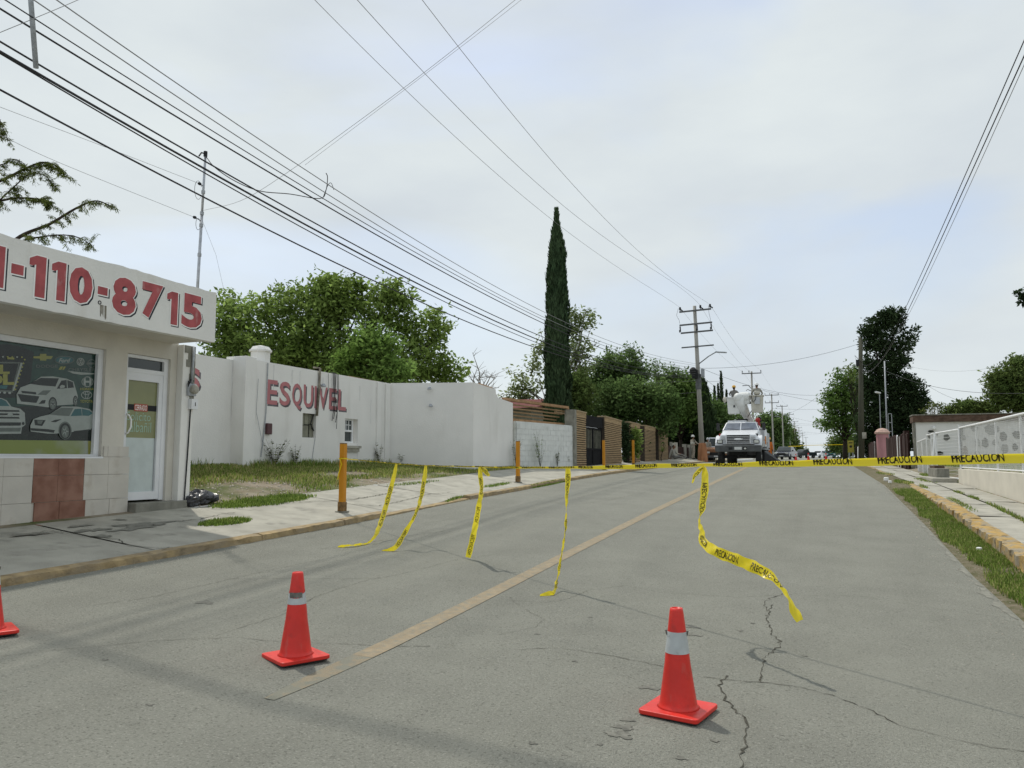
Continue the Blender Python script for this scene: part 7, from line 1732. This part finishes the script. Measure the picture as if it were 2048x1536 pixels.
def on_g(u, d, z=None): p = at(u, 918, d); return (p.x, p.y, 1.5 if z is None else z)
tree('shade_tree', 'broad bright green tree rising behind the white ESQUIVEL building', [(470, 660, 62, 70), (455, 615, 30, 30), (560, 625, 58, 50), (575, 590, 26, 26), (640, 610, 50, 60), (680, 575, 48, 34), (675, 600, 70, 50), (650, 690, 110, 60), (770, 625, 66, 52), (780, 575, 26, 26), (800, 600, 36, 34), (835, 690, 66, 70), (870, 650, 30, 36), (560, 710, 120, 50), (740, 740, 120, 45), (885, 735, 42, 34), (440, 710, 40, 40), (860, 610, 14, 14), (900, 755, 34, 20)],
     34, .22, 'leaf', 1050, 34, .62, on_g(655, 34, 1.2), .30, 'bark_dark', tips=40, droop=.15)
tree('young_tree', 'paler green young tree in front of the broad tree, above the sash window', [(738, 705, 34, 36), (725, 672, 14, 16), (775, 692, 20, 22), (700, 738, 34, 26), (775, 745, 46, 24), (755, 668, 12, 12), (690, 705, 14, 14)], 30, .19, 'leaf_light', 190, 36, .62, on_g(735, 30.5, 1.3), .1, 'bark', tips=14, droop=.15)
# bare tree
bt = root('bare_tree', on_g(965, 44), 'leafless grey tree between the broad green tree and the pale poplar', 'tree'); mb = MB(); rnd = random.Random(4); b = Vector(on_g(965, 44)); f = at(962, 790, 44); mb.tube([b, f], [.12, .09], 6)
for (u, v) in [(945, 705), (935, 745), (955, 735), (970, 740), (985, 745), (992, 755), (975, 755), (940, 770), (998, 775), (950, 752)]:
    t = at(u, v, 44 + rnd.uniform(-1, 1)); q = f.lerp(t, .5) + Vector((rnd.gauss(0, .2), 0, .1)); mb.tube([f, q, t], [.05, .03, .012], 4)
    for k in range(6):
        a = q.lerp(t, rnd.random()); e = a + Vector((rnd.gauss(0, .35), rnd.gauss(0, .3), rnd.uniform(-.05, .5))); mb.tube([a, e], [.016, .007], 3)
mb.world('branches', M['bark_pale'], bt)
tree('poplar', 'sparse pale green poplar behind the cypress', [(1040, 762, 22, 26), (1030, 790, 30, 20), (1072, 735, 18, 40), (1082, 690, 12, 30), (1060, 780, 30, 25), (1145, 650, 18, 34), (1150, 690, 26, 40), (1172, 640, 18, 24), (1165, 735, 26, 40), (1135, 760, 40, 40), (1180, 700, 8, 20), (1150, 625, 14, 12)], 52, .27, 'leaf_pale', 250, 17, .62, on_g(1120, 52), .2, 'bark_pale', tips=26, droop=.2, depth=.5)
# cypress
def cypress(label, u, d, vt, vb, hw, m='leaf_cypress', n=17000, leaf=.24, name='cypress', base_z=1.4, ragged=1.0, prof=None):
    top = at(u, vt, d); b = Vector((top.x, top.y, base_z)); H = top.z - b.z; Rm = hw * d / F_PX; o = root(name, b, label, 'tree')
    prof = prof or ([0, .12, .25, .44, .64, .80, .86, .90, .94, 1], [.95, 1.05, 1.02, .95, .84, .66, .52, .36, .12, .02])
    t = rng.random(n) ** .9; rr = np.interp(t, *prof) * Rm; a = rng.uniform(0, 6.283, n); jag = 1 + .10 * np.sin(a * 3 + t * 23) * ragged + .10 * np.sin(a * 7 - t * 41) + .07 * np.sin(a * 2 + t * 61); q = rr * jag * rng.uniform(.78, 1.04, n)
    P = np.stack([q * np.cos(a), q * np.sin(a), t * H], 1); dr = np.stack([np.cos(a) * .22, np.sin(a) * .22, np.ones(n)], 1) + rng.normal(size=(n, 3)) * .13; dr /= np.linalg.norm(dr, axis=1)[:, None]
    w = np.stack([-np.sin(a), np.cos(a), 0 * a], 1) + rng.normal(size=(n, 3)) * .4; w /= np.linalg.norm(w, axis=1)[:, None]; L = leaf * rng.uniform(.6, 1.5, n)[:, None]; W2 = L * .17
    V = np.stack([P, P + dr * L * .45 + w * W2, P + dr * L, P + dr * L * .45 - w * W2], 1).reshape(-1, 3); np_mesh('crown', V, np.arange(n * 4).reshape(-1, 4), M[m], o)
    mb = MB(); mb.lathe((0, 0, 0), [(Rm * .78 * np.interp(x, *prof), x * H * .985) for x in np.linspace(0, .97, 14)], 10); mb.build('light_block_fill', M[m], o, smooth=True)  # solid filler added inside the crown to block light coming through
    mb = MB(); mb.tube([(0, 0, -.3), (0, 0, H * .3)], [Rm * .3, Rm * .2], 6); mb.build('trunk', M['bark_dark'], o); return o
cypress('very tall narrow dark cypress standing alone behind the timber slats', 1113, 42, 424, 812, 23.5, n=26000)
cypress('dark columnar cypress right beside the main utility pole', 1405, 66, 764, 900, 17, 'leaf_deep', 9000, .35, ragged=2, prof=([0, .3, .6, .85, 1], [1, 1, .9, .55, .1]))
# dark mass of garden trees behind the brick panels, each its own tree
GT = 'garden trees behind the brick panels'
tree('garden_tree', 'tall dark crowned tree just right of the cypress', [(1245, 725, 42, 26), (1215, 740, 32, 30), (1270, 745, 32, 26), (1195, 770, 36, 36), (1225, 790, 36, 40), (1262, 700, 16, 14)], 58, .26, 'leaf_dark', 420, 26, .75, on_g(1235, 58), .2, 'bark_dark', group=GT, tips=20)
tree('garden_tree', 'olive green slim tree directly behind the foot of the cypress', [(1158, 775, 22, 40), (1165, 800, 26, 40), (1145, 790, 16, 30)], 50, .24, 'leaf_olive', 200, 26, .5, on_g(1160, 50), .12, 'bark_dark', group=GT, tips=8)
tree('garden_tree', 'thick mid green tree over the dark gate and the brick panels', [(1210, 805, 54, 36), (1255, 790, 52, 44), (1290, 815, 56, 44), (1240, 830, 50, 30), (1325, 800, 36, 40), (1320, 840, 40, 40)], 52, .25, 'leaf_dark', 620, 28, .7, on_g(1265, 52), .18, 'bark_dark', group=GT, tips=14)
tree('garden_tree', 'bushy bright topped tree just left of the main utility pole', [(1355, 780, 42, 36), (1372, 765, 22, 22), (1345, 815, 44, 44), (1385, 810, 22, 50), (1330, 760, 16, 16)], 66, .28, 'leaf_mid', 520, 28, .75, on_g(1362, 66), .2, 'bark_dark', group=GT, tips=14)
tree('garden_tree', 'very dark dense tree at the bottom left of the main utility pole, behind the workers', [(1350, 855, 44, 40), (1385, 860, 36, 40), (1330, 880, 30, 26), (1395, 840, 30, 40)], 70, .30, 'leaf_deep', 620, 28, .8, on_g(1365, 70), .2, 'bark_dark', group=GT, tips=10)
tree('garden_tree', 'sparse thin branched tree top over the garden trees', [(1315, 735, 24, 14), (1345, 742, 20, 10), (1300, 750, 20, 14)], 64, .2, 'leaf_dark', 60, 12, .5, on_g(1320, 64), .12, 'bark_dark', group=GT, tips=20)
tree('garden_tree', 'low dark green trees right of the main utility pole, behind the truck', [(1440, 850, 40, 44), (1420, 830, 20, 40), (1470, 860, 30, 40), (1425, 880, 26, 30), (1450, 885, 40, 20)], 88, .36, 'leaf_dark', 480, 26, .95, on_g(1445, 88), .2, 'bark_dark', group=GT, tips=8)
for u, vt, hw, lb in [(1442, 745, 7, 'tallest of the slender spiky conifers left of the buckets, with short side twigs'), (1429, 774, 6, 'slender spiky conifer just left of the tallest one'), (1421, 792, 6, 'short slender conifer nearest the main utility pole'), (1436, 770, 5, 'slender conifer touching the tallest one'), (1453, 782, 6, 'slender conifer half behind the left bucket')]:
    c = cypress(lb, u, 94, vt, 860, hw * .62, 'leaf_deep', 2200, .24, 'slender_conifer', 1.6, 2.5, ([0, .3, .5, .62, .75, .9, 1], [4.2, 3.6, 2.2, 1.1, .8, .5, .15])); c['group'] = 'slender conifers beside the pole'
tree('dome_tree', 'dense rounded dark tree shaped like a dome right of the truck', [(1542, 850, 34, 26), (1540, 868, 38, 34), (1555, 855, 22, 30), (1525, 868, 20, 26), (1540, 890, 36, 24)], 240, .8, 'leaf_dark', 700, 30, 1.9, on_g(1542, 240, 2.2), .3, 'bark_dark', tips=8)
tree('roadside_tree', 'yellowish green roadside tree row beyond the dome tree', [(1582, 885, 14, 22), (1590, 898, 16, 14), (1600, 905, 10, 10), (1575, 900, 12, 14), (1580, 868, 7, 10)], 300, .9, 'leaf_olive', 220, 24, 2.0, on_g(1585, 300, 2.4), .25, 'bark_dark', tips=6)
o = root('brick_house', on_g(1579, 330, 2.4), 'far small brick house top showing above the roadside trees', 'house'); p = at(1579, 866, 330); mb = MB(); mb.box(p.x - 2.4, p.x + 2.4, p.y, p.y + 7, 2, p.z + 1.1); mb.world('wall', M['mortar'], o); mb = MB(); mb.box(p.x - 2.8, p.x + 2.8, p.y - .3, p.y + 7.4, p.z + 1.1, p.z + 1.7); mb.world('roof', M['roof_red'], o)
# across the street
tree('dark_conifer', 'tall dark conifer with a ragged open top behind the timber pole', [(1768, 632, 20, 18), (1762, 655, 34, 20), (1790, 640, 20, 24), (1750, 685, 30, 22), (1785, 690, 36, 28), (1815, 672, 16, 14), (1828, 662, 8, 8), (1735, 665, 12, 10), (1775, 725, 40, 22), (1810, 715, 14, 12), (1785, 765, 44, 30), (1750, 770, 30, 30), (1810, 790, 26, 36), (1790, 830, 50, 40), (1752, 830, 40, 50), (1825, 820, 16, 30), (1780, 880, 60, 30), (1745, 880, 30, 30), (1836, 800, 16, 44), (1842, 855, 14, 44), (1735, 730, 12, 20)], 78, .34, 'leaf_deep', 1400, 30, .66, on_g(1778, 78, 1.5), .35, 'bark_dark', up=.0, droop=-.2, tips=30, depth=.6, aspect=.4)
tree('kerbside_tree', 'leafy green kerbside tree leaning over the road left of the timber pole', [(1682, 765, 26, 26), (1672, 800, 34, 28), (1695, 800, 34, 40), (1658, 838, 24, 20), (1690, 845, 40, 28), (1712, 770, 24, 40), (1655, 850, 14, 10)], 94, .36, 'leaf_mid', 420, 24, .85, on_g(1691, 94, 1.5), .32, 'bark_dark', tips=16, droop=.2)
tree('kerbside_tree', 'thin leafless topped tree between the kerbside tree and the timber pole', [(1708, 752, 14, 14), (1700, 735, 10, 10), (1728, 780, 20, 24)], 84, .25, 'leaf_olive', 50, 14, .5, on_g(1712, 84, 1.5), .14, 'bark_dark', tips=22)
tree('hedge_tree', 'far hedge like tree closing the right side of the street', [(1676, 882, 14, 12), (1672, 895, 16, 16), (1688, 895, 14, 20), (1705, 890, 14, 24)], 140, .45, 'leaf_olive', 260, 24, 1.0, on_g(1680, 140, 1.9), .25, 'bark_dark', tips=6)
tree('garden_tree', 'rounded green tree at the right photo edge behind the white house', [(2015, 762, 38, 34), (2040, 735, 26, 26), (2030, 790, 50, 36), (2060, 770, 50, 60), (1998, 800, 24, 22), (1990, 755, 10, 12)], 64, .28, 'leaf_olive', 620, 28, .7, on_g(2045, 64, 1.5), .28, 'bark_dark', tips=14)
tree('olive_bush', 'low olive green bushes above the dark parapet of the white house', [(1925, 818, 22, 14), (1950, 815, 22, 14), (1905, 825, 18, 12), (1975, 822, 18, 12)], 66, .28, 'leaf_olive', 220, 24, .6, on_g(1935, 66, 1.5), .14, 'bark_dark', tips=10)
tree('olive_bush', 'wispy nearly bare bush above the parapet next to the dark conifer', [(1865, 815, 20, 10), (1850, 822, 14, 8), (1882, 812, 14, 10)], 66, .16, 'leaf_twig', 50, 9, .4, on_g(1866, 66, 1.5), .08, 'bark_pale', tips=34)
tree('overhanging_twig', 'dark leafy twig poking in at the right photo edge', [(2038, 588, 7, 9), (2046, 600, 8, 6), (2062, 595, 20, 16)], 16, .11, 'leaf_deep', 26, 16, .075, tuple(at(2200, 640, 16)), .02, 'bark_dark', tips=6, cat='twig', fork_f=.6)
# hanging sprays of the tree behind the shop
sprayt = root('feathery_tree', tuple(at(-330, 860, 17)), 'feathery drooping branches of a tree behind the shop roof at the left edge', 'tree')
sprayt.location.z = 1.0; tb = Vector(sprayt.location); mb = MB(); hubp = at(-300, 470, 17); mb.tube([tb, hubp], [.22, .14], 8); LC = []; LV = []; LF = []; nv_ = 0
rnd = random.Random(11)
def spray(px, d, r0, dens=1.0, tw=.42):
    global nv_
    P = smooth_path([at(u, v, d + .05 * i) for i, (u, v) in enumerate(px)], 5); mb.tube([hubp.lerp(P[0], .0), P[0]], [r0 * 1.4, r0], 5); mb.tube(P, [r0 * (1 - .8 * i / (len(P) - 1)) for i in range(len(P))], 5)
    for i in range(1, len(P)):
        for k in range(1 if rnd.random() < .75 else 2):
            a = P[i - 1].lerp(P[i], rnd.random()); dirv = (P[i] - P[i - 1]).normalized(); f = 1 - .35 * i / len(P)
            L_ = tw * f * min(1.6, rnd.lognormvariate(-.25, .55)); side = Vector((rnd.gauss(0, .5), rnd.gauss(0, .9), rnd.choice((-.6, -.35, .35, .7))))
            d = (dirv * rnd.uniform(.25, 1.0) + side * .8).normalized(); Q = [a]
            for q in range(6):
                Q.append(Q[-1] + d * L_ / 6); d = (d + Vector((rnd.gauss(0, .12), rnd.gauss(0, .12), -.24))).normalized()
            mb.tube(Q, [.007, .006, .005, .004, .003, .0025, .002], 4)
            for q in range(1, 7):
                for t in range(int(2.4 * dens)):
                    p = Q[q - 1].lerp(Q[q], rnd.random()); LC.append((p.x + rnd.gauss(0, .012), p.y + rnd.gauss(0, .03), p.z - abs(rnd.gauss(0, .02))))
spray([(-120, 520), (0, 495), (50, 468), (100, 448), (150, 418), (190, 402), (222, 412)], 17, .055, 2.4, .34)
spray([(0, 495), (60, 478), (120, 470), (160, 476), (185, 492)], 17, .025, 2.4, .30)
spray([(-160, 420), (0, 362), (45, 340), (85, 325), (115, 333), (130, 350)], 17, .04, 2.6, .30)
spray([(-160, 440), (0, 402), (45, 396), (85, 400), (105, 412)], 17, .035, 4.2, .34)
spray([(0, 400), (30, 372), (60, 348), (90, 352), (112, 375)], 17, .018, 2, .26)
spray([(-60, 330), (0, 330), (25, 318), (55, 330)], 17, .018, 2, .26)
spray([(-120, 260), (-20, 232), (2, 246), (10, 275)], 17, .02, 2.2, .24)
mb.world('branches', M['bark_dark'], sprayt)
V, Fc = leaf_cloud(np.array(LC), len(LC) * 2, .075, 0, 1.1, .17); np_mesh('foliage', V - np.array(tb), Fc, M['leaf_twig'], sprayt)
# plants between the brick panels
def shrub(label, u, v, ru, rv, d, m, n, leaf, group='plants at the brick panels', z=1.5, aspect=.3):
    c = at(u, v, d); k = d / F_PX; b = Vector((c.x, c.y, z)); o = root('shrub', b, label, 'plant', group); C, L = blob_points([(tuple(c), (ru * k, ru * k, rv * k))], n, .25, 22); V, Fc = leaf_cloud(L, len(L), leaf, .2, -.3, aspect); np_mesh('foliage', V - np.array(b), Fc, M[m], o)
    mb = MB(); mb.tube([b - Vector((0, 0, .3)), Vector(c)], [.05, .02], 5); mb.world('stem', M['bark_dark'], o); return o
shrub('dark hedge in the gap after the widest brick panel', 1251, 885, 7, 42, 43.5, 'leaf_deep', 80, .22)
shrub('upright leafy plant behind the fourth orange post', 1269, 885, 7, 30, 44, 'leaf', 60, .26)
shrub('dark hedge in the gap before the last brick panels', 1285, 890, 5, 34, 48.5, 'leaf_deep', 60, .22)
shrub('dark hedge between the last two brick panels', 1314, 890, 4, 30, 53, 'leaf_deep', 40, .22)
yc = root('yucca', on_g(1323, 51.5), 'small spiky yucca in front of the last brick panel', 'plant'); b = Vector(yc.location); b.z = 1.5; c = at(1325, 903, 51.5); mb = MB(); mb.tube([b, at(1322, 915, 51.5), c], [.04, .035, .03], 5); mb.world('stem', M['bark'], yc); mb = MB(); rnd = random.Random(2)
for k in range(34):
    a = rnd.uniform(0, 6.28); e = rnd.uniform(-.2, 1.2); dv2 = Vector((math.cos(a) * math.cos(e), math.sin(a) * math.cos(e), math.sin(e))) * rnd.uniform(.35, .6); w = Vector((-math.sin(a), math.cos(a), 0)) * .025
    mb.add([c - w, c + w, c + dv2], [(0, 1, 2)])
mb.world('leaves', M['leaf'], yc)
